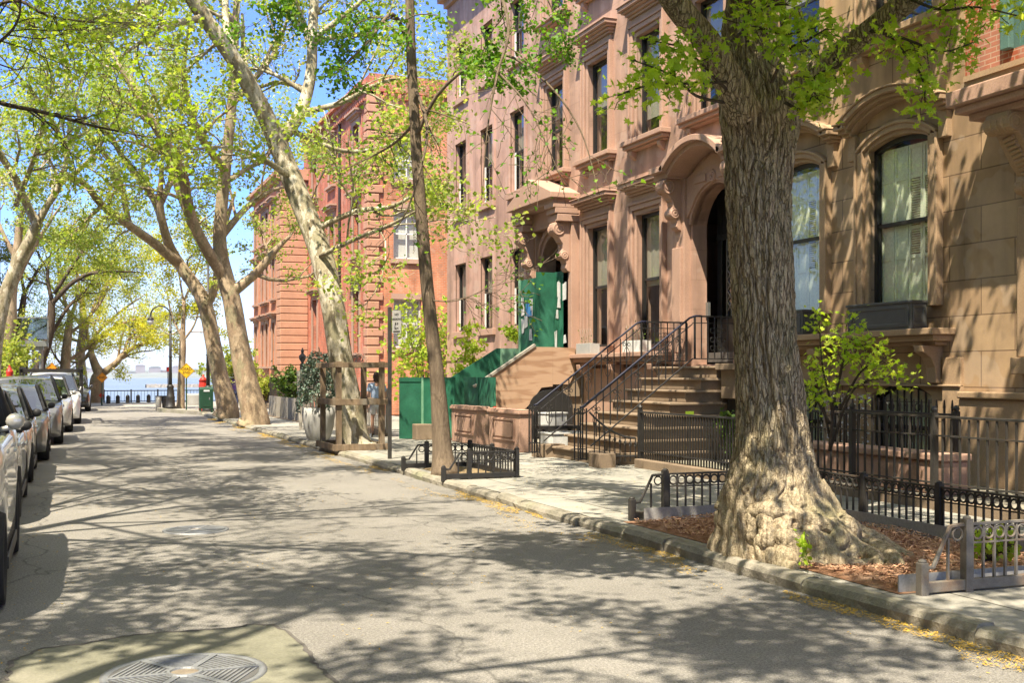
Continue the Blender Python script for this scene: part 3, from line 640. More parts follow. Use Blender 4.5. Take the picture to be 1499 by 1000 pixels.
shell(B3, mt['bs3'], L, 24, 13.13, 18.4, 15, mt['roof'])
for k, (y0, y1, z0, z1) in enumerate(W3):
    w = sash(B3, L, y0, y1, z0, z1-.01, arch=ar-.01, rec=.07)
    ycn = (y0+y1)/2; hw = (y1-y0)/2; zs = z1 - ar; m = MB()
    for (o0, wd, pr) in ((0, .10, .05), (.10, .13, .10), (.23, .05, .13)):
        A = arcpts(ycn, hw+o0, zs, ar+o0*.7); band(m, A, wd, L-pr, L+.02)
        for s in (-1, 1):
            a, c = sorted((ycn+s*(hw+o0), ycn+s*(hw+o0+wd))); m.box(L-pr, L+.02, a, c, z0, zs+.0)
    m.build('surround', mt['trim3'], w, bevel=.01)
    m = MB(); A = arcpts(ycn, hw+.36, zs+.32, .34); o = A
    for wd, pr in ((.05,.16),(.06,.24),(.08,.32),(.03,.35)): o = band(m, o, wd, L-pr, L+.02)
    for s in (-1, 1):
        z = zs+.30
        for wd, pr in ((.05,.16),(.06,.24),(.08,.32),(.03,.35)):
            a, c = sorted((ycn+s*(hw+.33), ycn+s*(hw+.47+pr*.3))); m.box(L-pr, L+.02, a, c, z, z+wd-.001); z += wd
        a, c = sorted((ycn+s*(hw+.28), ycn+s*(hw+.46))); m.box(L-.1, L+.02, a, c, zs-.1, zs+.3)
    m.build('hood', mt['trim3'], w, bevel=.012)
    # panelled shutters inside the glass
    xs = L+.17; n = 4; lw = (y1-y0-.06)/n
    for i in range(n):
        a = y0+.03+i*lw; c = a+lw-.012; s = MB()
        for zz0, zz1, louv in ((z0+.05, z0+.85, False), (z0+.85, z0+1.3, i in (0, 1)), (z0+1.3, z0+2.1, i in (0, 1)), (z0+2.1, z1-.15, False)):
            s.box(xs, xs+.03, a, a+.045, zz0, zz1); s.box(xs, xs+.03, c-.045, c, zz0, zz1); s.box(xs+.001, xs+.031, a+.045, c-.045, zz1-.06, zz1-.001)
            if louv:
                nq = int((zz1-zz0)/.042)
                for q in range(nq): zq = zz0+.02+q*(zz1-zz0-.08)/nq; s.bar((xs+.015, a+.05, zq+.012), (xs+.015, c-.05, zq+.012), .026, .006, up=(1, 0, .7))
            else: s.box(xs+.015, xs+.03, a+.045, c-.045, zz0, zz1-.06)
        s.build('shutter', mt['cream'], w)
for h in U3: ornate_window(B3, L, *h, tm='trim3', shade=.5)
for h in V3: ornate_window(B3, L, *h, tm='trim3', shade=.5)
for y0, y1, z0, z1 in BW:
    w = sash(B3, L, y0, y1, z0, z1-.01, arch=.19, rec=.12, mat='sash'); m = MB()
    for i in range(9):
        yy = y0+.06+i*(y1-y0-.12)/8; m.bar((L+.08, yy, z0+.02), (L+.08, yy, z1-.04-.18*abs(2*i/8-1)**2), .02)
    for zz in (z0+.1, z0+.6, z1-.3): m.bar((L+.08, y0+.02, zz), (L+.08, y1-.02, zz), .025, .01)
    for yy in (y0+.4, y1-.4):
        m.ring((L+.08, yy, z0+.8), .09, .01, 'x', 14); m.ring((L+.08, yy, z0+1.02), .06, .01, 'x', 12)
    m.build('grille', mt['iron'], w)
    m = MB(); m.box(L+.26, L+.28, y0+.03, y1-.03, z0+.05, z1-.02); m.build('shade', mt['cream'], w)
m = MB(); m.box(L-.05, L+.02, 13.35, 18.3, .1, .2)
for y0, y1 in ((13.55, 15.45), (16.2, 18.1)):
    cornice(m, L, y0+.1, y1-.1, 2.18, [(.06,.22),(.09,.36),(.1,.44)])
    for yy in (y0+.12, y1-.12): m.prism([(L+.02,2.18),(L-.38,2.18),(L-.36,2.08),(L-.22,2.0),(L-.14,1.85),(L-.12,1.62),(L+.02,1.6)], 'y', yy-.1, yy+.1)
m.box(L-.06, L+.02, 13.14, 13.52, .18, 2.0); m.box(L-.085, L+.0, 13.14, 18.39, 1.56, 1.6)
m.build('sill_course', mt['trim3'], B3, bevel=.014)
m = MB(); cornice(m, L, 13.3, 18.3, 14.2, [(.2,.12),(.2,.3),(.25,.55),(.15,.65)]); m.build('cornice', mt['trim3'], B3)
for k, (y0, y1) in enumerate(((13.75, 15.25), (16.45, 17.95))):
    pb = thing('planter_box', ('empty charcoal planter box on the arched window sill right of the big tree', 'charcoal planter box on the window sill just behind the trunk of the big tree')[k], 'planter', (L-.25, (y0+y1)/2, 2.44), 'charcoal planter boxes under the arched windows')
    m = MB(); xa, xb, za, zb = L-.42, L-.14, 2.435, 2.86
    m.box(xa, xa+.03, y0, y1, za, zb-.04); m.box(xb-.03, xb, y0, y1, za, zb-.04); m.box(xa+.03, xb-.03, y0, y0+.03, za, zb-.04); m.box(xa+.03, xb-.03, y1-.03, y1, za, zb-.04); m.box(xa+.03, xb-.03, y0+.03, y1-.03, za, za+.25)
    m.build('box', mt['boxblk'], pb)
    m = MB()
    for a, c, d, e in ((y0+.06, y1-.06, za+.03, za+.085), (y0+.06, y1-.06, zb-.12, zb-.075)): m.box(xa-.014, xa-.001, a, c, d, e)
    for a in (y0+.06, y1-.12): m.box(xa-.0135, xa-.001, a, a+.06, za+.086, zb-.121)
    m.box(xa+.02, xb-.02, y0-.014, y0-.001, za+.03, za+.085); m.box(xa+.02, xb-.02, y0-.014, y0-.001, zb-.12, zb-.075); m.box(xa+.02, xa+.07, y0-.0135, y0-.001, za+.086, zb-.121); m.box(xb-.07, xb-.02, y0-.0135, y0-.001, za+.086, zb-.121)
    m.build('panel_moulding', mt['boxblk'], pb, bevel=.006)
    m = MB(); m.box(xa-.025, xb+.01, y0-.025, y0+.05, zb-.039, zb); m.box(xa-.025, xb+.01, y1-.05, y1+.025, zb-.039, zb); m.box(xa-.025, xa+.05, y0+.051, y1-.051, zb-.039, zb); m.build('rim', mt['boxblk'], pb, bevel=.008)
# --- brick bay house at the right edge
B4 = thing('brick_house', 'deep red brick house with teal window frame above a bracketed brownstone balcony', 'house', (12.2, 9, 0))
wh = [(10.2, 12.35, 6.25, 9.2), (8.2, 9.9, 1.0, 4.2)]
m = MB(); wall(m, 'x', L, .34, 2.0, 13.13, -.05, 5.62, [wh[1]]); m.build('stone_base', mt['bs3'], B4)
m = MB(); wall(m, 'x', L+.02, .32, 2.0, 13.13, 6.06, 15, [wh[0]]); m.build('brick_wall', mt['brick4'], B4)
m = MB(); wall(m, 'x', L-.03, .36, 2.0, 13.1, 5.622, 6.058, []); m.box(L-.06, L, 2.0, 13.09, 5.98, 6.06); m.build('stone_band', mt['trim3'], B4)
shell(B4, mt['brick4'], L, 24, 2.0, 13.13, 15, mt['roof'])
w = sash(B4, L, *wh[0], rec=.12, mat='teal', fw=.14); m = MB(); frame_rect(m, L, 10.34, 12.21, 6.25, 9.1, .16, .08); m.build('surround', mt['teal'], w, bevel=.01)
sash(B4, L, *wh[1])
m = MB(); m.box(11.28, L+.0, 3.5, 12.5, 5.40, 5.615); m.box(11.36, L+.0, 3.58, 12.42, 5.30, 5.399); m.box(11.5, L, 3.7, 12.3, 5.2, 5.299); bal = m.build('balcony', mt['trim'], B4, bevel=.02)
for yy in (11.75, 6.2):
    m = MB(); w_ = .2
    prof = [(L+.0,5.2),(L-.72,5.2),(L-.76,5.12),(L-.74,4.98),(L-.64,4.92),(L-.56,4.94),(L-.3,4.55),(L-.18,4.42),(L-.22,4.34),(L-.2,4.22),(L-.1,4.15),(L-.08,4.08),(L-.0,4.05)]
    m.prism(prof, 'y', yy-w_, yy+w_)
    for cx, cz, r in ((L-.64, 5.06, .12), (L-.13, 4.28, .10)):
        m.tube([(cx, yy-w_-.03, cz), (cx, yy+w_+.03, cz)], r, 20); m.ring((cx, yy-w_-.03, cz), r*.62, .018, 'y', 18)
        for q in (-.1, 0, .1): m.ring((cx, yy+q, cz), r, .02, 'y', 18)
    for k in range(9): m.tube([(L-.55+.04*k, yy-.1, 4.88-.052*k), (L-.52+.04*k, yy+.1, 4.86-.052*k)], .032, 6)
    m.build('bracket', mt['trim3'], bal, bevel=.008)
    m = MB(); m.box(L-.13, L+.02, yy-.33, yy+.27, 1.98, 4.02); m.box(L-.2, L+.0, yy-.38, yy+.32, 1.75, 1.98); m.build('pilaster', mt['trim3'], bal, bevel=.015)
m = MB(); m.box(L-.12, L+.0, 2.1, 13.12, -.04, 1.4); m.box(L-.17, L+.0, 2.05, 13.11, 1.4, 1.5); m.build('plinth', mt['trim3'], B4, bevel=.02)
# --- red brick mansion behind the gap
def brick_house(t, L, y0, y1, z1, bm, wins, sidewins=()):
    m = MB(); wall(m, 'x', L, .34, y0, y1, -.05, z1, wins); wall(m, 'y', y0, .34, L+.001, L+14, -.05, z1, sidewins)
    m.box(L+.4, L+14, y1-.2, y1, -.05, z1); m.box(L+13.9, L+14, y0+.4, y1-.2, -.05, z1)
    m.build('wall', bm, t)
    m = MB(); m.box(L+.2, L+14, y0+.2, y1-.01, z1-.3, z1-.1); m.build('roof', mt['roof'], t)
    for h in wins:
        w = sash(t, L, *h, rec=.18); m = MB(); frame_rect(m, L, h[0], h[1], h[2], h[3], .22, .05)
        cornice(m, L, h[0]-.2, h[1]+.2, h[3]+.22, [(.1,.12),(.12,.26),(.08,.34)]); cornice(m, L, h[0]-.15, h[1]+.15, h[2]-.22, [(.1,.1),(.11,.2)]); m.build('surround', mt['trim'], w)
B5 = thing('brick_house', 'red brick mansion with stone quoins and a sunlit side wall beyond the gap', 'house', (12.2, 48, 0))
wi = [(a, a+1.1, z, z+h) for a in (49.6, 54.6, 58.6) for z, h in ((2.7, 2.9), (7.0, 2.4), (10.9, 2.0))]
brick_house(B5, 12.2, 48, 61, 14.6, mt['brick'], wi, [(13.3, 14.55, 6.75, 8.95), (13.3, 14.55, 2.9, 5.0), (13.3, 14.55, 10.2, 11.9)])
m = MB(); wall(m, 'y', 47.97, .028, 12.86, 26, 0, 14.6, [(13.3, 14.55, 6.75, 8.95), (13.3, 14.55, 2.9, 5.0), (13.3, 14.55, 10.2, 11.9)]); m.build('side_facing', mt['brick2'], B5)
for z0, z1 in ((6.75, 8.95), (2.9, 5.0), (10.2, 11.9)):
    m = MB()
    for a, c, d, e in ((13.3, 13.37, z0, z1), (14.48, 14.55, z0, z1), (13.37, 14.48, z0, z0+.07), (13.37, 14.48, z1-.07, z1), (13.37, 14.48, (z0+z1)/2-.03, (z0+z1)/2+.03), (13.9, 13.94, z0, z1)): m.box(a, c, 48.12, 48.2, d, e)
    w = m.build('window', mt['white'], B5)
    m = MB(); m.box(13.33, 14.52, 48.3, 48.32, z0+.02, z1-.02); m.build('blind', mt['white'], w)
    m = MB(); m.add([(13.31, 48.16, z0+.01), (14.54, 48.16, z0+.01), (14.54, 48.16, z1-.01), (13.31, 48.16, z1-.01)], [(0,1,2,3)]); m.build('pane', mt['glass'], w)
    m = MB(); m.box(13.15, 14.7, 47.87, 48.1, z0-.2, z0-.002); m.build('sill', mt['trim'], w); m = MB(); m.box(13.2, 14.65, 47.93, 48.1, z1+.002, z1+.25); m.build('lintel', mt['trim'], w)
m = MB(); z = .3; k = 0
while z < 13.6:
    e = .45 if k % 2 else .62; m.box(12.12, 12.2+e, 47.9, 48.0+e, z, z+.34); z += .385; k += 1
m.build('quoins', mt['quoin'], B5, bevel=.03)
m = MB(); cornice(m, 12.2, 48.2, 61, 13.7, [(.25,.1),(.2,.25),(.15,.4)])
for i in range(40): m.box(12.0, 12.16, 48.1+i*.32, 48.24+i*.32, 13.5, 13.69)
m.box(12.2, 26, 47.85, 47.969, 13.9, 14.65)
for i in range(30): m.box(12.5+i*.32, 12.64+i*.32, 47.8, 47.969, 13.6, 13.85)
m.build('cornice', mt['brick'], B5)
m = MB(); m.tube([(12.12, 53.2, .2), (12.12, 53.2, 13.6)], .06, 8); m.build('drainpipe', mt['iron'], B5)
B6 = thing('brick_house', 'farthest brick mansion on the right with banded stone corner, projecting toward the street', 'house', (10.8, 66, 0))
wi = [(a, a+.8, z, z+h) for a in (63.0, 65.2, 66.6, 69.0) for z, h in ((2.2, 2.4), (5.9, 2.2), (9.2, 1.7))]
brick_house(B6, 10.8, 61.05, 70.6, 12.6, mt['brick2'], wi, [])
m = MB(); z = .3
while z < 11.8: m.box(10.72, 12.19, 60.97, 62.2, z, z+.36); z += .39
m.build('quoins', mt['quoin'], B6, bevel=.03)
m = MB(); cornice(m, 10.8, 61.2, 70.5, 11.9, [(.2,.1),(.2,.25),(.2,.4)]); m.box(10.5, 12.19, 60.8, 60.99, 12.1, 12.65); m.build('cornice', mt['quoin'], B6)
m = MB(); m.box(12.6, 13.4, 62.5, 64.2, 12.4, 14.4); m.box(12.5, 13.5, 62.4, 64.3, 14.4, 14.6); ch = m.build('chimney', mt['brick'], B6)
m = MB(); m.lathe([(.2,0),(.16,.5),(.22,.55),(.2,.6)], (13, 63, 14.6), 10); m.build('chimney_pot', mt['quoin'], ch)
# --- left side building with glass canopy
B7 = thing('apartment_block', 'dark brick apartment block at the left edge behind the street trees', 'building', (-8, 72, 0))
m = MB(); hw = [(a, a+1.3, z, z+1.7) for a in (61.5, 65, 68.5, 72, 75) for z in (6, 9.2, 12.4, 15.6)]
wall(m, 'x', 0, .3, 60.0, 77.0, -.05, 18, hw)
m.v = [(-3.55 - v[0], v[1], v[2]) for v in m.v]; m.box(-14, -3.86, 60, 60.3, -.05, 18); m.box(-14, -3.86, 76.7, 77, -.05, 18); m.box(-14.2, -14, 60, 77, -.05, 18)
m.build('wall', mt['brickd'], B7)
for a, c, d, e in hw:
    m = MB(); m.box(-3.75, -3.69, a, a+.08, d, e); m.box(-3.75, -3.69, c-.08, c, d, e); m.box(-3.75, -3.69, a+.08, c-.08, d, d+.08); m.box(-3.75, -3.69, a+.08, c-.08, e-.08, e); w = m.build('window', mt['sash'], B7)
    m = MB(); m.add([(-3.72,a,d),(-3.72,c,d),(-3.72,c,e),(-3.72,a,e)], [(0,1,2,3)]); m.build('pane', mt['carglass'], w)
m = MB(); m.box(-14, -3.6, 60.1, 76.9, 17.7, 17.9); m.build('roof', mt['roof'], B7)
cn = thing('entrance_canopy', 'grey entrance canopy with glass parapet on slender steel columns at the left', 'canopy', (-2, 56, SW))
m = MB(); m.box(-3.6, -.6, 54.6, 58.2, 2.98, 3.22); m.box(-3.4, -.8, 54.8, 58.0, 2.86, 2.979); m.build('roof', mt['steel'], cn)
m = MB(); m.box(-3.6, -.6, 54.62, 54.65, 3.3, 4.2); m.box(-.63, -.6, 54.66, 58.1, 3.3, 4.2); m.build('glass_parapet', mt['carglass'], cn)
m = MB(); m.box(-3.6, -.58, 54.58, 54.68, 4.2, 4.26); m.bar((-.6, 54.6, 3.2), (-.6, 54.6, 4.2), .06); m.bar((-2.1, 54.6, 3.2), (-2.1, 54.6, 4.2), .06); m.build('parapet_rail', mt['steel'], cn)
for xx, yy in ((-.9, 55.0), (-1.2, 55.4), (-.9, 57.6), (-3.2, 55.0)):
    m = MB(); m.tube([(xx, yy, SW), (xx, yy, 2.86)], .075, 12); m.build('column', mt['steel'], cn)
# --- far shore buildings
rs = np.random.default_rng(5)
for i in range(44):
    px = -40 + i * 9 + rs.uniform(-5, 5); Z = rs.uniform(3700, 3900); c = AT(px, 545, Z)
    if c[1] < 3660: c[1] = 3660 + rs.uniform(0, 60)
    w = rs.uniform(14, 40); h = rs.choice([10, 14, 20, 30]) * rs.uniform(.8, 1.3)
    t = thing('waterfront_building', ('pale', 'brick', 'grey')[i % 3] + ' low building on the far shore across the harbour', 'building', (c[0], c[1], -4), 'buildings on the far shore')
    m = MB(); m.box(c[0]-w/2, c[0]+w/2, c[1]-8, c[1]+8, -8, h-6)
    m.build('walls', mt['farb' if i % 3 != 1 else 'farb2'], t)
    m = MB(); m.prism([(c[0]-w/2-1, h-6), (c[0]+w/2+1, h-6), (c[0]+w*.3, h-6+4), (c[0]-w*.3, h-6+4)], 'y', c[1]-9, c[1]+9); m.build('roof', mt['farb' if i % 2 else 'shore'], t)
tag(t, 'grey low building on the far shore across the harbour')
P = []; b = MB()
for i in range(30):
    a = i / 29; x0 = AT(214, 560, 1000); x1 = AT(300, 560, 1040); c = x0 + (x1 - x0) * a; j = rs.normal(0, .4, 4)
    P.append([(c[0], c[1]-9+j[0], -10.3), (c[0], c[1]-6+j[1], -7.2+j[2]*.4), (c[0], c[1]+6, -7+j[3]*.4), (c[0], c[1]+10, -10.3)])
b.grid(P); pr = b.build('stone_pier', mt['rock'], None); tag(pr, 'low pale rubble pier lying in the harbour water', 'pier')
# ---------------------------------------------------------------- trees
def spline(pts, k=5):
    P = np.array(pts, float); n = len(P)
    if n < 3: 
        t = np.linspace(0, 1, k+1)[:, None]; return P[0]*(1-t)+P[1]*t
    Q = np.vstack([2*P[0]-P[1], P, 2*P[-1]-P[-2]]); out = []
    for i in range(1, n):
        p0, p1, p2, p3 = Q[i-1], Q[i], Q[i+1], Q[i+2]
        for t in np.linspace(0, 1, k, endpoint=False):
            out.append(.5*((2*p1)+(p2-p0)*t+(2*p0-5*p1+4*p2-p3)*t*t+(3*p1-p0-3*p2+p3)*t**3))
    out.append(P[-1]); return np.array(out)
class Tree:
    def __init__(s, seed): s.rs = np.random.default_rng(seed); s.limbs = []; s.tips = []
    def limb(s, pts, radii, lv=0, k=5):
        P = spline(pts, k); r = np.interp(np.linspace(0, 1, len(P)), np.linspace(0, 1, len(radii)), radii)
        s.limbs.append([P, r, lv]); return len(s.limbs) - 1
    def grow(s, p, d, L, r, lv, n=6, curv=.22, up=.05):
        P = [p]; d = unit(d)
        for i in range(n):
            d = unit(d + s.rs.normal(0, curv, 3) + np.array((0, 0, up))); P.append(P[-1] + d * L / n)
        s.limbs.append([np.array(P), np.linspace(r, r*.35, n+1), lv]); return len(s.limbs) - 1
    def ramify(s, i, n, L, lv, top, ang=(35, 70), curv=.22, up=.05, t0=.25, rad=.5, counts=(4, 4), flat=1.0, bias=None):
        P, r, _ = s.limbs[i]; m = len(P)
        for q in range(n):
            t = t0 + (1 - t0) * (q + s.rs.uniform(0, 1)) / n; f = min(t * (m - 1), m - 1.001); j = int(f)
            p = P[j] + (P[j+1] - P[j]) * (f - j); T = unit(P[j+1] - P[j])
            v = s.rs.normal(0, 1, 3); v = unit(v - T * (v @ T)); a = R(s.rs.uniform(*ang))
            d = T * math.cos(a) + v * math.sin(a); d[2] *= flat
            if bias is not None: d = d + np.array(bias)
            l = L * s.rs.uniform(.65, 1.25) * (1 - .35 * t); rr = min(r[j] * rad, .035 * l + .006)
            k = s.grow(p, d, l, rr, lv, curv=curv, up=up)
            if lv < top: s.ramify(k, counts[0], L * .5, lv + 1, top, ang, curv, up, .2, .55, counts[1:] + counts[-1:], flat, None)
            else: s.tips.append(k)
    def wood(s, lv0, lv1, mat, name, parent, ns=(14, 9, 6, 4, 3, 3), smooth=True):
        m = MB()
        for P, r, lv in s.limbs:
            if lv0 <= lv <= lv1: m.tube(P, np.maximum(r, .004), ns[min(lv, 5)])
        if m.v: return m.build(name, mat, parent, smooth)
    def leafpts(s, N, spread, t0=.15):
        out = []; idx = s.rs.integers(0, len(s.tips), N); t = s.rs.uniform(t0, 1.05, N)
        for i, tt in zip(idx, t):
            P = s.limbs[s.tips[i]][0]; f = min(tt, .999) * (len(P)-1); j = int(f); out.append(P[j] + (P[j+1]-P[j])*(f-j))
        return np.array(out) + s.rs.normal(0, spread, (N, 3))
QUAD = [(-.5,0,0),(0,-.36,.06),(.55,0,0),(0,.36,.06)]
PENT = [(-.5,0,0),(-.15,-.42,.05),(.2,-.3,.04),(.55,0,-.03),(.2,.3,.04),(-.15,.42,.05)]
FAN = [(-.5,0,0),(.25,-.5,.05),(.45,-.2,0),(.35,0,.02),(.45,.2,0),(.25,.5,.05)]
MAPLE = [(-.5,0,0),(-.3,-.12,.02),(-.38,-.42,.0),(-.08,-.22,.04),(.1,-.55,-.03),(.16,-.2,.04),(.62,0,-.08),(.16,.2,.04),(.1,.55,-.03),(-.08,.22,.04),(-.38,.42,0),(-.3,.12,.02)]
def leaves(name, P, size, tm, mat, parent, rs, up=.5, var=.45):
    n = len(P); tm = np.array(tm); nr = rs.normal(0, 1, (n, 3)); nr[:, 2] = np.abs(nr[:, 2]) * .7 + up; nr /= np.linalg.norm(nr, axis=1)[:, None]
    q = rs.normal(0, 1, (n, 3)); a = np.cross(nr, q); a /= np.linalg.norm(a, axis=1)[:, None]; b = np.cross(nr, a)
    s = size * rs.uniform(1-var, 1+var, n)
    V = P[:, None, :] + s[:, None, None] * (tm[None, :, 0:1]*a[:, None, :] + tm[None, :, 1:2]*b[:, None, :] + tm[None, :, 2:3]*nr[:, None, :])
    return npmesh(name, V.reshape(-1, 3), len(tm), mat, parent)
def A(*l): return [AT(*p) for p in l]
LF = 1.5
def tree_obj(name, label, cat, T, loc, bark, N, spread, size, tm, lm, group=None, lvtrunk=0, leafrs=1, up=.5):
    t = thing(name, label, cat, loc, group)
    T.wood(0, lvtrunk, bark, 'trunk', t); T.wood(lvtrunk+1, 9, bark, 'branches', t)
    leaves('crown', T.leafpts(int(N*LF), spread), size, tm, lm, t, T.rs, up)
    return t
# --- the big tree at the kerb
OX, OY = 6.10, 8.85
OK = thing('street_tree', 'huge old street tree with furrowed bark and gnarled roots at the right kerb', 'tree', (OX, OY, SW))
def kerbclamp(x, h, j):
    lim = 5.60 + .07*mn.noise((j*.11, h*4.5, 2)); return x if x > lim or h > 1 else lim + (x-lim)*.2
def oak_trunk():
    cxy = np.array((OX, OY)); zc = OX*ST + OY*CT; s = zc / FPX
    rowsL = [(832,1026,1268),(800,1030,1256),(775,1038,1242),(755,1046,1230),(740,1052,1220),(720,1058,1211),(700,1065,1203),(660,1074,1192),(620,1077,1185),(560,1076,1175),(500,1073,1166),(400,1069,1163),(300,1064,1160),(230,1060,1163),(170,1054,1172),(130,1052,1164),(90,1052,1150),(40,1056,1140),(0,1064,1134),(-120,1080,1128),(-260,1085,1120)]
    ys = np.array([r[0] for r in rowsL][::-1], float); l = np.array([r[1] for r in rowsL][::-1], float); rr = np.array([r[2] for r in rowsL][::-1], float)
    z = EYE - (ys - 548) * s; cen = ((l + rr)/2 - 750) * s; rad = (rr - l)/2 * s
    c0 = OX*CT - OY*ST; nt, nz = 260, 330; zz = np.concatenate([np.linspace(.02, 1.2, 150), np.linspace(1.21, z.max(), nz-150)])
    zi = np.interp(zz, z[::-1] if z[0] > z[-1] else z, np.arange(len(z))[::-1] if z[0] > z[-1] else np.arange(len(z)))
    cc = np.interp(zi, np.arange(len(z)), cen) - c0; rA = np.interp(zi, np.arange(len(z)), rad)
    P = []
    for k in range(nz):
        h = zz[k]; row = []; low = max(0, min(1, (.75 - h) / .55)); low = low*low*(3-2*low)
        for j in range(nt):
            a = 2*math.pi*j/nt; ca, sa = math.cos(a), math.sin(a); r = rA[k]
            rr_ = r*(1-.10*low*max(0, -ca))           # flatter toward the street
            q = (ca*r, sa*r, h)
            d = 0
            if low > 0:
                w1 = mn.noise((ca*1.7+5, sa*1.7, h*2.0)); w2 = mn.noise((ca*3.4, sa*3.4+7, h*4.0+2*w1)); w3 = abs(mn.noise((ca*2.5+1.6*w2, sa*2.5+3, h*2.8)))
                d += low*(.09*w1 + .05*w2 + .10*(min(w3*3.0, 1) - .72))
            wv = mn.noise((q[0]*2.5, q[1]*2.5, h*.7)); 
            u = a*r*15 + 1.2*wv; f = abs(mn.noise((ca*r*13+wv, sa*r*13, h*2.1))); g = abs(mn.noise((ca*r*27, sa*r*27+3, h*5.0+wv)))
            fur = min(f*4.2, 1) - 1
            d += (1-.75*low)*(.036*fur + .014*(min(g*4, 1)-1)) + .03*wv*(1-low) + .010*mn.noise((q[0]*20, q[1]*20, h*14))
            rr_ += d; ox = cc[k]*CT; oy = -cc[k]*ST
            row.append((kerbclamp(OX+ox+rr_*ca, h, j), OY+oy+rr_*sa, h + (0 if h > .05 else -.1)))
        row.append(row[0]); P.append(row)
    m = MB(); m.grid(P); return m.build('trunk', mt['oak'], OK, True)
oak_trunk()
m = MB(); rs = np.random.default_rng(21)
for k, (a, L_, r0) in enumerate([(-1.25,.85,.13),(-.75,.95,.15),(-.2,1.0,.13),(.35,.8,.12),(1.0,.75,.11),(2.0,.6,.1),(2.7,.45,.1),(3.5,.42,.12),(4.05,.5,.15),(4.45,.62,.14),(4.85,.8,.12)]):
    P = []; rad = []
    for i in range(15):
        t = i/14; aa = a + .45*math.sin(t*3.2+k)*t; rr_ = .22 + L_*t*.92
        P.append((max(OX + rr_*math.cos(aa), 5.72), OY + rr_*math.sin(aa), .50*(1-t)**2 + .13 + .03*math.sin(t*9+k))); rad.append(1.3*r0*(1-.62*t)*(1+.14*math.sin(t*5+k*2)))
    m.tube(P, rad, 16)
for path, r0 in [([(-3.0,.40),(-2.6,.45),(-2.15,.44),(-1.75,.38),(-1.4,.30),(-1.05,.2),(-.8,.06)], .085), ([(-3.5,.36),(-3.2,.30),(-3.0,.18),(-2.95,.02)], .095), ([(-2.75,.42),(-2.7,.28),(-2.82,.15),(-2.75,0)], .09),
                 ([(-2.45,.40),(-2.35,.26),(-2.5,.14),(-2.4,0)], .085), ([(-2.05,.42),(-2.15,.28),(-2.0,.15),(-2.1,0)], .095), ([(-1.6,.38),(-1.75,.25),(-1.65,.12),(-1.75,0)], .10), ([(-1.25,.36),(-1.3,.22),(-1.15,.12),(-1.25,-.02)], .11), ([(-2.2,.30),(-1.9,.24),(-1.55,.22),(-1.35,.1)], .06), ([(-3.1,.22),(-2.8,.2),(-2.55,.1),(-2.2,.06)], .06), ([(-.95,.40),(-.8,.25),(-.55,.14),(-.35,.02)], .11)]:
    P = spline([(max(OX + (.50+.42*max(.45-z_, 0))*math.cos(a_), 5.68), OY + (.50+.42*max(.45-z_, 0))*math.sin(a_), SW+z_) for a_, z_ in path], 6); q = len(P)
    m.tube(P, [r0*(.75+.3*math.sin(3.1*i/(q-1))+.10*math.sin(i*.7+r0*90)) for i in range(q)], 16)
o = m.build('roots', mt['oak'], OK, True); bm = bmesh.new(); bm.from_mesh(o.data)
bmesh.ops.subdivide_edges(bm, edges=bm.edges, cuts=2, use_grid_fill=True)
bm.normal_update()
for v in bm.verts:
    p = v.co * 1.0; v.co += v.normal * (.022*mn.noise(p*4) + .010*(min(abs(mn.noise(p*13))*4, 1)-.7) + .006*mn.noise(p*24))
bm.to_mesh(o.data); bm.free(); o.data.polygons.foreach_set('use_smooth', [True]*len(o.data.polygons))
OT = Tree(31)
for pts, rad in [
    (A((1092,170,10.2),(1058,98,10.0),(1034,58,9.9),(990,5,9.7),(940,-80,9.4),(860,-200,9.0)), (.17,.125,.115,.11,.10,.06)),
    (A((1128,178,10.3),(1170,130,10.2),(1222,85,10.0),(1275,45,9.7),(1335,-5,9.4),(1430,-90,9.0),(1520,-220,8.6)), (.17,.118,.11,.105,.1,.09,.06)),
    (A((1110,0,10.3),(1115,-120,10.4),(1090,-300,10.6),(1100,-520,11)), (.24,.22,.18,.08)),
    (A((1105,-60,10.3),(1000,-220,11.2),(880,-420,12)), (.16,.12,.05)),
    (A((1115,-100,10.3),(1250,-260,11.4),(1420,-430,12)), (.16,.12,.05)),
    (A((1100,-200,10.4),(1000,-330,9),(850,-560,7.4)), (.15,.10,.05)),
    (A((1100,-150,10.4),(960,-260,9.4),(700,-420,8.2),(500,-520,7.5)), (.15,.12,.09,.05)),
    (A((1115,-160,10.3),(1230,-360,9),(1380,-560,7.6)), (.15,.10,.05))]:
    OT.limb(pts, rad, 0)
for tx, ty, tz in ((9.6, 11.5, 9.5), (10.6, 8.5, 9), (9.8, 15.2, 10.5), (11.0, 13.5, 8.6), (10.2, 18.5, 11.5), (9.4, 21.5, 12.5), (11.0, 16.5, 10), (8.0, 13.0, 11), (10.3, 12.6, 11.5), (3.2, 6.4, 9.5), (2.6, 9.0, 10), (3.6, 11.5, 10.5)):
    OT.limb([(OX, OY, 6.2), ((OX+tx)/2, (OY+ty)/2, 6.4+(tz-6)*.62), (tx, ty, tz)], (.15, .11, .04), 0)
n0 = len(OT.limbs)
for i in range(n0): OT.ramify(i, 8, 1.8, 1, 3, (35, 75), .25, .06, .35, .5, (5, 4))
lowest = lambda P: np.min(P[:, 2] - (EYE + .35*(P[:, 0]*ST + P[:, 1]*CT)))     # crown lifted clear of the street
drop = [i for i, l in enumerate(OT.limbs) if l[2] >= 1 and lowest(l[0]) < 0]
OT.tips = [i for i in OT.tips if i not in set(drop)]
for i in drop: OT.limbs[i][2] = 99
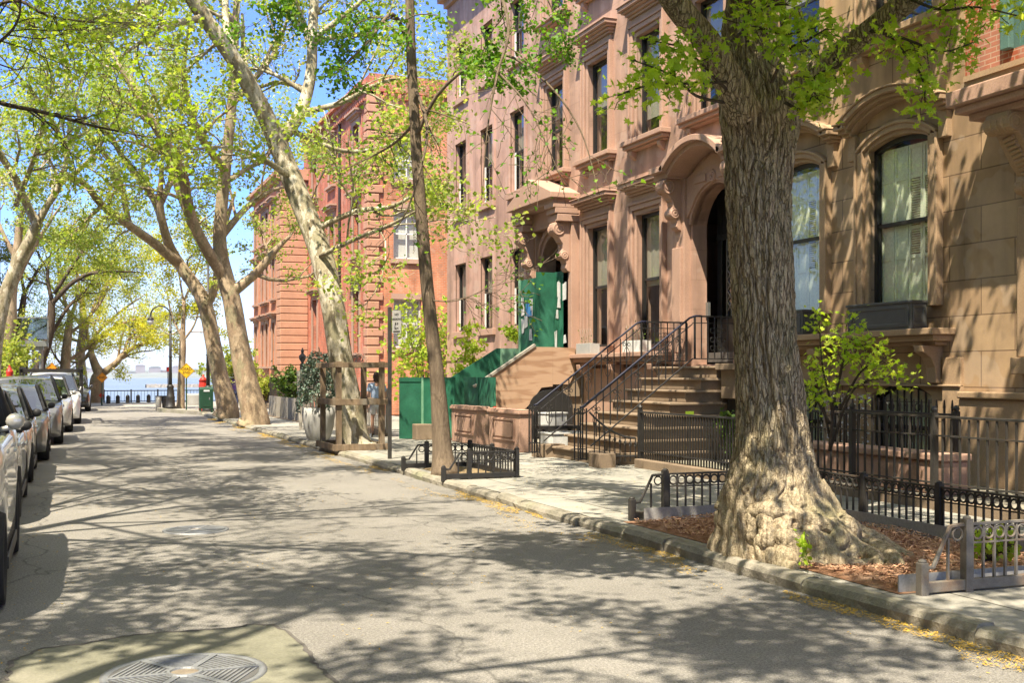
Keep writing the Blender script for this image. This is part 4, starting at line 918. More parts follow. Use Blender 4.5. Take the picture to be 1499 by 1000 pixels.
# visible low sprays with leaves against the facade
sp = []
for pts in [A((1064,120,9.9),(1010,122,9.5),(950,125,9.2),(905,140,9.0)), A((1060,150,9.9),(1020,140,9.4),(985,110,9.2),(920,85,9.0)),
            A((1064,130,9.8),(1030,95,9.5),(1000,70,9.3),(960,60,9.2)), A((1070,60,9.6),(1100,40,9.3),(1150,50,9.0),(1195,40,8.9)),
            A((1130,120,9.6),(1150,75,9.2),(1180,60,9.0),(1220,35,8.9)), A((1095,60,9.6),(1090,30,9.2),(1120,10,9.0),(1160,5,8.8)),
            A((1290,35,9.6),(1310,60,9.3),(1350,110,9.1),(1355,150,9.0)), A((1275,45,9.6),(1320,55,9.2),(1380,75,9.0),(1425,62,8.9)),
            A((1222,85,9.9),(1230,95,9.7),(1195,110,9.6),(1180,140,9.5)), A((1335,0,9.3),(1380,15,9.1),(1430,10,9.0),(1499,25,8.9)),
            A((1150,150,10),(1175,160,9.7),(1190,130,9.5),(1185,150,9.4))]:
    sp.append(pts)
lp = []
for k, pts in enumerate(sp):
    T2 = Tree(330+k); T2.limb(pts, (.018,.012,.006), 4, 4); T2.ramify(0, 9, .26, 5, 5, (30, 80), .25, -.06, .25, .5)
    T2.wood(4, 9, mt['dbark'], 'spray_twig', OK); lp.append(T2.leafpts(190, .075, .1))
leaves('leaf_spray', np.concatenate(lp), .064, MAPLE, mt['loak'], OK, T2.rs, .45)
OT.wood(0, 0, mt['oak'], 'limbs', OK); OT.wood(1, 9, mt['oak'], 'branches', OK);
cp = OT.leafpts(24000, .16); cp = cp[cp[:, 2] - (EYE + .345*(cp[:, 0]*ST + cp[:, 1]*CT)) > 0]
leaves('crown', cp, .12, PENT, mt['loak'], OK, OT.rs, .6)
# --- ginkgo
GT = Tree(41); gx = 18.75
GT.limb(A((652,700,gx-.1),(648,660,gx),(641,560,gx),(632,480,gx),(624,400,gx),(616,300,gx),(610,220,gx),(606,150,gx),(602,70,gx),(600,-20,gx),(598,-160,gx),(600,-330,gx)), (.25,.165,.122,.110,.105,.098,.092,.085,.08,.075,.06,.03))
gl = [GT.limb(p, tuple(q*.62 for q in r), 1) for p, r in [
    (A((607,205,gx),(640,140,18.4),(690,95,18.0),(740,80,17.5),(800,120,17.2),(850,190,17),(878,285,16.8)), (.06,.05,.04,.035,.028,.02,.008)),
    (A((602,70,gx),(575,20,18.4),(540,60,17.8),(490,110,17.3)), (.06,.05,.035,.012)),
    (A((604,-20,gx),(660,-60,18.2),(720,-30,17.4),(745,40,17),(728,110,16.8),(714,190,16.7),(706,290,16.6)), (.06,.055,.045,.04,.03,.02,.006)),
    (A((605,120,gx),(625,180,18.4),(618,240,18.1),(590,320,18),(545,370,17.8)), (.05,.045,.03,.02,.006)),
    (A((608,180,gx),(570,215,19.4),(500,250,20)), (.05,.03,.008)),
    (A((600,-100,gx),(700,-120,19.4),(780,-40,19.8),(830,60,20)), (.06,.05,.03,.008)),
    (A((600,-80,gx),(520,-110,18),(440,-60,17.4),(400,20,17)), (.06,.05,.03,.008)),
    (A((725,100,16.9),(770,150,16.6),(800,210,16.5),(826,270,16.4)), (.03,.022,.014,.005)),
    (A((628,440,gx),(670,440,18.4),(720,420,18.2),(760,410,18)), (.02,.014,.009,.004)),
    (A((600,-200,gx),(560,-330,18.4),(480,-420,18)), (.06,.04,.01)), (A((600,-240,gx),(680,-360,18.6),(780,-420,18.9)), (.06,.04,.01))]]
for q, i in enumerate(gl): GT.ramify(i, 12, 1.0, 2, 3, (30, 70), .2, -.05, .15, .5, (4, 3), .8)
t = thing('ginkgo_tree', 'slender young ginkgo tree with drooping thin branches inside the small black tree guard', 'tree', (G(648, 692, SW)[0], G(648, 692, SW)[1], SW))
GT.wood(0, 0, mt['gink'], 'trunk', t); GT.wood(1, 9, mt['gink'], 'branches', t); gp = GT.leafpts(19000, .07, .1); gp = gp[(gp[:, 2] > 6.0) | (GT.rs.random(len(gp)) < .07)]
leaves('crown', gp, .062, FAN, mt['lgink'], t, GT.rs, .5)
# --- plane tree in the timber frame
def plane(seed, trunk, limbs, bark, label, N, size=.082, mat='lplane', n1=8, L1=2.6, loc=None, spread=.13, group=None, name='plane_tree', cnt=(5, 4), upb=.03, tm=PENT):
    T = Tree(seed); T.limb(A(*trunk[0]), trunk[1], 0, 7)
    for p, r in limbs: T.limb(A(*p), tuple(q*.78 for q in r), 1)
    for i in range(1, len(T.limbs)):
        ln = np.linalg.norm(np.diff(T.limbs[i][0], axis=0), axis=1).sum()
        T.ramify(i, max(4, int(n1 * ln / 6)), L1, 2, 4, (30, 70), .22, upb, .2, .5, cnt)
    b = AT(*trunk[0][0]); loc = (b[0], b[1], SW)
    return tree_obj(name, label, 'tree', T, loc, mt[bark], N, spread, size, tm, mt[mat], group, 1)
z = 25.6
plane(51, ([(528,662,z),(522,645,z),(510,580,z),(500,530,z),(488,450,z),(474,385,z+.2),(455,330,z+.4),(425,255,z+.6),(405,205,z+.6),(382,155,z+.4),(345,90,z),(300,25,z-.4),(262,-30,z-.8),(180,-130,z-1.5)], (.44,.31,.275,.27,.265,.26,.25,.24,.22,.20,.18,.17,.15,.09)),
    [([(408,210,z+.6),(440,165,z+.8),(455,110,z+1),(458,40,z+1.2),(462,-60,z+1.5),(450,-200,z+2)], (.20,.18,.17,.15,.13,.05)),
     ([(458,338,z+.4),(520,310,z),(580,300,z-.6),(640,260,z-1.2)], (.09,.08,.06,.02)), ([(440,165,z+.8),(500,150,z+.6),(560,120,z+.2),(620,110,z)], (.1,.08,.06,.02)), ([(425,190,z+.8),(500,220,z+1.5),(560,215,z+2),(610,190,z+2)], (.09,.07,.05,.02)), ([(458,60,z+1.2),(520,50,z+2),(580,60,z+2.4)], (.09,.07,.02)),
     ([(470,375,z),(520,350,z-1.2),(570,330,z-2.2),(625,300,z-3)], (.08,.06,.05,.02)),
     ([(430,262,z+.6),(380,230,z-.5),(330,215,z-1.5),(270,220,z-2.4)], (.10,.08,.05,.02)),
     ([(345,90,z),(330,20,z+1),(340,-80,z+2)], (.14,.11,.05)), ([(300,25,z-.4),(240,40,z-1.6),(180,80,z-2.6)], (.12,.08,.03)),
     ([(262,-30,z-.8),(200,10,z-2.4),(120,30,z-4)], (.12,.08,.03)), ([(382,155,z+.4),(360,100,z+1.6),(355,20,z+2.4)], (.12,.10,.05)), ([(180,-130,z-1.5),(60,-200,z-3),(-60,-230,z-4)], (.12,.08,.03)), ([(455,60,z+1.2),(540,-10,z+1),(600,-100,z)], (.1,.07,.03))],
    'plane', 'leaning mottled pale plane tree growing inside the rough timber frame', 15000, group='plane trees along the right kerb', n1=6)
z = 37.6
plane(52, ([(372,626,z),(374,612,z),(362,560,z),(350,500,z),(340,440,z),(332,412,z),(322,350,z),(330,250,z),(340,150,z),(345,40,z),(350,-60,z)], (.60,.45,.37,.32,.30,.28,.22,.19,.16,.13,.06)),
    [([(338,430,z),(375,400,z),(400,370,z),(425,345,z)], (.25,.18,.15,.06)), ([(330,410,z),(285,330,z-1),(262,240,z-2),(230,190,z-3),(170,90,z-4)], (.26,.22,.19,.15,.06)),
     ([(332,412,z),(300,360,z+1),(270,300,z+1),(235,200,z+1),(195,120,z+1),(160,70,z+1)], (.24,.2,.17,.15,.12,.05)), ([(322,350,z),(360,305,z+1),(394,281,z+1.5),(425,270,z+2)], (.16,.13,.09,.03)), ([(338,262,z),(365,245,z+1),(390,230,z+1),(420,180,z+1)], (.13,.1,.08,.03)),
     ([(330,250,z),(290,190,z-2),(270,110,z-3),(280,20,z-4)], (.18,.14,.1,.05)), ([(340,150,z),(400,80,z+1),(430,0,z+1)], (.16,.1,.04)), ([(345,40,z),(300,-40,z-1),(240,-80,z-2)], (.14,.1,.04))],
    'plane2', 'thick knobbly plane tree, nearer of the pair on the right kerb beyond the timber frame', 10500, group='plane trees along the right kerb', n1=5)
z = 43.0
plane(53, ([(330,614,z),(334,600,z),(322,550,z),(312,500,z),(303,455,z),(290,425,z),(262,385,z),(245,350,z-.5),(235,300,z-1),(238,240,z-1.5)], (.52,.41,.32,.29,.28,.26,.21,.17,.13,.07)),
    [([(262,385,z),(225,355,z-1),(190,330,z-2),(150,300,z-3),(125,270,z-4),(90,250,z-5)], (.28,.22,.19,.17,.14,.06)), ([(245,350,z),(225,290,z),(180,230,z-1),(140,150,z-2)], (.2,.18,.14,.06)),
     ([(300,455,z),(315,420,z),(325,350,z),(345,280,z)], (.22,.19,.16,.06)), ([(150,300,z-3),(120,330,z-4),(90,360,z-5)], (.1,.07,.03)), ([(235,300,z-1),(270,220,z),(290,150,z)], (.16,.13,.06)), ([(190,330,z-2),(170,250,z-2),(120,180,z-3),(100,90,z-3)], (.14,.13,.11,.05))],
    'plane2', 'plane tree farther along the right kerb, its limbs arching left over the road', 10500, group='plane trees along the right kerb', n1=5)
# --- left pavement
z = 39.5
plane(54, ([(-14,600,z),(-12,560,z),(-6,500,z),(6,440,z),(24,392,z),(44,352,z),(56,325,z)], (.36,.29,.24,.225,.21,.20,.18)),
    [([(56,325,z),(70,300,z),(88,270,z),(100,220,z),(102,160,z),(95,90,z),(100,0,z)], (.18,.15,.14,.12,.1,.08,.03)), ([(54,328,z),(38,295,z),(25,265,z-1),(0,225,z-2),(-40,170,z-3)], (.2,.18,.17,.14,.06)),
     ([(88,270,z),(130,235,z-1),(160,190,z-2),(190,130,z-3),(200,60,z-3)], (.11,.09,.07,.05,.02)), ([(100,220,z),(130,160,z+1),(160,110,z+1),(200,50,z+1)], (.1,.08,.06,.02)), ([(95,90,z),(60,20,z-1),(40,-60,z-2)], (.09,.06,.03)), ([(102,160,z),(140,80,z),(165,20,z)], (.09,.06,.03)),([(24,300,z-2),(60,200,z-4),(70,100,z-5)], (.12,.09,.04)), ([(100,220,z),(60,150,z-4),(0,80,z-6)], (.1,.08,.03))],
    'plane', 'pale plane tree on the left pavement leaning right from the photo edge', 10500, group='plane trees on the left pavement', n1=6)
z = 48.5
plane(55, ([(0,600,z),(2,560,z),(8,520,z),(14,470,z),(16,430,z),(24,380,z),(30,320,z)], (.42,.36,.33,.30,.26,.2,.14)),
    [([(16,430,z),(40,380,z),(70,330,z),(90,300,z)], (.16,.14,.1,.04)), ([(24,380,z),(0,330,z),(-20,270,z)], (.14,.1,.04)), ([(30,320,z),(60,250,z),(90,180,z)], (.13,.09,.04))],
    'plane2', 'straight brown plane tree on the left pavement behind the parked cars', 5000, group='plane trees on the left pavement', n1=6)
z = 56
plane(56, ([(52,592,z),(56,560,z),(60,530,z),(70,500,z),(75,470,z),(76,440,z)], (.30,.27,.25,.23,.2,.16)),
    [([(76,445,z),(105,415,z),(135,400,z),(170,398,z),(205,398,z)], (.16,.14,.12,.08,.03)), ([(76,440,z),(70,400,z),(80,350,z)], (.14,.1,.04)), ([(70,500,z),(100,450,z+1),(130,420,z+2),(150,380,z+2)], (.12,.1,.07,.03)), ([(60,530,z),(40,500,z),(20,490,z)], (.1,.07,.03)), ([(80,430,z),(120,370,z),(160,330,z),(190,310,z)], (.12,.09,.06,.02))],
    'dbark', 'dark barked tree leaning beside the entrance canopy on the left', 9000, mat='lfar', n1=9, name='leaning_tree', L1=2.2)
z = 66
plane(57, ([(94,598,z),(95,560,z),(97,520,z),(100,490,z),(103,465,z)], (.36,.30,.27,.22,.18)),
    [([(103,465,z),(112,440,z),(116,400,z)], (.16,.12,.04)), ([(97,530,z),(120,515,z),(140,500,z),(162,488,z)], (.14,.12,.09,.03)), ([(96,540,z),(80,520,z),(72,500,z)], (.1,.07,.03)), ([(100,490,z),(125,470,z),(150,440,z),(165,400,z)], (.13,.1,.07,.03)), ([(103,465,z),(90,420,z),(85,370,z),(95,330,z)], (.14,.1,.07,.03))],
    'plane2', 'many limbed tree behind the truck on the left with yellow green leaves', 9000, mat='lyel', n1=10, name='branching_tree', L1=2.0)
z = 71
plane(58, ([(138,592,z),(141,575,z),(143,556,z),(146,548,z),(140,535,z),(133,515,z)], (.50,.46,.42,.36,.26,.2)),
    [([(146,550,z),(160,540,z),(172,530,z),(182,518,z),(205,505,z),(230,500,z)], (.32,.28,.25,.22,.14,.05)), ([(133,515,z),(150,490,z),(190,470,z),(225,465,z)], (.2,.16,.1,.04)), ([(133,515,z),(118,530,z),(95,528,z)], (.18,.12,.05)), ([(133,515,z),(128,480,z),(140,440,z)], (.18,.12,.05)), ([(182,518,z),(190,495,z),(215,480,z)], (.14,.1,.04)), ([(140,440,z),(170,400,z),(200,370,z)], (.1,.08,.03))],
    'plane2', 'crooked low spreading tree with yellow leaves by the waterfront railing', 12000, mat='lyel', n1=11, name='spreading_tree', L1=2.4)
z = 55.5
plane(59, ([(264,600,z),(265,590,z),(266,550,z),(268,510,z),(268,490,z),(270,440,z)], (.26,.19,.17,.16,.13,.08)),
    [([(268,495,z),(255,470,z),(245,430,z)], (.08,.06,.02)), ([(268,500,z),(285,475,z),(295,440,z)], (.08,.06,.02)), ([(268,480,z),(250,490,z),(235,480,z)], (.06,.04,.02)), ([(270,450,z),(262,400,z),(250,350,z)], (.07,.05,.02)), ([(270,440,z),(290,390,z),(300,350,z)], (.07,.05,.02))],
    'plane2', 'slim straight tree behind the yellow dead end sign at the street corner', 7500, mat='lyel', n1=10, name='corner_tree', L1=1.8)
z = 74
plane(62, ([(120,590,z),(121,560,z),(118,520,z),(122,480,z),(120,430,z)], (.40,.34,.3,.24,.15)),
    [([(118,520,z),(150,480,z),(185,450,z),(215,430,z)], (.16,.13,.1,.03)), ([(122,480,z),(90,440,z),(70,410,z)], (.15,.11,.04)), ([(122,480,z),(150,430,z),(170,370,z),(190,340,z)], (.15,.11,.08,.03)), ([(120,430,z),(110,380,z),(120,330,z)], (.13,.09,.04)), ([(118,500,z),(80,490,z),(50,470,z)], (.14,.1,.03))],
    'plane2', 'rounded park tree at the end of the street, behind the crooked waterfront tree', 8000, mat='lfar', n1=10, name='park_tree', L1=2.4)
z = 63
plane(63, ([(30,595,z),(31,560,z),(34,520,z),(30,480,z),(36,430,z)], (.36,.32,.28,.22,.14)),
    [([(34,520,z),(60,490,z),(90,470,z)], (.15,.12,.04)), ([(30,480,z),(10,440,z),(-10,400,z)], (.15,.11,.04)), ([(36,430,z),(60,390,z),(90,360,z)], (.12,.1,.04)), ([(36,430,z),(30,380,z),(40,330,z)], (.12,.09,.04)), ([(34,520,z),(5,500,z),(-15,490,z)], (.12,.09,.03))],
    'dbark', 'leafy park tree beyond the entrance canopy at the far left', 7000, mat='lfar', n1=10, name='park_tree', L1=2.2)
# --- near tree at the left, only its boughs reach into the frame
NT = Tree(61); nb = np.array((-3.5, 10.6, SW))
NT.limb([nb, nb+(.05,.1,2), nb+(.1,.3,4.2), nb+(.3,.2,6.5), nb+(.4,.5,9), nb+(.6,.4,11.5)], (.22,.18,.16,.13,.1,.05), 0)
for p, r in [([nb+(.1,.3,4.0)] + A((-70,120,14.4),(0,150,14.6),(60,163,14.4),(130,182,14.3),(190,195,14.2),(250,205,14.1)), (.10,.08,.055,.04,.025,.01)),
             ([nb+(.15,.3,5.2)] + A((-80,20,15),(20,0,15),(70,22,15),(140,32,15.5),(200,32,16)), (.08,.06,.04,.03,.01)),
             ([nb+(.15,.3,4.6)] + A((-60,90,14),(0,60,14),(28,25,14),(30,-30,14)), (.08,.05,.03,.02)),
             ([nb+(.3,.2,6), nb+(1.6,2.2,7.6), nb+(2.6,4.5,8.4), nb+(3.2,7,9)], (.12,.09,.06,.03)), ([nb+(.3,.2,6.5), nb+(2.6,.3,8.6), nb+(4.6,.4,9.6), nb+(6.2,.4,10)], (.12,.1,.07,.03)),
             ([nb+(.3,.2,6.5), nb+(2.0,-2.2,8.4), nb+(3.6,-4.2,9.4), nb+(4.6,-6,9.8)], (.12,.1,.05)), ([nb+(.4,.5,8), nb+(2,-1,10.5), nb+(3.5,-2,12)], (.1,.08,.04)), ([nb+(.4,.5,8.5), nb+(.6,-2.5,10.5), nb+(1,-5,11.5)], (.1,.08,.04)), ([nb+(.4,.5,7), nb+(-1,2.6,9), nb+(-2,5,10)], (.1,.08,.04))]:
    NT.limb(p, tuple(q*.5 for q in r), 1)
for i in range(1, len(NT.limbs)): NT.ramify(i, 10, 1.5, 2, 3, (30, 75), .22, .0, .3, .5, (5, 4), .7)
t = thing('maple_tree', 'near maple whose dark bough and bright green leaves hang into the upper left corner', 'tree', tuple(nb))
NT.wood(0, 0, mt['dbark'], 'trunk', t); NT.wood(1, 9, mt['dbark'], 'branches', t); leaves('crown', NT.leafpts(6200, .15), .075, MAPLE, mt['lnear'], t, NT.rs, .7)
# second row of kerb trees behind the viewer, whose crowns shade the near road
def shade_tree(seed, x, y, label, N=19000, lift=0):
    T = Tree(seed); b = np.array((x, y, SW)); T.limb([b, b+(.1,0,3), b+(.2,.2,6), b+(.1,.5,9), b+(.2,.4,12+lift)], (.2,.17,.14,.1,.04), 0)
    rs = T.rs
    for k in range(8):
        a = k*2.4+seed; h = 4.8+k*.7+lift; l = 6.6-.3*k
        T.limb([b+(.1,.1,h), b+np.array((math.cos(a)*l*.5, math.sin(a)*l*.5, h+1.3)), b+np.array((math.cos(a)*l, math.sin(a)*l, h+2))], (.07,.045,.015), 1)
    for i in range(1, len(T.limbs)): T.ramify(i, 10, 1.9, 2, 3, (30, 75), .22, .0, .15, .5, (5, 4), .8)
    return tree_obj('plane_tree', label, 'tree', T, (x, y, SW), mt['plane2'], N, .2, .10, PENT, mt['lplane'], None, 1)
shade_tree(71, 5.95, 1.5, 'plane tree on the right kerb just behind the viewpoint, crown over the near road')
shade_tree(72, -3.3, 3.0, 'plane tree on the left pavement beside the viewpoint, crown over the near cars')
shade_tree(74, -3.4, 17.5, 'plane tree on the left pavement out of view beside the silver saloons', 17000, 3.6)
shade_tree(75, -3.4, 27.0, 'plane tree on the left pavement out of view beside the dark compact saloon', 12000, 4.5)
# --- shrubs and small plants
def bush(name, label, c, rx, ry, rz, N, size, lm, tm=PENT, cat='bush', stems=7, seed=1, bark='dbark', group=None, up=.3):
    T = Tree(seed); c = np.array(c, float)
    for k in range(stems):
        a = T.rs.uniform(0, 6.28); q = T.rs.uniform(.3, 1); T.limb([c+(.1*math.cos(a)*rx,.1*math.sin(a)*ry,0), c+(q*.5*math.cos(a)*rx, q*.5*math.sin(a)*ry, rz*.5), c+np.array((q*.8*math.cos(a)*rx, q*.8*math.sin(a)*ry, rz*T.rs.uniform(.7,.95)))], (.02,.014,.006), 0, 3)
    for i in range(stems): T.ramify(i, 7, rz*.42, 1, 2, (30, 80), .25, .02, .2, .5, (3, 3))
    t = thing(name, label, cat, tuple(c), group); T.wood(0, 9, mt[bark], 'stems', t, ns=(5,4,3,3)); leaves('foliage', T.leafpts(N, size*.6), size, tm, mt[lm], t, T.rs, up); return t
ST_ = Tree(81)
ba = AT(1215, 640, 15.6)
for p in [[(1215,660,15.6),(1218,600,15.4),(1205,540,15.2),(1200,480,15.0),(1200,465,14.9)], [(1215,660,15.6),(1240,590,15.4),(1262,560,15.2),(1300,555,14.9),(1318,556,14.8)], [(1215,650,15.6),(1225,570,15.3),(1245,500,15.1),(1268,510,15)], [(1215,640,15.6),(1200,570,15.3),(1185,540,15.2)], [(1230,600,15.4),(1260,545,15.2),(1290,530,15),(1300,520,15)], [(1218,600,15.4),(1235,530,15.1),(1240,470,15)], [(1215,620,15.5),(1195,585,15.3),(1182,580,15.2)]]:
    ST_.limb(A(*p), (.02,.012,.005), 0, 4)
for i in range(len(ST_.limbs)): ST_.ramify(i, 9, .3, 1, 1, (30, 80), .25, .02, .35, .5)
t = thing('maple_sapling', 'young maple sapling with fresh green leaves in the areaway right of the big trunk', 'sapling', (ba[0], ba[1], .16))
ST_.wood(0, 9, mt['dbark'], 'stems', t); leaves('foliage', ST_.leafpts(700, .1, .2), .075, MAPLE, mt['loak'], t, ST_.rs, .5)
x, y = 5.72, 8.0
T = Tree(82)
for k in range(5): T.limb([(x+.02*k, y, .16), (x+.02*k-.03, y-.05+.02*k, .3), (x-.05+.03*k, y-.06+.03*k, .42)], (.004,.002), 0, 2)
for i in range(5): T.tips.append(i)
t = thing('root_sprout', 'small bright green sprout growing from the roots of the big tree', 'sprout', (x, y, .16)); T.wood(0, 0, mt['loak'], 'stems', t, ns=(4,)); leaves('foliage', T.leafpts(46, .03), .05, PENT, mt['loak'], t, T.rs, .4)
bush('garden_shrub', 'yellow green shrub growing behind the tall green hoarding', (11.9, 38.2, .1), 1.7, 1.3, 4.0, 2200, .13, 'lvine', seed=91, stems=14)
bush('garden_shrub', 'green shrub behind the low timber fence beyond the potted spruce', (9.0, 47.5, .1), 1.3, 1.2, 1.8, 2600, .1, 'lbush', seed=92, stems=10)
bush('garden_shrub', 'round shrub beside the far plane trees near the green relay box', (7.0, 54, .1), 1.5, 1.5, 2.9, 3600, .1, 'lfar', seed=93, stems=10)
bush('garden_shrub', 'small leafy shrub low in front of the banded corner mansion', (9.2, 58, .1), 1.0, 1.6, 1.5, 1500, .12, 'lfar', seed=94, stems=10)
bush('garden_shrub', 'green shrub on the left pavement under the dark leaning tree', (-2.0, 50, SW), 1.0, 1.4, 3.2, 2200, .12, 'lfar', seed=95, stems=10)
V = Tree(96)
for p in [[(690,560,33.5),(693,520,33.6),(688,495,33.7),(692,470,33.8)], [(655,560,34),(680,540,34),(705,532,33.6)], [(670,560,34),(668,530,34),(690,515,33.8),(700,510,33.6)]]: V.limb(A(*p), (.015,.01,.004), 0, 4)
for i in range(3): V.ramify(i, 10, .4, 1, 1, (40, 80), .2, 0, .1)
t = thing('wall_vine', 'thin bright vine climbing the wall of the plain brownstone', 'vine', (11.9, 32, .16)); V.wood(0, 9, mt['dbark'], 'stems', t); leaves('foliage', V.leafpts(700, .08), .11, PENT, mt['lvine'], t, V.rs, .2)
V = Tree(97); x0, y0_ = FX(770, 480, 11.9)
b0 = np.array((11.85, 29.95, 2.6))
for k in range(5): V.limb([b0, b0+(-.1, .1*k-.2, .3), b0+(-.15, .2*k-.35, .25+.08*k)], (.01,.004), 0, 3); V.tips.append(k)
t = thing('fern', 'little fern hanging beside the green boarded doorway', 'plant', tuple(b0)); V.wood(0, 9, mt['dbark'], 'stems', t, ns=(4,)); leaves('foliage', V.leafpts(160, .09), .1, PENT, mt['lvine'], t, V.rs, .3)
# white flowering vine on the areaway wall
V = Tree(98)
for k in range(9): V.limb([(11.9, 14.9+.13*k, .2), (11.88, 14.95+.12*k+.05*math.sin(k), .9), (11.86, 14.9+.12*k, 1.35+.1*math.sin(k*2))], (.008,.004), 0, 3)
for i in range(9): V.ramify(i, 7, .22, 1, 1, (30, 80), .25, 0, .1)
t = thing('flowering_vine', 'pale bare vine with tiny white flowers between the basement windows', 'vine', (11.9, 15.4, .16)); V.wood(0, 9, mt['greywood'], 'stems', t, ns=(5,3)); leaves('flowers', V.leafpts(500, .05), .035, QUAD, mt['paper'], t, V.rs, 0)
# hedge-like plants inside the stoop-side area
bush('area_shrub', 'dark little shrub behind the black railing below the stoop', (10.8, 16.6, .16), .7, .8, .9, 1300, .07, 'lbush', seed=99, stems=8)
bush('tree_pit_plant', 'low green weed in the mulch by the large tree guard', (7.3, 7.6, .17), .3, .3, .25, 220, .06, 'loak', seed=100, stems=5, cat='weed')
# ---------------------------------------------------------------- repeated parts
def repeat(name, mb, mat, parent, places, smooth=False, bevel=0):
    """the same small part at many places (mb is modelled about the origin)"""
    first = None; base = wloc(parent)
    for p in places:
        if first is None:
            me = bpy.data.meshes.new(name); me.from_pydata(mb.v, [], mb.f); bm = bmesh.new(); bm.from_mesh(me); bmesh.ops.recalc_face_normals(bm, faces=bm.faces); bm.to_mesh(me); bm.free()
            me.materials.append(mat); first = bpy.data.objects.new(name, me); o = first
            if smooth: me.polygons.foreach_set('use_smooth', [True]*len(me.polygons))
        else: o = first.copy()
        col.objects.link(o); o.parent = parent; o.location = Vector(p[:3]) - base
        if len(p) > 3: o.rotation_euler = (0, 0, p[3])
def text(s, size, mat, parent, loc, rot, name='lettering', ext=.003, align='CENTER'):
    cu = bpy.data.curves.new(name, 'FONT'); cu.body = s; cu.size = size; cu.align_x = align; cu.align_y = 'CENTER'; cu.extrude = ext; cu.space_line = .95
    o = bpy.data.objects.new(name, cu); col.objects.link(o); bpy.context.view_layer.update()
    me = bpy.data.meshes.new_from_object(o); bpy.data.objects.remove(o); o = bpy.data.objects.new(name, me); me.materials.clear(); me.materials.append(mat); col.objects.link(o)
    o.parent = parent; o.location = Vector(loc) - (wloc(parent) if parent else Vector((0,0,0))); o.rotation_euler = rot; return o
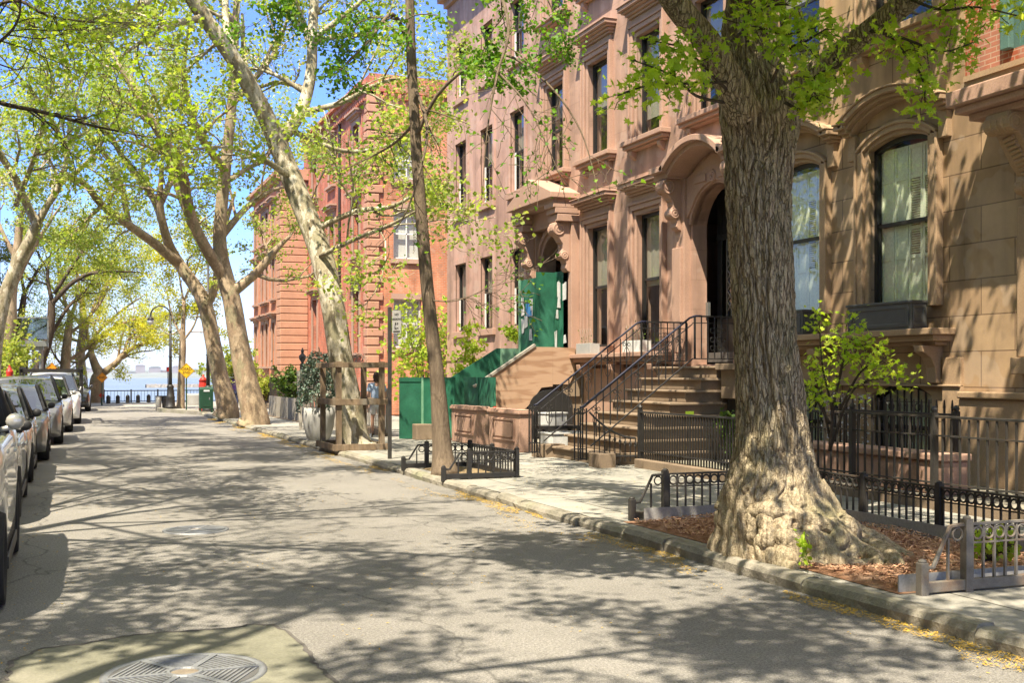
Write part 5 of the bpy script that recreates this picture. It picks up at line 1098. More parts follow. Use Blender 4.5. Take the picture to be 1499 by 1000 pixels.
# ---------------------------------------------------------------- cars
def interp(y, pts): return float(np.interp(y, [p[0] for p in pts], [p[1] for p in pts]))
def car(name, label, cat, xs, yf, paint, Ln=4.6, W=1.84, zr=1.46, zb=.95, zh=.86, wb=(.9, 3.6), cab=(1.25, 2.05, 3.5, 4.25), rt=.33, deck=.98, mir=None, rack=False, group='cars parked along the left kerb', rz=0):
    t = thing(name, label, cat, (xs - W/2, yf, 0), group)
    cx = xs - W/2; hw = W/2
    top = [(0, .50), (.06, zh-.22), (.25, zh-.07), (cab[0], zb), (cab[3], zb+.02), (min(cab[3]+.05, Ln-.3), deck), (Ln-.12, deck-.06), (Ln, .62)]
    wid = [(0, .74), (.08, .86), (.3, .95), (.8, 1.0), (Ln-.9, 1.0), (Ln-.25, .95), (Ln, .84)]
    P = []; ys = np.unique(np.concatenate([np.linspace(0, .3, 9), np.linspace(.3, Ln-.3, 84), np.linspace(Ln-.3, Ln, 7)]))
    for y in ys:
        h = interp(y, top); w_ = hw*interp(y, wid); zl = .2 + (.12*(1-y/.3) if y < .3 else 0) + (.12*(1-(Ln-y)/.3) if y > Ln-.3 else 0)
        for yw in wb:
            d = abs(y - yw); Ra = rt + .065
            if d < Ra: zl = max(zl, rt + math.sqrt(Ra*Ra - d*d))
        zl = min(zl, h-.1); f = lambda q: zl + (h-zl)*q
        sec = [(0, zl), (w_*.9, zl), (w_*.975, zl+.015), (w_*.99, f(.25)), (w_, f(.55)), (w_*.985, f(.68)), (w_*.99, f(.74)), (w_*.965, f(.9)), (w_*.92, f(.97)), (w_*.8, h), (0, h+.03)]
        P.append([(cx-a, yf+y, b) for a, b in sec[::-1]] + [(cx+a, yf+y, b) for a, b in sec[1:]])
    m = MB(); m.grid(P); n = len(P[0]); m.f += [tuple(range(n))]; k = len(m.v); m.f += [tuple(range(k-n, k))]
    body = m.build('body', paint, t, True)
    # cabin
    wbel, wt = hw*.90, hw*.70
    zt = [(cab[0], zb), (cab[1], zr-.05), (cab[1]+.25, zr), ((cab[1]+cab[2])/2, zr+.015), (cab[2], zr-.03), (cab[3], zb+.03)]
    rows = []
    for y in np.linspace(cab[0], cab[3], 40):
        z = interp(y, zt); q = min(1, (z-zb)/(zr-zb)); rows.append((y, z, wbel + (wt-wbel)*q))
    def strip(name, cond, mat, parent=t):
        m = MB()
        for r0, r1 in zip(rows, rows[1:]):
            if not cond((r0[0]+r1[0])/2): continue
            pts = []
            for y, z, w_ in (r0, r1): pts.append([(cx-w_, yf+y, z), (cx-w_*.6, yf+y, z+.025), (cx, yf+y, z+.035), (cx+w_*.6, yf+y, z+.025), (cx+w_, yf+y, z)])
            m.grid(pts)
        return m.build(name, mat, parent, True)
    strip('roof', lambda y: cab[1] <= y <= cab[2]+.02, paint); strip('windscreen', lambda y: y < cab[1], mt['carglass']); strip('rear_window', lambda y: y > cab[2]+.02, mt['carglass'])
    for s in (-1, 1):
        m = MB(); m.grid([[(cx+s*(wbel+.01), yf+y, zb-.06), (cx+s*w_, yf+y, z)] for y, z, w_ in rows]); m.build('side_window', mt['carglass'], t)
        m = MB()
        pl = [(cx+s*w_, yf+y, z) for y, z, w_ in rows]; m.tube(pl, .032, 8)
        for yy in (cab[1]+.55, cab[2]-.25):
            z = interp(yy, zt); m.bar((cx+s*(wbel+.012), yf+yy, zb-.05), (cx+s*(wt+.008), yf+yy+.04, z-.02), .03, .09)
        m.build('pillar', mt['plastic'] if paint is not mt['blackcar'] else paint, t, True)
        m = MB(); m.box(*sorted((cx+s*(hw*.985), cx+s*(hw+.004))), yf+wb[0]+.5, yf+wb[1]-.5, .2, .3); m.build('sill_trim', mt['plastic'], t, bevel=.01)
        # mirror
        mz = zb+.10; my = cab[0]+.45; m = MB(); c = np.array((cx+s*(hw+.035), yf+my, mz)); PP = []
        for i in range(9):
            a = math.pi*i/8; PP.append([(c[0]+.075*math.cos(2*math.pi*j/12)*math.sin(a)**.5, c[1]-.07*math.cos(a), c[2]+.07*math.sin(2*math.pi*j/12)*math.sin(a)**.5) for j in range(13)])
        m.grid(PP); m.bar((cx+s*(hw*.9), yf+my, mz-.07), (cx+s*(hw+.05), yf+my, mz-.04), .05, .04); m.build('wing_mirror', mir or paint, t, True)
        m = MB(); c = (cx+s*hw*.70, yf+.14, zh-.18); PP = []
        for i in range(9):
            a = math.pi*i/8; PP.append([(c[0]+s*.26*(-math.cos(a)), c[1]+(.10+.16*(1-math.cos(a))/2)*1.0*(1-math.cos(a))+.0-.05*math.sin(a)*math.cos(2*math.pi*j/10)-.0, c[2]+.05*(1-math.cos(a))/2+.075*math.sin(2*math.pi*j/10)*math.sin(a)) for j in range(11)])
        m.grid(PP); m.build('headlight', mt['lamp'], t, True)
        m = MB(); m.box(*sorted((cx+s*hw*.62, cx+s*hw*.93)), yf+Ln-.1, yf+Ln-.0, .72, .9); m.build('tail_light', mt['taillamp'], t, bevel=.02)
        for yy in (cab[1]+.35, cab[2]-.45):
            m = MB(); m.bar((cx+s*(hw+.012), yf+yy, zb-.18), (cx+s*(hw+.012), yf+yy+.2, zb-.175), .025, .03); m.build('door_handle', paint, t, bevel=.006)
        for yw in wb:
            m = MB(); xo = cx+s*(hw-.02); prof = [(rt*.66, -.0), (rt*.72, .02), (rt*.94, .02), (rt, -.03), (rt, -.17), (rt*.94, -.21), (rt*.5, -.21)]
            vs = []; nn = 32
            for r, d in prof:
                for j in range(nn): a = 2*math.pi*j/nn; vs.append((xo+s*d, yf+yw+r*math.cos(a), rt+r*math.sin(a)))
            m.add(vs, [(i*nn+j, i*nn+(j+1)%nn, (i+1)*nn+(j+1)%nn, (i+1)*nn+j) for i in range(len(prof)-1) for j in range(nn)])
            wh = thing('wheel', None, None, (0, 0, 0)); wh.parent = t
            m.build('tyre', mt['rubber'], wh, True)
            m = MB(); xi = xo - s*.012
            for k in range(5):
                for e in (-.13, .13):
                    a = 2*math.pi*k/5+.3; m.bar((xi, yf+yw+.05*math.cos(a), rt+.05*math.sin(a)), (xi-s*.01, yf+yw+rt*.66*math.cos(a+e), rt+rt*.66*math.sin(a+e)), .034, .03)
            m.ring((xi-s*.01, yf+yw, rt), rt*.66, .018, 'x', 28); m.tube([(xi+s*.012, yf+yw, rt), (xi-s*.05, yf+yw, rt)], .06, 14); m.build('rim', mt['rim'], wh)
            m = MB(); m.tube([(xi-s*.09, yf+yw, rt), (xi-s*.1, yf+yw, rt)], rt*.68, 24); m.build('brake_disc', mt['plastic'], wh)
    m = MB(); m.box(cx-hw*.42, cx+hw*.42, yf-.02, yf+.12, .50, zh-.2); m.box(cx-hw*.5, cx+hw*.5, yf-.012, yf+.1, .28, .42); m.build('grille', mt['plastic'], t, bevel=.02)
    m = MB(); m.box(cx-.155, cx+.155, yf-.035, yf-.021, .43, .57); m.build('number_plate', mt['yellow'], t)
    for s in (-1, 1):
        m = MB(); m.box(cx+s*.38-.24, cx+s*.38+.24, yf+cab[1]+.45, yf+cab[1]+.6, .55, zb+.28); m.box(cx+s*.38-.12, cx+s*.38+.12, yf+cab[1]+.48, yf+cab[1]+.57, zb+.281, zb+.42); m.build('seat', mt['plastic'], t, bevel=.05)
    if rack:
        m = MB()
        for s in (-1, 1):
            m.bar((cx+s*(wt-.02), yf+cab[1]+.25, zr+.05), (cx+s*(wt-.02), yf+cab[2]-.1, zr+.05), .035)
        m.build('roof_rail', mt['plastic'], t)
    return t
SUV = dict(Ln=4.65, W=1.88, zr=1.66, zb=1.08, zh=1.0, wb=(.9, 3.65), cab=(1.15, 1.95, 3.75, 4.45), rt=.36, deck=1.05)
SED = dict(Ln=4.6, W=1.8, zr=1.50, zb=1.0, zh=.9, wb=(.92, 3.6), cab=(1.2, 2.05, 3.15, 4.0), rt=.325, deck=1.0)
car('parked_car', 'champagne sport utility car nearest the camera, cut off by the left edge', 'car', -.40, 8.54, mt['pale'], rack=True, **dict(SUV, zb=1.26, zh=1.14, zr=1.86, cab=(1.35, 2.1, 3.8, 4.45), deck=1.24))
car('parked_car', 'silver saloon car with black wing mirrors, second from the camera', 'car', -.47, 14.2, mt['silver'], mir=mt['plastic'], **SED)
car('parked_car', 'silver grey saloon with dark wing mirrors, third from the camera', 'car', -.44, 19.3, mt['silver'], mir=mt['plastic'], **SED)
car('parked_car', 'dark grey compact saloon parked just ahead of the tall grey crossover', 'car', -.25, 24.3, mt['greycar'], mir=mt['plastic'], **SED)
car('parked_car', 'tall grey crossover with a wide windscreen, fifth from the camera', 'car', .02, 30.2, mt['greycar'], mir=mt['plastic'], rack=True, **SUV)
car('parked_car', 'silver crossover partly hidden, parked in front of the truck with the black rack', 'car', .30, 36.6, mt['silver'], **SUV)
car('parked_car', 'black car parked last in the row near the waterfront', 'car', 1.25, 57.0, mt['blackcar'], **SUV)
tk = car('pickup_truck', 'white pickup truck carrying a tall black ladder rack over its cab', 'truck', .62, 42.6, mt['whitecar'], Ln=5.4, W=1.95, zr=1.78, zb=1.15, zh=1.08, wb=(.95, 4.2), cab=(1.3, 1.95, 3.0, 3.35), rt=.38, deck=1.1, group='trucks')
m = MB(); cx = .62 - .975
for s in (-1, 1):
    for y in (43.3, 46.0, 47.8): m.bar((cx+s*1.0, y, 1.0 if y > 44 else .95), (cx+s*1.0, y, 2.02), .07)
    m.bar((cx+s*1.0, 43.2, 1.95), (cx+s*1.0, 47.9, 1.95), .07)
    for z in (1.2, 1.45, 1.7): m.bar((cx+s*1.0, 45.9, z), (cx+s*1.0, 47.9, z), .03, .14)
for y in (43.3, 44.6, 46.0, 47.8): m.bar((cx-1.0, y, 1.88), (cx+1.0, y, 1.88), .07, .12)
m.build('ladder_rack', mt['iron'], tk)
# ---------------------------------------------------------------- street end
def post(m, x, y, z1, r=.03, z0=0): m.tube([(x, y, z0), (x, y, z1)], r, 8)
def diamond_sign(px, py, Z, diag, txt, face, label, size):
    c = AT(px, py, Z); t = thing('road_sign', label, 'sign', (c[0], c[1], 0))
    m = MB(); post(m, c[0], c[1]+.04, c[2]+diag*.4, .03); m.build('post', mt['mail'], t)
    h = diag/2; m = MB(); m.prism([(c[0]-h, c[2]), (c[0], c[2]-h), (c[0]+h, c[2]), (c[0], c[2]+h)], 'y', c[1]-.005, c[1]+.005); p = m.build('sign_plate', mt[face], t)
    if txt:
        text(txt, size, mt['ink'], p, (c[0], c[1]-.008, c[2]), (math.pi/2, 0, 0))
        m = MB(); g = h*.92
        q = [(c[0]-g, c[2]), (c[0], c[2]-g), (c[0]+g, c[2]), (c[0], c[2]+g)]
        for a, b_ in zip(q, q[1:]+q[:1]): m.bar((a[0], c[1]-.008, a[1]), (b_[0], c[1]-.008, b_[1]), .012, .004)
        m.build('border', mt['ink'], p)
    return t
diamond_sign(273.5, 543, 52, .72, 'DEAD\nEND', 'yellow', 'yellow diamond DEAD END sign on a thin post at the right street corner', .17)
diamond_sign(150, 553, 64, .60, 'END', 'orange', 'orange diamond sign reading END by the crooked waterfront tree', .17)
diamond_sign(76.5, 546, 58, 1.02, 'DEAD\nEND', 'orange', 'orange diamond sign reading DEAD above the rack of the truck', .26)
diamond_sign(149, 579, 65, .29, None, 'red', 'small red diamond marker low on a post at the end of the road', .1)
for k, px in enumerate((159, 173, 187.5, 202.6, 218)):
    x, y = G(px, 591 - k*.4, 0)
    t = thing('bollard', 'short black bollard in the row across the end of the road', 'bollard', (x, y, 0), 'bollards across the end of the road')
    m = MB(); m.lathe([(.12, 0), (.12, .38), (.13, .4), (.11, .42)], (x, y, 0), 12); m.build('shaft', mt['iron'], t)
    m = MB(); m.lathe([(.10, .42), (.08, .47), (.02, .5)], (x, y, 0), 12); m.build('cap', mt['iron'], t)
a = np.array((-12, 75.6)); e = np.array((24, 75.6)); t = thing('waterfront_railing', 'long black iron railing along the waterfront at the end of the street', 'railing', (6, 75.6, 0))
m = MB(); m.bar((a[0], 75.6, .72), (e[0], 75.6, .72), .06); m.build('top_rail', mt['iron'], t); m = MB(); m.bar((a[0], 75.6, .06), (e[0], 75.6, .06), .05); m.build('bottom_rail', mt['iron'], t)
m = MB(); m.box(-.045, .045, -.045, .045, -.2, .8); repeat('post', m, mt['iron'], t, [(x, 75.6, 0) for x in np.arange(-12, 24.1, 1.6)])
m = MB()
for x in np.arange(-12, 24, .2): m.bar((x, 75.6, .06), (x, 75.6, .72), .022)
tag(m.build('pickets', mt['iron'], t), kind='stuff')
def lamp_post(x, y, h, label, crook=True):
    t = thing('street_lamp', label, 'street lamp', (x, y, SW), 'black iron street lamps')
    m = MB(); m.lathe([(.26,0),(.26,.1),(.22,.14),(.2,.5),(.22,.55),(.17,.62),(.15,1.0),(.17,1.05),(.1,1.15)], (x, y, SW), 16); m.build('base', mt['iron'], t, True)
    m = MB(); m.tube([(x, y, SW+1.1), (x, y, h*.5), (x, y, h)], (.085, .07, .05), 12); m.ring((x, y, 2.6), .09, .02, 'z', 14); m.ring((x, y, 3.8), .08, .02, 'z', 14); m.build('shaft', mt['iron'], t, True)
    m = MB(); m.tube([(x-.0-.45+.45*math.cos(a_), y, h+.45*math.sin(a_)) for a_ in np.linspace(0, math.pi*1.05, 12)], .035, 8); m.ring((x-.12, y, h-.1), .12, .015, 'y', 14); m.build('crook', mt['iron'], t, True)
    m = MB(); m.lathe([(.03,0),(.045,-.06),(.15,-.15),(.165,-.19),(.14,-.2)], (x-.9, y, h-.02), 14); ln = m.build('lantern', mt['iron'], t, True)
    m = MB(); m.lathe([(.13,-.2),(.14,-.3),(.08,-.4),(.02,-.44)], (x-.9, y, h-.02), 14); m.build('globe', mt['lamp'], ln, True)
lamp_post(*G(250, 598.5, SW), 4.55, 'slender black street lamp with a curled top near the litter bins')
lamp_post(6.0, 52.2, 6.6, 'taller black street lamp rising beside the green relay box')
x, y = G(236, 597, .02)
for k, (dx, mm, lab) in enumerate(((-.12, 'pot', 'pale litter bin standing left of its dark twin by the street lamp'), (.2, 'iron', 'dark slatted litter bin beside the foot of the street lamp'))):
    t = thing('litter_bin', lab, 'bin', (x+dx, y, 0), 'litter bins by the street lamp')
    m = MB(); m.lathe([(.13,0),(.16,.4),(.165,.62),(.13,.62),(.12,.1),(.001,.1)], (x+dx, y, 0), 16, False); m.build('drum', mt[mm], t, True)
    m = MB(); m.ring((x+dx, y, .62), .155, .02, 'z', 18); m.build('rim', mt['iron'], t)
c = AT(246.5, 541, 57); t = thing('street_sign', 'small faded red sign on a thin dark pole left of the street lamp', 'sign', (c[0], c[1], 0))
m = MB(); post(m, c[0], c[1]+.03, c[2]+.1, .025); m.build('post', mt['iron'], t); m = MB(); m.box(c[0]-.08, c[0]+.08, c[1]-.01, c[1]+.0, c[2]-.1, c[2]+.12); m.build('sign_plate', mt['red'], t)
x, y = G(302, 604, SW); t = thing('relay_box', 'dark green mail relay box on short legs by the far plane trees', 'mailbox', (x, y, SW))
m = MB(); m.prism([(y-.22, SW+.16), (y+.22, SW+.16), (y+.22, SW+.98)] + [(y+.22*math.cos(a_), SW+.98+.12*math.sin(a_)) for a_ in np.linspace(.3, 2.84, 7)] + [(y-.22, SW+.98)], 'x', x-.28, x+.28); m.build('body', mt['mail'], t, bevel=.02)
m = MB(); m.box(x-.2, x+.2, y-.235, y-.221, SW+.25, SW+.9); dd = m.build('door', mt['mail'], t, bevel=.01)
m = MB(); m.box(x+.1, x+.14, y-.25, y-.236, SW+.55, SW+.65); m.build('handle', mt['steel'], dd)
m = MB(); m.box(x-.12, x+.12, y-.25, y-.223, SW+.9, SW+.97); m.build('notice', mt['paper'], t)
m = MB(); m.bar((0,0,-.09), (0,0,.09), .05); repeat('leg', m, mt['mail'], t, [(x+sx*.24, y+sy*.18, SW+.08) for sx in (-1,1) for sy in (-1,1)])
x, y = G(297.5, 603, SW); y += 1.2; x += .15; t = thing('fire_alarm_post', 'red fire alarm post with a pointed cap behind the green relay box', 'alarm post', (x, y, SW))
m = MB(); m.lathe([(.2,0),(.2,.12),(.09,.2),(.08,.95),(.12,1.0)], (x, y, SW), 12); m.build('pedestal', mt['red'], t, True)
m = MB(); m.lathe([(.14,1.0),(.2,1.05),(.18,1.3),(.19,1.34)], (x, y, SW), 12); m.build('box', mt['red'], t)
m = MB(); m.lathe([(.21,1.34),(.13,1.46),(.05,1.52),(.05,1.58),(.01,1.64)], (x, y, SW), 12); m.build('cap', mt['red'], t, True)
x, y = G(288, 592, 0); t = thing('stone_planter', 'low round grey planter at the edge of the waterfront plaza', 'planter', (x, y, 0)); m = MB(); m.lathe([(.55,0),(.6,.5),(.62,.62),(.52,.62),(.5,.45),(.001,.45)], (x, y, 0), 24, False); m.build('bowl', mt['pot'], t, True)
m = MB(); m.lathe([(.5,.45),(.3,.52),(.001,.55)], (x, y, 0), 16, False); m.build('soil', mt['soil'], t, True)
x, y = G(38, 580, .15)
t = thing('bus_shelter_kiosk', 'small red lantern topped green post behind the parked cars on the left', 'post', (-1.85, 47, SW)); m = MB(); m.box(-1.98, -1.72, 46.9, 47.1, SW, 1.55); m.build('cabinet', mt['mail'], t, bevel=.02); m = MB(); m.lathe([(.1,1.55),(.13,1.85),(.05,2.0),(.02,2.1)], (-1.85, 47, 0), 12); m.build('lantern', mt['red'], t)
t.name = 'cabinet_post'
# ---------------------------------------------------------------- right pavement
# timber frame round the plane tree
t = thing('timber_guard', 'rough grey brown timber frame built round the leaning plane tree', 'tree guard', (6.0, 25.1, SW))
xs0, xs1, ys0, ys1 = 5.52, 6.47, 24.3, 25.9; zt = SW+1.92
m = MB(); m.box(-.055, .055, -.055, .055, 0, 1.92); repeat('post', m, mt['oldwood'], t, [(xs0, ys0, SW), (xs1, ys0, SW), (xs0, ys1, SW), (xs1, ys1, SW)])
for z, hgt, nm in ((zt-.02, .11, 'top_rail'), (SW+.98, .13, 'middle_rail'), (SW, .14, 'base_board')):
    for (p, q) in (((xs0-.14, ys0-.08), (xs1+.14, ys0-.08)), ((xs0-.14, ys1+.08), (xs1+.14, ys1+.08))):
        m = MB(); m.box(p[0], q[0], p[1]-.025, p[1]+.025, z-(hgt if nm == 'top_rail' else 0), z+(0 if nm == 'top_rail' else hgt)); m.build(nm, mt['oldwood'], t, bevel=.006)
    for x in (xs0-.09, xs1+.09):
        m = MB(); m.box(x-.025, x+.025, ys0-.05, ys1+.05, z-(hgt if nm == 'top_rail' else 0)-.004, z+(0 if nm == 'top_rail' else hgt)-.004); m.build(nm, mt['oldwood'], t, bevel=.006)
rs = np.random.default_rng(8); m = MB()
for k in range(26):
    x = xs0+.25+k*.03; m.tube([(x, ys1, zt), (x+rs.normal(0,.05), ys1+rs.normal(0,.04), zt+.1), (x+rs.normal(0,.1), ys1, zt+.16+rs.uniform(0,.06))], .006, 4)
m.build('dry_twigs', mt['greywood'], t)
m = MB(); m.box(5.6, 6.4, 24.4, 25.8, SW+.004, SW+.03); struct('planting_soil', m, mt['soil'])
# parking sign
x, y = G(571, 672, SW); t = thing('parking_sign', 'tall flat green post with a small grey parking sign edge-on to the street', 'sign', (x, y, SW))
m = MB(); m.box(x-.035, x+.035, y-.03, y+.03, SW, SW+2.95); m.build('post', mt['guard'], t, bevel=.006)
m = MB(); m.bar((x+.04, y-.05, SW+2.66), (x+.17, y-.22, SW+2.66), .012, .44); pl = m.build('sign_plate', mt['edge'], t)
dv_ = unit(np.array((.13, -.17, 0))); nv = np.array((-.17, -.13, 0)) / .214; rot = (math.pi/2, 0, math.atan2(-.17, .13)); 
nv = unit(np.array((dv_[1], -dv_[0], 0)))
for k, s_ in enumerate(('NO', 'PARKING', '8-9', 'AM')):
    c = np.array((x+.105, y-.135, SW+2.80-.09*k)) + nv*.009; text(s_, .062, mt['ink'], pl, tuple(c), rot)
m = MB(); c = np.array((x+.105, y-.135, SW+2.475)) + nv*.009; m.bar(c-dv_*.08, c+dv_*.08, .006, .02); m.build('arrow', mt['ink'], pl)
# concrete pot with a blue spruce
x, y = G(467, 645, SW); t = thing('concrete_pot', 'big pale concrete pot on the pavement behind the timber frame', 'plant pot', (x, y, SW))
m = MB(); m.lathe([(.24,0),(.30,.1),(.37,.35),(.40,.6),(.41,.82),(.36,.82),(.35,.68)], (x, y, SW), 32, False); m.build('bowl', mt['pot'], t, True); m = MB(); m.lathe([(.355,.68),(.2,.71),(.001,.72)], (x, y, SW), 24, False); m.build('soil', mt['soil'], t)
Sx = Tree(101); c = np.array((x, y, SW+.7)); Sx.limb([c, c+(.02,0,.5), c+(-.03,0,1.0), c+(.02,.0,1.45), c+(.0,.0,1.62)], (.045,.035,.025,.012), 0)
for k in range(34):
    z_ = .35+1.15*k/34; a_ = k*2.4; l = .62*(1-.45*k/34)*(.75+.5*Sx.rs.random()); d = np.array((math.cos(a_)*l, math.sin(a_)*l, 0)); p = c+(0,0,z_)
    Sx.limb([p, p+d*.5+(0,0,.04), p+d*.9+(0,0,-.12), p+d+(0,0,-.26)], (.014,.008,.004), 1, 3)
for i in range(1, len(Sx.limbs)): Sx.ramify(i, 8, .2, 2, 2, (25, 60), .12, -.12, .15, .5)
t = thing('blue_spruce', 'drooping blue spruce growing in the pale concrete pot', 'spruce', tuple(c)); Sx.wood(0, 0, mt['gink'], 'trunk', t); Sx.wood(1, 9, mt['gink'], 'branches', t, ns=(4,4,3)); leaves('foliage', Sx.leafpts(3600, .035, 0), .06, QUAD, mt['lspruce'], t, Sx.rs, .2)
# leaning slatted screen, finial post and plank fence behind the pot
t = thing('slatted_screen', 'weathered grey slatted screen leaning behind the potted spruce', 'screen', (7.4, 34, SW))
m = MB(); m.bar((0,0,0), (-.0,.42,1.75), .1, .02, up=(0,1,0)); q = MB(); q.v = m.v; q.f = m.f
repeat('slat', q, mt['greywood'], t, [(6.55+.125*k, 33.8, SW) for k in range(13)])
m = MB(); m.bar((6.4, 33.98, SW+.5), (8.2, 33.98, SW+.5), .06, .03); m.bar((6.4, 34.2, SW+1.4), (8.2, 34.2, SW+1.4), .06, .03); m.build('batten', mt['greywood'], t)
t = thing('finial_post', 'dark iron gatepost with an urn finial beyond the potted spruce', 'post', (8.0, 41, SW)); m = MB(); m.box(7.92, 8.08, 40.92, 41.08, SW, 2.1); m.build('shaft', mt['iron'], t); m = MB(); m.lathe([(.1,2.1),(.04,2.16),(.12,2.3),(.13,2.4),(.04,2.5),(.06,2.58),(.01,2.7)], (8, 41, 0), 14); m.build('finial', mt['iron'], t, True)
t = thing('plank_fence', 'low weathered plank fence in front of the green garden shrub', 'fence', (7.6, 43, SW)); m = MB(); m.box(-.06, .06, -.012, .012, 0, .8); repeat('plank', m, mt['greywood'], t, [(7.6, 39.6+.14*k, SW, math.pi/2) for k in range(44)])
m = MB(); m.box(7.63, 7.67, 39.5, 45.8, SW+.68, SW+.76); m.box(7.63, 7.67, 39.5, 45.8, SW+.12, SW+.2); m.build('rail', mt['greywood'], t); m = MB(); m.box(7.5, 7.75, 39.4, 45.9, .0, SW+.0+.02); m.build('kerb', mt['step'], t)
# area railing in front of the gap with its stone coping
def railing(name, label, p, q, z0, z1, mat, step=.13, posts=2.0, base=None, tops=False, w=.022, cat='railing', group=None, mid=None):
    p = np.array(p, float); q = np.array(q, float); L_ = np.linalg.norm(q-p); d = (q-p)/L_; an = math.atan2(d[1], d[0])
    t = thing(name, label, cat, (*((p+q)/2), z0), group)
    m = MB(); m.bar((*p, z1), (*q, z1), .05, .03); m.build('top_rail', mat, t, bevel=.005); m = MB(); m.bar((*p, z0+.12), (*q, z0+.12), .035, .02); m.build('bottom_rail', mat, t)
    if mid: m = MB(); m.bar((*p, mid), (*q, mid), .035, .02); m.build('middle_rail', mat, t)
    n = int(L_/step); m = MB(); m.box(-w/2, w/2, -w/2, w/2, .0, z1-z0-.02+(.12 if tops else 0))
    if tops: m.prism([(-w*.8, z1-z0+.09), (w*.8, z1-z0+.09), (0, z1-z0+.2)], 'y', -w/2, w/2)
    repeat('picket', m, mat, t, [(*(p+d*(step*(k+.5))), z0, an) for k in range(n)])
    n = max(1, int(round(L_/posts))); m = MB(); m.box(-.035, .035, -.035, .035, -.02, z1-z0+.05); m.lathe([(.03,0),(.045,.04),(.02,.08)], (0,0,z1-z0+.05), 8); repeat('post', m, mat, t, [(*(p+d*(L_*k/n)), z0, an) for k in range(n+1)])
    if base: m = MB(); m.bar((*p, (SW+base)/2-.02), (*q, (SW+base)/2-.02), .24, base-SW+.04); m.build('stone_kerb', mt['step'], t, bevel=.015)
    return t
railing('area_railing', 'tall black railing closely set beside the stone stoop and behind the big trunk', (9.5, 14.4), (9.5, 18.05), .27, 1.08, mt['iron'], .085, 3.65, .26)
railing('area_railing', 'slim worn iron railing in front of the ashlar house at the right edge', (9.95, 6.5), (9.95, 14.35), .3, 1.23, mt['guard'], .145, 1.45, .22, mid=1.0)
railing('area_railing', 'short run of pointed iron pickets standing in the areaway under the arched window', (11.2, 12.2), (11.2, 14.8), .3, 1.2, mt['iron'], .15, 2.6, None, True)
m = MB(); m.box(10.7, 11.12, 11.9, 15.6, .16, .60); m.box(10.66, 11.16, 11.86, 15.64, .602, .70); o = m.build('areaway_coping', mt['trim'], None, bevel=.02); tag(o, 'long pinkish stone coping block in the areaway behind the slim railing', 'stone coping')
railing('garden_railing', 'black railing along the garden before the red brick mansion', (9.6, 47), (9.6, 60), .2, 1.5, mt['iron'], .16, 2.6, .3)
railing('garden_railing', 'pale grey railing beside the walking person, left of the green hoarding', (8.0, 29.5), (8.0, 37), .2, 1.25, mt['greywood'], .16, 2.4, .28)
t = thing('gable_wall', 'low stone garden wall across the gap between brownstone and brick mansion', 'wall', (13, 39, 0)); m = MB(); m.box(12.3, 20, 37.4, 37.7, -.05, 2.2); m.build('masonry', mt['bs1'], t); m = MB(); m.box(12.25, 20, 37.35, 37.75, 2.2, 2.32); m.build('coping', mt['trim'], t)
# stoop handrails
def stoop_rail(y, xb, zb_, xt, zt_, xe, label):
    t = thing('stoop_railing', label, 'railing', (xb, y, zb_), None)
    m = MB(); m.tube([(xb-.06, y, zb_-.02), (xb, y, zb_), (xt-.06, y, zt_-.02), (xt+.06, y, zt_+.02), (xt+.2, y, zt_+.02)], .02, 10); m.build('handrail', mt['blue'], t, True)
    m = MB(); m.bar((xt+.15, y, zt_+.015), (xe, y, zt_+.015), .04, .03); m.bar((xt, y, zt_-.78), (xe, y, zt_-.78), .03, .02); m.bar((xb+.15, y, zb_-.72), (xt, y, zt_-.78), .03, .02); m.bar((xb+.05, y, zb_-.12), (xt, y, zt_-.13), .022, .016); m.bar((xt, y, zt_-.11), (xe, y, zt_-.11), .022, .016); m.build('rail', mt['iron'], t)
    sl = (zt_-zb_)/(xt-xb); n = 15
    for k in range(1, n):
        x = xb+.12+(xt-xb-.12)*k/n; za = zb_+sl*(x-xb); m = MB(); m.bar((x, y, za-.02), (x, y, za-.74), .018)
        if k % 3 == 1:
            for s_ in (-1, 1):
                m.tube([(x+s_*(.02+.045*math.sin(a_)), y, za-.3-.14*a_/1.6) for a_ in np.linspace(0, 3.1, 9)], .007, 5); m.ring((x+s_*.05, y, za-.24), .032, .007, 'y', 10)
        m.build('baluster', mt['iron'], t)
    for k in range(8):
        x = xt+.05+(xe-xt-.05)*k/7; m = MB(); m.bar((x, y, zt_), (x, y, zt_-.78), .018 if k not in (0, 7) else .032)
        if k in (3, 4):
            for z_ in (-.25, -.42, -.58):
                for s_ in (-1, 1): m.ring((x+s_*.05, y, zt_+z_), .045, .007, 'y', 12)
        m.build('baluster', mt['iron'], t)
    m = MB()
    for dx, dy in ((-.08,-.08),(.08,-.08),(-.08,.08),(.08,.08),(0,0)): m.bar((xb-.05+dx, y+dy, SW+.1), (xb-.05+dx, y+dy, zb_-.03), .022)
    for z_ in (.12, .3, .95): 
        for s_ in (-1, 1): m.bar((xb-.14, y+s_*.08, SW+z_), (xb+.04, y+s_*.08, SW+z_), .016); m.bar((xb-.05+s_*.08, y-.09, SW+z_), (xb-.05+s_*.08, y+.09, SW+z_), .016)
    for s_ in (-1, 1): m.ring((xb-.05, y+s_*.085, zb_-.09), .05, .009, 'y', 12)
    m.build('newel', mt['iron'], t)
stoop_rail(20.75, 8.65, 1.16, 10.9, 2.8, 12.0, 'stoop handrail on the far side, left, next to the boarded stair')
stoop_rail(18.72, 8.7, 1.17, 10.95, 2.82, 12.0, 'stoop handrail on the near side, its blue wrapped rail ending by the curved gate')
t = thing('area_gate', 'small black iron gate with a swept curved top at the foot of the stoop', 'gate', (8.9, 18.2, SW))
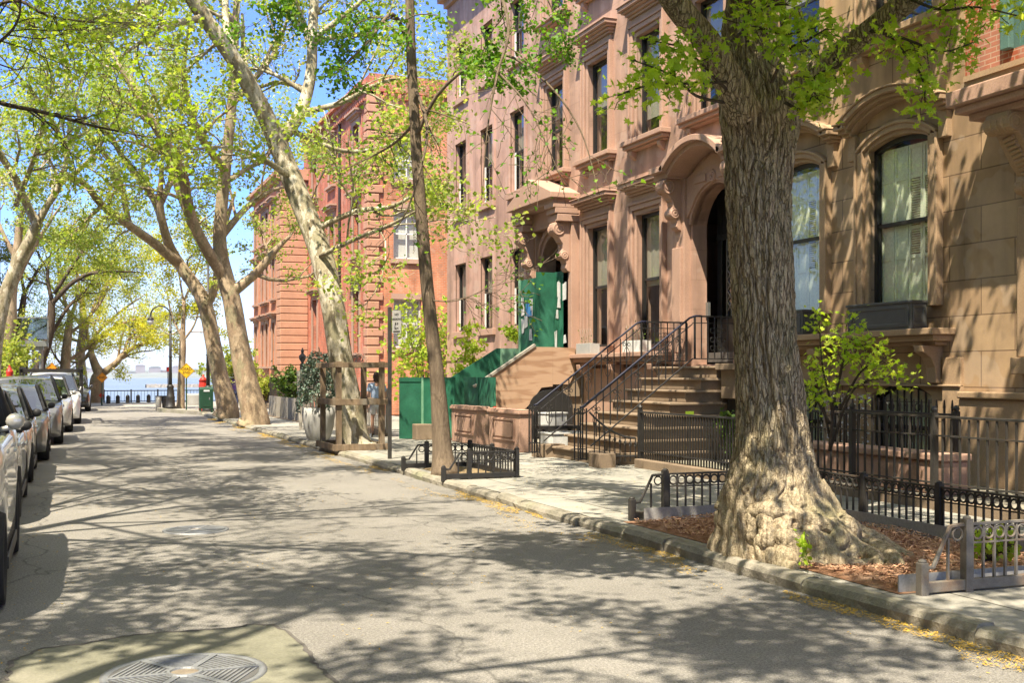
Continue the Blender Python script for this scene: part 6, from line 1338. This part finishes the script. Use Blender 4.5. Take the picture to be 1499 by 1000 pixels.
A_ = [(9.46-.74*s_, 18.15+.35*s_, .62+.46*s_**2) for s_ in np.linspace(0, 1, 10)]
m = MB(); m.tube(A_, .018, 6); m.bar((9.46, 18.15, .3), (8.72, 18.5, .3), .025); m.build('frame', mt['iron'], t)
for k in range(9): m = MB(); p = A_[k]; m.bar((p[0], p[1], .2), p, .016); m.ring((p[0], p[1], p[2]-.12), .04, .007, 'x', 10); m.build('picket', mt['iron'], t)
# pedestals and green hoarding before the boarded stoop
for y0, y1, lab in ((24.95, 26.8, 'panelled brownstone pedestal wall nearer the green hoarding'), (22.3, 24.15, 'panelled brownstone pedestal wall beside the foot of the stoop')):
    t = thing('stoop_pedestal', lab, 'pedestal', (9.0, (y0+y1)/2, SW)); x0, x1 = 8.9, 9.2
    m = MB(); m.box(x0, x1, y0, y1, SW, .9); m.build('block', mt['trim'], t, bevel=.015)
    m = MB(); m.box(x0-.04, x1+.04, y0-.04, y1+.04, .901, .97); m.box(x0-.02, x1+.02, y0-.02, y1+.02, .97, 1.0); m.build('cap', mt['trim'], t, bevel=.015)
    m = MB(); ym = (y0+y1)/2; w_ = (y1-y0)*.36
    for a_, b_, c_, d_ in ((ym-w_, ym+w_, .76, .8), (ym-w_, ym+w_, .32, .36), (ym-w_, ym-w_+.05, .36, .76), (ym+w_-.05, ym+w_, .36, .76)): m.box(x0-.03, x0-.001, a_, b_, c_, d_)
    hh = w_-.13; m.prism([(ym-hh, .42), (ym-hh+.07, .40), (ym+hh-.07, .40), (ym+hh, .42), (ym+hh, .7), (ym+hh-.07, .72), (ym-hh+.07, .72), (ym-hh, .7)], 'x', x0-.025, x0-.001)
    m.build('panel', mt['trim'], t, bevel=.006)
t = thing('site_hoarding', 'green painted plywood hoarding round the foot of the boarded stoop', 'hoarding', (8.4, 27.5, SW))
m = MB(); m.box(7.88, 8.46, 27.86, 27.9, SW+.02, 1.67); m.build('panel', mt['green'], t); m = MB(); m.bar((8.5, 27.82, .92), (9.02, 26.9, .92), .035, 1.5); m.build('panel', mt['green'], t)
m = MB(); m.box(9.255, 9.295, 24.75, 26.9, SW+.02, 1.68); m.build('panel', mt['green'], t); m = MB(); m.bar((8.48, 27.84, SW), (8.48, 27.84, 1.68), .07); m.build('batten', mt['greenlt'], t); m = MB(); m.box(7.86, 8.47, 27.845, 27.859, 1.56, 1.66); m.build('batten', mt['green'], t); m = MB(); m.box(9.24, 9.254, 25.8, 25.86, SW+.05, 1.67); m.build('batten', mt['green'], t)
m = MB(); m.box(8.2, 8.75, 27.45, 27.84, SW, .5); o = m.build('stone_step', mt['step'], None, bevel=.02); tag(o, 'single stone step showing below the green hoarding', 'step')
m = MB(); m.box(9.05, 9.1, 24.2, 24.28, SW, 1.02); o = m.build('marker_stake', mt['red'], None, bevel=.004); tag(o, 'thin red stake between the two brownstone pedestals', 'stake')
def crate(x, y, z, rz, label, sx=.5, sy=.34, h=.26):
    t = thing('plastic_crate', label, 'crate', (x, y, z), 'white crates under the boarded stoop')
    m = MB()
    for a_, b_, c_, d_ in ((-sx/2, sx/2, -sy/2, -sy/2+.02), (-sx/2, sx/2, sy/2-.02, sy/2), (-sx/2, -sx/2+.02, -sy/2+.02, sy/2-.02), (sx/2-.02, sx/2, -sy/2+.02, sy/2-.02)): m.box(x+a_, x+b_, y+c_, y+d_, z+.02, z+h)
    m.box(x-sx/2, x+sx/2, y-sy/2, y+sy/2, z, z+.019); m.build('tub', mt['crate'], t, bevel=.006)
    m = MB(); m.box(x-sx/2-.02, x+sx/2+.02, y-sy/2-.02, y-sy/2+.015, z+h, z+h+.03); m.box(x-sx/2-.02, x+sx/2+.02, y+sy/2-.015, y+sy/2+.02, z+h, z+h+.03); m.box(x-sx/2-.02, x-sx/2+.015, y-sy/2+.016, y+sy/2-.016, z+h, z+h+.03); m.box(x+sx/2-.015, x+sx/2+.02, y-sy/2+.016, y+sy/2-.016, z+h, z+h+.03); m.build('rim', mt['crate'], t, bevel=.005)
    t.rotation_euler = (0, 0, rz)
crate(9.7, 21.7, SW, .1, 'large white plastic tub on the ground beside the stoop', .95, .55, .42); crate(9.75, 22.5, SW+.55, .3, 'white plastic crate raised on a ledge above the large tub', .5, .34, .25)
t = thing('storage_bench', 'dark low bench carrying the white plastic crate beside the stoop', 'bench', (9.8, 22.5, SW)); m = MB(); m.box(9.4, 10.3, 22.25, 22.8, SW+.48, SW+.55); m.build('top', mt['iron'], t); m = MB(); m.box(-.03, .03, -.03, .03, 0, .48); repeat('leg', m, mt['iron'], t, [(9.45, 22.3, SW), (10.25, 22.3, SW), (9.45, 22.75, SW), (10.25, 22.75, SW)])
for y0, y1, mm, lab in ((24.95, 25.75, 'pot', 'grey stone trough on the ledge under the left parlour window'), (22.35, 23.25, 'white', 'white trough on the ledge under the right parlour window')):
    t = thing('window_trough', lab, 'planter', (11.9, (y0+y1)/2, 2.24)); m = MB(); x0, x1 = 11.78, 12.04
    m.box(x0, x0+.025, y0, y1, 2.243, 2.5); m.box(x1-.025, x1, y0, y1, 2.243, 2.5); m.box(x0+.025, x1-.025, y0, y0+.025, 2.243, 2.5); m.box(x0+.025, x1-.025, y1-.025, y1, 2.243, 2.5); m.build('trough', mt[mm], t, bevel=.006)
    m = MB(); m.box(x0+.026, x1-.026, y0+.026, y1-.026, 2.25, 2.44); m.build('soil', mt['soil'], t)
    T = Tree(int(y0*10))
    for k in range(6): p = np.array((11.9, y0+.1+(y1-y0-.2)*k/5, 2.44)); T.limb([p, p+(0,.03,.2), p+(-.03,.08,.42)], (.006,.003), 0, 2); T.tips.append(k)
    p = thing('window_plant', 'sparse dry twigs growing in the ' + ('grey stone' if mm == 'pot' else 'white') + ' trough', 'plant', (11.9, (y0+y1)/2, 2.44)); T.wood(0, 9, mt['greywood'], 'stems', p, ns=(4,)); leaves('foliage', T.leafpts(40, .04), .035, QUAD, mt['lbush'], p, T.rs, .2)
c = AT(1010, 605, 19.6); t = thing('notice_sign', 'tiny yellow green sign on a stake by the area railing', 'sign', tuple(c)); m = MB(); m.box(c[0]-.08, c[0]+.08, c[1]-.006, c[1], c[2]-.03, c[2]+.03); m.build('plate', mt['lvine'], t); m = MB(); m.bar((c[0], c[1]+.01, .2), (c[0], c[1]+.01, c[2]), .014); m.build('stake', mt['iron'], t)
# ---------------------------------------------------------------- tree guards with rings
def guard(label, x0, x1, y0, y1, h, mats, posts, cat='tree guard', pitch=.108):
    t = thing('tree_guard', label, cat, ((x0+x1)/2, (y0+y1)/2, SW)); z = SW
    rr = pitch*.43
    seg = [((x0+.42, y0), (x1, y0), mats[0], 'y', posts), ((x1, y0), (x1, y1), mats[1], 'x', posts), ((x0+.42, y1), (x1, y1), mats[1], 'y', posts)]
    for p, q, mm, ax, pp in seg:
        p = np.array(p); q = np.array(q); L_ = np.linalg.norm(q-p); d = (q-p)/L_; an = math.atan2(d[1], d[0])
        m = MB(); m.bar((*p, z+h-.02), (*q, z+h-.02), .03, .022); m.build('top_rail', mt[mm], t, bevel=.004)
        m = MB(); m.bar((*p, z+h-.05-2*rr-.02), (*q, z+h-.05-2*rr-.02), .02, .014); m.build('ring_rail', mt[mm], t)
        m = MB(); m.bar((*p, z+.055), (*q, z+.055), .05, .08); m.build('base_rail', mt[mm], t, bevel=.006)
        n = int(L_/pitch); off = (L_-n*pitch)/2
        m = MB(); m.box(-.009, .009, -.009, .009, .08, h-.03); repeat('picket', m, mt[mm], t, [(*(p+d*(off+pitch*k)), z, an) for k in range(n+1)])
        m = MB(); m.ring((0,0,0), rr, .011, 'y', 18, 6); repeat('ring', m, mt[mm], t, [(*(p+d*(off+pitch*(k+.5))), z+h-.045-rr, an) for k in range(n)], True)
        ps = [p+d*v for v in np.arange(0, L_+.01, L_/max(1, round(L_/pp)))]
        m = MB(); m.box(-.033, .033, -.033, .033, -.03, h+.02); m.lathe([(.04,0),(.04,.012),(.0,.03)], (0,0,h+.02), 4); repeat('post', m, mt[mm], t, [(*v, z, an) for v in ps])
    for y, mm in ((y0, mats[0]), (y1, mats[1])):
        m = MB(); m.box(x0-.035, x0+.035, y-.035, y+.035, SW-.03, SW+h*.46); m.lathe([(.035,0),(.03,.02),(.0,.03)], (x0, y, SW+h*.46), 10); m.build('end_post', mt[mm], t, bevel=.008)
        m = MB(); m.tube([(x0+.03, y, SW+h*.38), (x0+.1, y, SW+h*.38), (x0+.26, y, SW+h-.03), (x0+.42, y, SW+h-.02)], .018, 6); m.build('sloped_rail', mt[mm], t)
        m = MB(); m.bar((x0, y, SW+.055), (x0+.42, y, SW+.055), .05, .08); m.build('base_rail', mt[mm], t, bevel=.006)
        m = MB(); m.ring((x0+.33, y, SW+h-.045-rr), rr, .009, 'y', 18); m.build('ring', mt[mm], t); m = MB(); m.bar((x0+.24, y, SW+.08), (x0+.24, y, SW+h-.12), .018); m.build('picket', mt[mm], t)
    return t
guard('large worn iron tree guard with rings round the mulch under the big tree', 5.95, 8.2, 6.83, 11.5, .53, ('guardsun', 'guard'), 1.25)
guard('small black tree guard with rings round the young ginkgo', 5.5, 6.72, 16.95, 19.2, .44, ('iron', 'iron'), 1.1, pitch=.125)
for k, (xa, ya, xb_, yb_, lab) in enumerate(((5.83, 6.95, 6.3, 6.93, 'pale grey metal edging strip at the near corner of the mulch bed'), (6.31, 6.93, 8.1, 6.93, 'long grey edging strip behind the near side of the big tree guard'), (8.1, 6.95, 8.1, 11.4, 'grey edging strip along the house side of the mulch bed'), (6.05, 11.4, 8.08, 11.4, 'grey edging strip at the far end of the mulch bed'))):
    m = MB(); m.bar((xa, ya, SW+.065+.002*k), (xb_, yb_, SW+.065+.002*k), .012, .15); o = m.build('edging_strip', mt['edge'], None); tag(o, lab, 'edging')
# mulch beds and litter
def bed(x0, x1, y0, y1, mat, name, amp):
    m = MB(); nx, ny = 44, 70; P = []
    for i in range(nx+1):
        row = []
        for j in range(ny+1):
            x = x0+(x1-x0)*i/nx; y = y0+(y1-y0)*j/ny; e = min(i, nx-i)/4; e2 = min(j, ny-j)/4; q = min(1, e, e2)
            row.append((x, y, SW+.006+q*amp*(.55+.8*mn.noise((x*2.2, y*2.2, 0)) + .35*mn.noise((x*12, y*12, 1)))))
        P.append(row)
    m.grid(P); return struct(name, m, mat, smooth=True)
bed(5.8, 8.1, 6.9, 11.42, mt['mulch'], 'mulch_bed', .05); bed(5.8, 6.66, 17.0, 19.1, mt['soil'], 'soil_bed', .03)
def litter(name, pts, sz, asp, mat, seed, flat=.25):
    rs = np.random.default_rng(seed); n = len(pts); a_ = rs.uniform(0, 6.28, n); s_ = sz*rs.uniform(.4, 1.5, n); ti = rs.normal(0, flat, (n, 2))
    u = np.stack([np.cos(a_), np.sin(a_), ti[:, 0]], 1)*s_[:, None]; v = np.stack([-np.sin(a_), np.cos(a_), ti[:, 1]], 1)*(s_*asp)[:, None]
    V = np.stack([pts-u-v, pts+u-v, pts+u+v, pts-u+v], 1).reshape(-1, 3); return tag(npmesh(name, V, 4, mat, None), kind='stuff')
rs = np.random.default_rng(77); n = 15000
pt = np.stack([rs.uniform(5.85, 8.05, n), rs.uniform(6.98, 11.3, n), np.full(n, SW+.055)], 1); pt[:, 2] += np.array([.05*.8*mn.noise((p[0]*2.2, p[1]*2.2, 0)) for p in pt]); litter('mulch_chips', pt, .015, .28, mt['dryleaf'], 1, .35)
P_ = []
while len(P_) < 24000:
    y = rs.uniform(3, 46)**1.0; x = 5.49 - abs(rs.normal(0, .22 + .4*max(0, mn.noise((y*.5, 4, 0)))))
    if mn.noise((x*2.5, y*.7, 5)) + .35*mn.noise((x*9, y*3, 2)) > -.05 + .5*(5.5-x): P_.append((x, y, .012))
for q in range(5000):
    x, y = rs.uniform(-.6, 5.4), rs.uniform(4, 26)
    if mn.noise((x*1.3, y*.8, 9)) > .18: P_.append((x, y, .008))
for q in range(700):
    y = rs.uniform(5, 34); x = -.45 + abs(rs.normal(0, .3)); P_.append((x, y, .008))
litter('catkin_litter', np.array(P_), .0075, .4, mt['pollen'], 2, .15)
P_ = [(rs.uniform(5.6, 9.2), rs.uniform(5, 30), SW+.008) for q in range(1500)]; litter('pavement_litter', np.array(P_), .008, .4, mt['pollen'], 3, .15)
# ---------------------------------------------------------------- people
def skin(name, pts, edges, rad, mat, parent, sub=2):
    me = bpy.data.meshes.new(name); off = np.array(wloc(parent)); me.from_pydata([tuple(np.array(p)-off) for p in pts], edges, []); o = bpy.data.objects.new(name, me); col.objects.link(o); o.parent = parent
    s_ = o.modifiers.new('skin', 'SKIN'); s_.use_smooth_shade = True
    if not me.skin_vertices: 
        bpy.context.view_layer.objects.active = o
        bm = bmesh.new(); bm.from_mesh(me); bm.verts.layers.skin.verify(); bm.to_mesh(me); bm.free()
    for i, r in enumerate(rad): me.skin_vertices[0].data[i].radius = r if isinstance(r, tuple) else (r, r)
    me.skin_vertices[0].data[0].use_root = True
    u = o.modifiers.new('sub', 'SUBSURF'); u.levels = u.render_levels = sub; me.materials.append(mat); return o
def person(label, x, y, hgt, ang, top, legs, shortleg, hairmat, stride=.16):
    k = hgt/1.75; t = thing('person', label, 'person', (x, y, SW)); ca, sa = math.cos(ang), math.sin(ang)   # local +y = walking direction
    def w(p): return (x+k*(p[0]*ca-p[1]*sa), y+k*(p[0]*sa+p[1]*ca), SW+k*p[2])
    J = dict(pel=(0,0,.95), wai=(0,.01,1.1), che=(0,.02,1.32), nec=(0,.02,1.5), hd0=(0,.04,1.58), hd1=(0,.05,1.70),
        hl=(-.09,0,.90), kl=(-.10,stride*.7,.50), al=(-.10,stride*.75,.10), tl=(-.11,stride*.75+.16,.03), hr=(.09,0,.90), kr=(.10,-.02,.48), ar=(.10,-stride*1.5,.13), tr=(.11,-stride*1.5+.14,.03),
        sl=(-.19,.02,1.43), el=(-.25,-.05,1.14), wl=(-.25,.10,.92), sr=(.19,.02,1.43), er=(.25,.04,1.15), wr=(.23,.22,.98))
    E = [('pel','wai'),('wai','che'),('che','nec'),('nec','hd0'),('hd0','hd1'),('pel','hl'),('hl','kl'),('kl','al'),('al','tl'),('pel','hr'),('hr','kr'),('kr','ar'),('ar','tr'),('che','sl'),('sl','el'),('el','wl'),('che','sr'),('sr','er'),('er','wr')]
    rd = dict(pel=.13, wai=.12, che=.14, nec=.055, hd0=.075, hd1=.085, hl=.085, kl=.055, al=.038, tl=.035, hr=.085, kr=.055, ar=.038, tr=.035, sl=.058, el=.04, wl=.028, sr=.058, er=.04, wr=.028)
    names = list(J); pts = [J[n] for n in names]; ed = [(names.index(a_), names.index(b_)) for a_, b_ in E]; rad = [rd[n] for n in names]
    for side, wn in ((-1, 'wl'), (1, 'wr')):                  # palms, fingers and thumbs
        b0 = np.array(J[wn]); i0 = names.index(wn); pts.append(tuple(b0+(0,.02,-.07))); rad.append(.03); pi = len(pts)-1; ed.append((i0, pi))
        for f in range(4):
            p1 = b0+(side*.0+.0, -.02+.022*f, -.12); p2 = p1+(-side*.012, .012, -.045+.006*abs(f-1.5)); pts += [tuple(p1), tuple(p2)]; rad += [.0095, .008]; ed += [(pi, len(pts)-2), (len(pts)-2, len(pts)-1)]
        p1 = b0+(-side*.02, .05, -.08); pts += [tuple(p1), tuple(p1+(-side*.005,.015,-.035))]; rad += [.011, .009]; ed += [(pi, len(pts)-2), (len(pts)-2, len(pts)-1)]
    skin('body', [w(p) for p in pts], ed, [r*k for r in rad], mt['skin'], t)
    sh = ['wai','che','nec','sl','el','sr','er','pel']; sub = [sh.index('pel'), sh.index('wai')]
    P = {n: J[n] for n in sh}; P['nec'] = (0,.02,1.46); P['el'] = tuple((np.array(J['sl'])*.3+np.array(J['el'])*.7)); P['er'] = tuple((np.array(J['sr'])*.3+np.array(J['er'])*.7)); P['pel'] = (0,0,.92)
    o_ = ['pel','wai','che','nec','sl','el','sr','er']; e_ = [(0,1),(1,2),(2,3),(2,4),(4,5),(2,6),(6,7)]
    skin('shirt', [w(P[n]) for n in o_], e_, [r*k for r in ((.165,.14),(.155,.13),(.175,.14),(.075,.075),(.085,.085),(.062,.062),(.085,.085),(.062,.062))] if False else [(r[0]*k, r[1]*k) for r in ((.165,.14),(.155,.13),(.175,.14),(.07,.07),(.085,.085),(.062,.062),(.085,.085),(.062,.062))], top, t)
    kl = np.array(J['kl']); kr = np.array(J['kr']); hl = np.array(J['hl']); hr = np.array(J['hr'])
    if shortleg: q = [(0,0,.98), tuple(hl), tuple(hl*.25+kl*.75), tuple(hr), tuple(hr*.25+kr*.75)]; ee = [(0,1),(1,2),(0,3),(3,4)]; r_ = [.15,.105,.088,.105,.088]
    else: q = [(0,0,.98), tuple(hl), tuple(kl), J['al'], tuple(hr), tuple(kr), J['ar']]; ee = [(0,1),(1,2),(2,3),(0,4),(4,5),(5,6)]; r_ = [.15,.105,.075,.055,.105,.075,.055]
    skin('shorts' if shortleg else 'trousers', [w(p) for p in q], ee, [r*k for r in r_], legs, t)
    m = MB(); PP = []
    for i in range(9):
        a_ = math.pi*i/8*.62; PP.append([w((.098*math.sin(a_)*math.cos(b_), .035+.112*math.sin(a_)*math.sin(b_), 1.675+.125*math.cos(a_))) for b_ in np.linspace(0, 2*math.pi, 17)])
    m.grid(PP); PP = []
    for i in range(6): PP.append([w((.092*math.cos(b_), .035+.105*math.sin(b_), 1.70-.035*i)) for b_ in np.linspace(math.pi*1.05, math.pi*1.95, 12)])
    m.grid(PP); m.build('hair', hairmat, t, True)
    m = MB()
    for n1 in ('al', 'ar'):
        a_ = np.array(J[n1]); tt = np.array(J['tl' if n1 == 'al' else 'tr'])
        PP = []
        for i in range(8):
            f = i/7; c = a_*(1-f)+tt*f + (0, -.06+.08*f, 0); wd = .045*math.sin(math.pi*(.15+.75*f))**.5; PP.append([w((c[0]+wd*math.cos(b_), c[1], max(c[2]-.055, .0)+.04+(.05*(1-f)+.03)*math.sin(b_)*.8)) for b_ in np.linspace(0, 2*math.pi, 11)])
        m.grid(PP)
    m.build('shoes', mt['shoe'], t, True)
    m = MB(); m.tube([w((0, .13, 1.65)), w((0, .155, 1.615)), w((0, .13, 1.60))], .012*k, 6); m.build('nose', mt['skin'], t, True)
    m = MB()
    for s_ in (-1, 1): m.ring(w((s_*.092, .04, 1.64)), .02*k, .008*k, 'x', 10)
    m.build('ears', mt['skin'], t, True)
    m = MB()
    for s_ in (-1, 1): m.lathe([(.001,-.008),(.009,0),(.001,.008)], w((s_*.034, .13, 1.665)), 8)
    m.bar(w((-.025, .132, 1.575)), w((.025, .132, 1.575)), .006); m.build('face', mt['ink'], t)
    return t
x, y = G(552, 640, SW); person('person in a pale blue shirt and white shorts walking away behind the timber frame', x, y, 1.66, -.1, mt['shirt'], mt['shorts'], True, mt['hair'])
x, y = G(345, 600.5, SW); person('person in a purple jacket and dark trousers behind the pair of plane trees', x, y, 1.66, 2.9, mt['purple'], mt['navy'], False, mt['hair'], .1)
# ---------------------------------------------------------------- houses across the street (seen in the window reflections)
for k, (y0, y1, bm_, lab) in enumerate(((-22, -8, 'brickd', 'dark brick row house across the street behind the viewer'), (-7.9, 6, 'brick', 'red brick row house across the street left of the viewer'), (6.1, 22, 'bs1', 'brownstone row house across the street by the nearest cars'), (22.1, 40, 'brick', 'red brick row house across the street by the crossovers'))):
    t = thing('row_house', lab, 'house', (-10, (y0+y1)/2, 0)); hs = [(a_, a_+1.1, z_, z_+2.1) for a_ in np.arange(y0+1.2, y1-1.3, 2.6) for z_ in (2.6, 6.2, 9.4)]
    m = MB(); wall(m, 'x', 0, .3, y0, y1, -.05, 12.5, hs); m.v = [(-6.4-v[0], v[1], v[2]) for v in m.v]; m.box(-16, -6.71, y0+.003, y0+.2, -.05, 12.5); m.box(-16, -6.71, y1-.2, y1-.003, -.05, 12.5); m.box(-16.2, -16, y0, y1, -.05, 12.5); m.build('wall', mt[bm_], t)
    m = MB(); m.box(-16, -6.5, y0+.1, y1-.1, 12.3, 12.5-.01); m.box(-6.75, -5.95, y0+.05, y1-.05, 12.51, 12.9); m.build('roof', mt['roof'], t)
    for h in hs:
        m = MB(); m.box(-6.66, -6.6, h[0], h[0]+.07, h[2], h[3]); m.box(-6.66, -6.6, h[1]-.07, h[1], h[2], h[3]); m.box(-6.66, -6.6, h[0]+.07, h[1]-.07, (h[2]+h[3])/2-.04, (h[2]+h[3])/2+.04); w_ = m.build('window', mt['sash'], t)
        m = MB(); m.add([(-6.63,h[0],h[2]),(-6.63,h[1],h[2]),(-6.63,h[1],h[3]),(-6.63,h[0],h[3])], [(0,1,2,3)]); m.build('pane', mt['carglass'], w_)
# ---------------------------------------------------------------- light, sky, camera
EL = 61.0; hx, hy = .68, .733
w = bpy.data.worlds.new('World'); scene.world = w; w.use_nodes = True; nt = w.node_tree; nt.nodes.clear()
sk = nt.nodes.new('ShaderNodeTexSky'); sk.sky_type = 'NISHITA'; sk.sun_disc = False; sk.sun_elevation = R(EL); sk.sun_rotation = math.atan2(-hx, -hy)
sk.air_density = 1.0; sk.dust_density = .1; sk.ozone_density = 4.0
tc = nt.nodes.new('ShaderNodeTexCoord'); sp_ = nd(nt, 'SeparateXYZ'); nt.links.new(tc.outputs['Generated'], sp_.inputs[0])
zc = mul(nt, sp_.outputs[2], .10, 'ADD')
dv = nt.nodes.new('ShaderNodeVectorMath'); dv.operation = 'DIVIDE'; cx_ = nd(nt, 'CombineXYZ')
for i in range(3): nt.links.new(zc, cx_.inputs[i])
nt.links.new(tc.outputs['Generated'], dv.inputs[0]); nt.links.new(cx_.outputs[0], dv.inputs[1])
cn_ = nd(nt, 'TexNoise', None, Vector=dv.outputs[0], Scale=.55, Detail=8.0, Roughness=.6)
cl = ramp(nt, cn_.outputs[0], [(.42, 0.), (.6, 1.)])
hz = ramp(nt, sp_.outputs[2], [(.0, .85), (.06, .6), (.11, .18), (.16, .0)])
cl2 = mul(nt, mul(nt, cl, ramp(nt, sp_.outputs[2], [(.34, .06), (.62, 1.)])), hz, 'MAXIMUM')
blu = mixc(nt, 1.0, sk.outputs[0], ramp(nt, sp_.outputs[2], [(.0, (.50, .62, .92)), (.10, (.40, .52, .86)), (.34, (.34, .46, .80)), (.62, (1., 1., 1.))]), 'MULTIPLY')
skc = mixc(nt, cl2, blu, mixc(nt, ramp(nt, sp_.outputs[2], [(.2, 0.), (.6, 1.)]), (2.5, 2.85, 3.35), (6.4, 5.7, 4.7)))  # warm white cloud added high overhead, out of view, to fill the shadows
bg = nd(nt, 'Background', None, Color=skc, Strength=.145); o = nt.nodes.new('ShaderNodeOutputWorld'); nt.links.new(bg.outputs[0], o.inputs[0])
sl = bpy.data.lights.new('sun', 'SUN'); sl.energy = 4.4; sl.angle = R(.53); sl.color = (1, .885, .70)
so = bpy.data.objects.new('sun', sl); col.objects.link(so)
so.rotation_euler = Vector((hx*math.cos(R(EL)), hy*math.cos(R(EL)), -math.sin(R(EL)))).to_track_quat('-Z', 'Y').to_euler()
# ---- thin harbour air
m, nt, out = newmat('haze'); v = nd(nt, 'VolumePrincipled', None, Density=.00010, Color=(.85, .9, 1.0)); v.inputs['Anisotropy'].default_value = .3; nt.links.new(v.outputs[0], out.inputs[1])
b = MB(); b.box(-6000, 6000, -90, 6700, -13.5, 48); tag(b.build('haze', m, None), kind='stuff')
cd = bpy.data.cameras.new('camera'); cd.lens = 36*FPX/1499; cd.sensor_width = 36; cd.shift_y = 48/1499; cd.clip_start = .1; cd.clip_end = 20000
co = bpy.data.objects.new('camera', cd); col.objects.link(co); co.location = (0, 0, EYE); co.rotation_euler = (math.pi/2, 0, -TH); scene.camera = co
vs = scene.view_settings; vs.view_transform = 'Standard'; vs.look = 'None'; vs.exposure = 1.52; vs.gamma = 1
scene.cycles.max_bounces = 6; scene.cycles.diffuse_bounces = 3; scene.cycles.glossy_bounces = 3; scene.cycles.transparent_max_bounces = 8; scene.cycles.transmission_bounces = 4
scene.cycles.caustics_reflective = False; scene.cycles.caustics_refractive = False; scene.cycles.sample_clamp_indirect = 6
scene.cycles.use_denoising = True
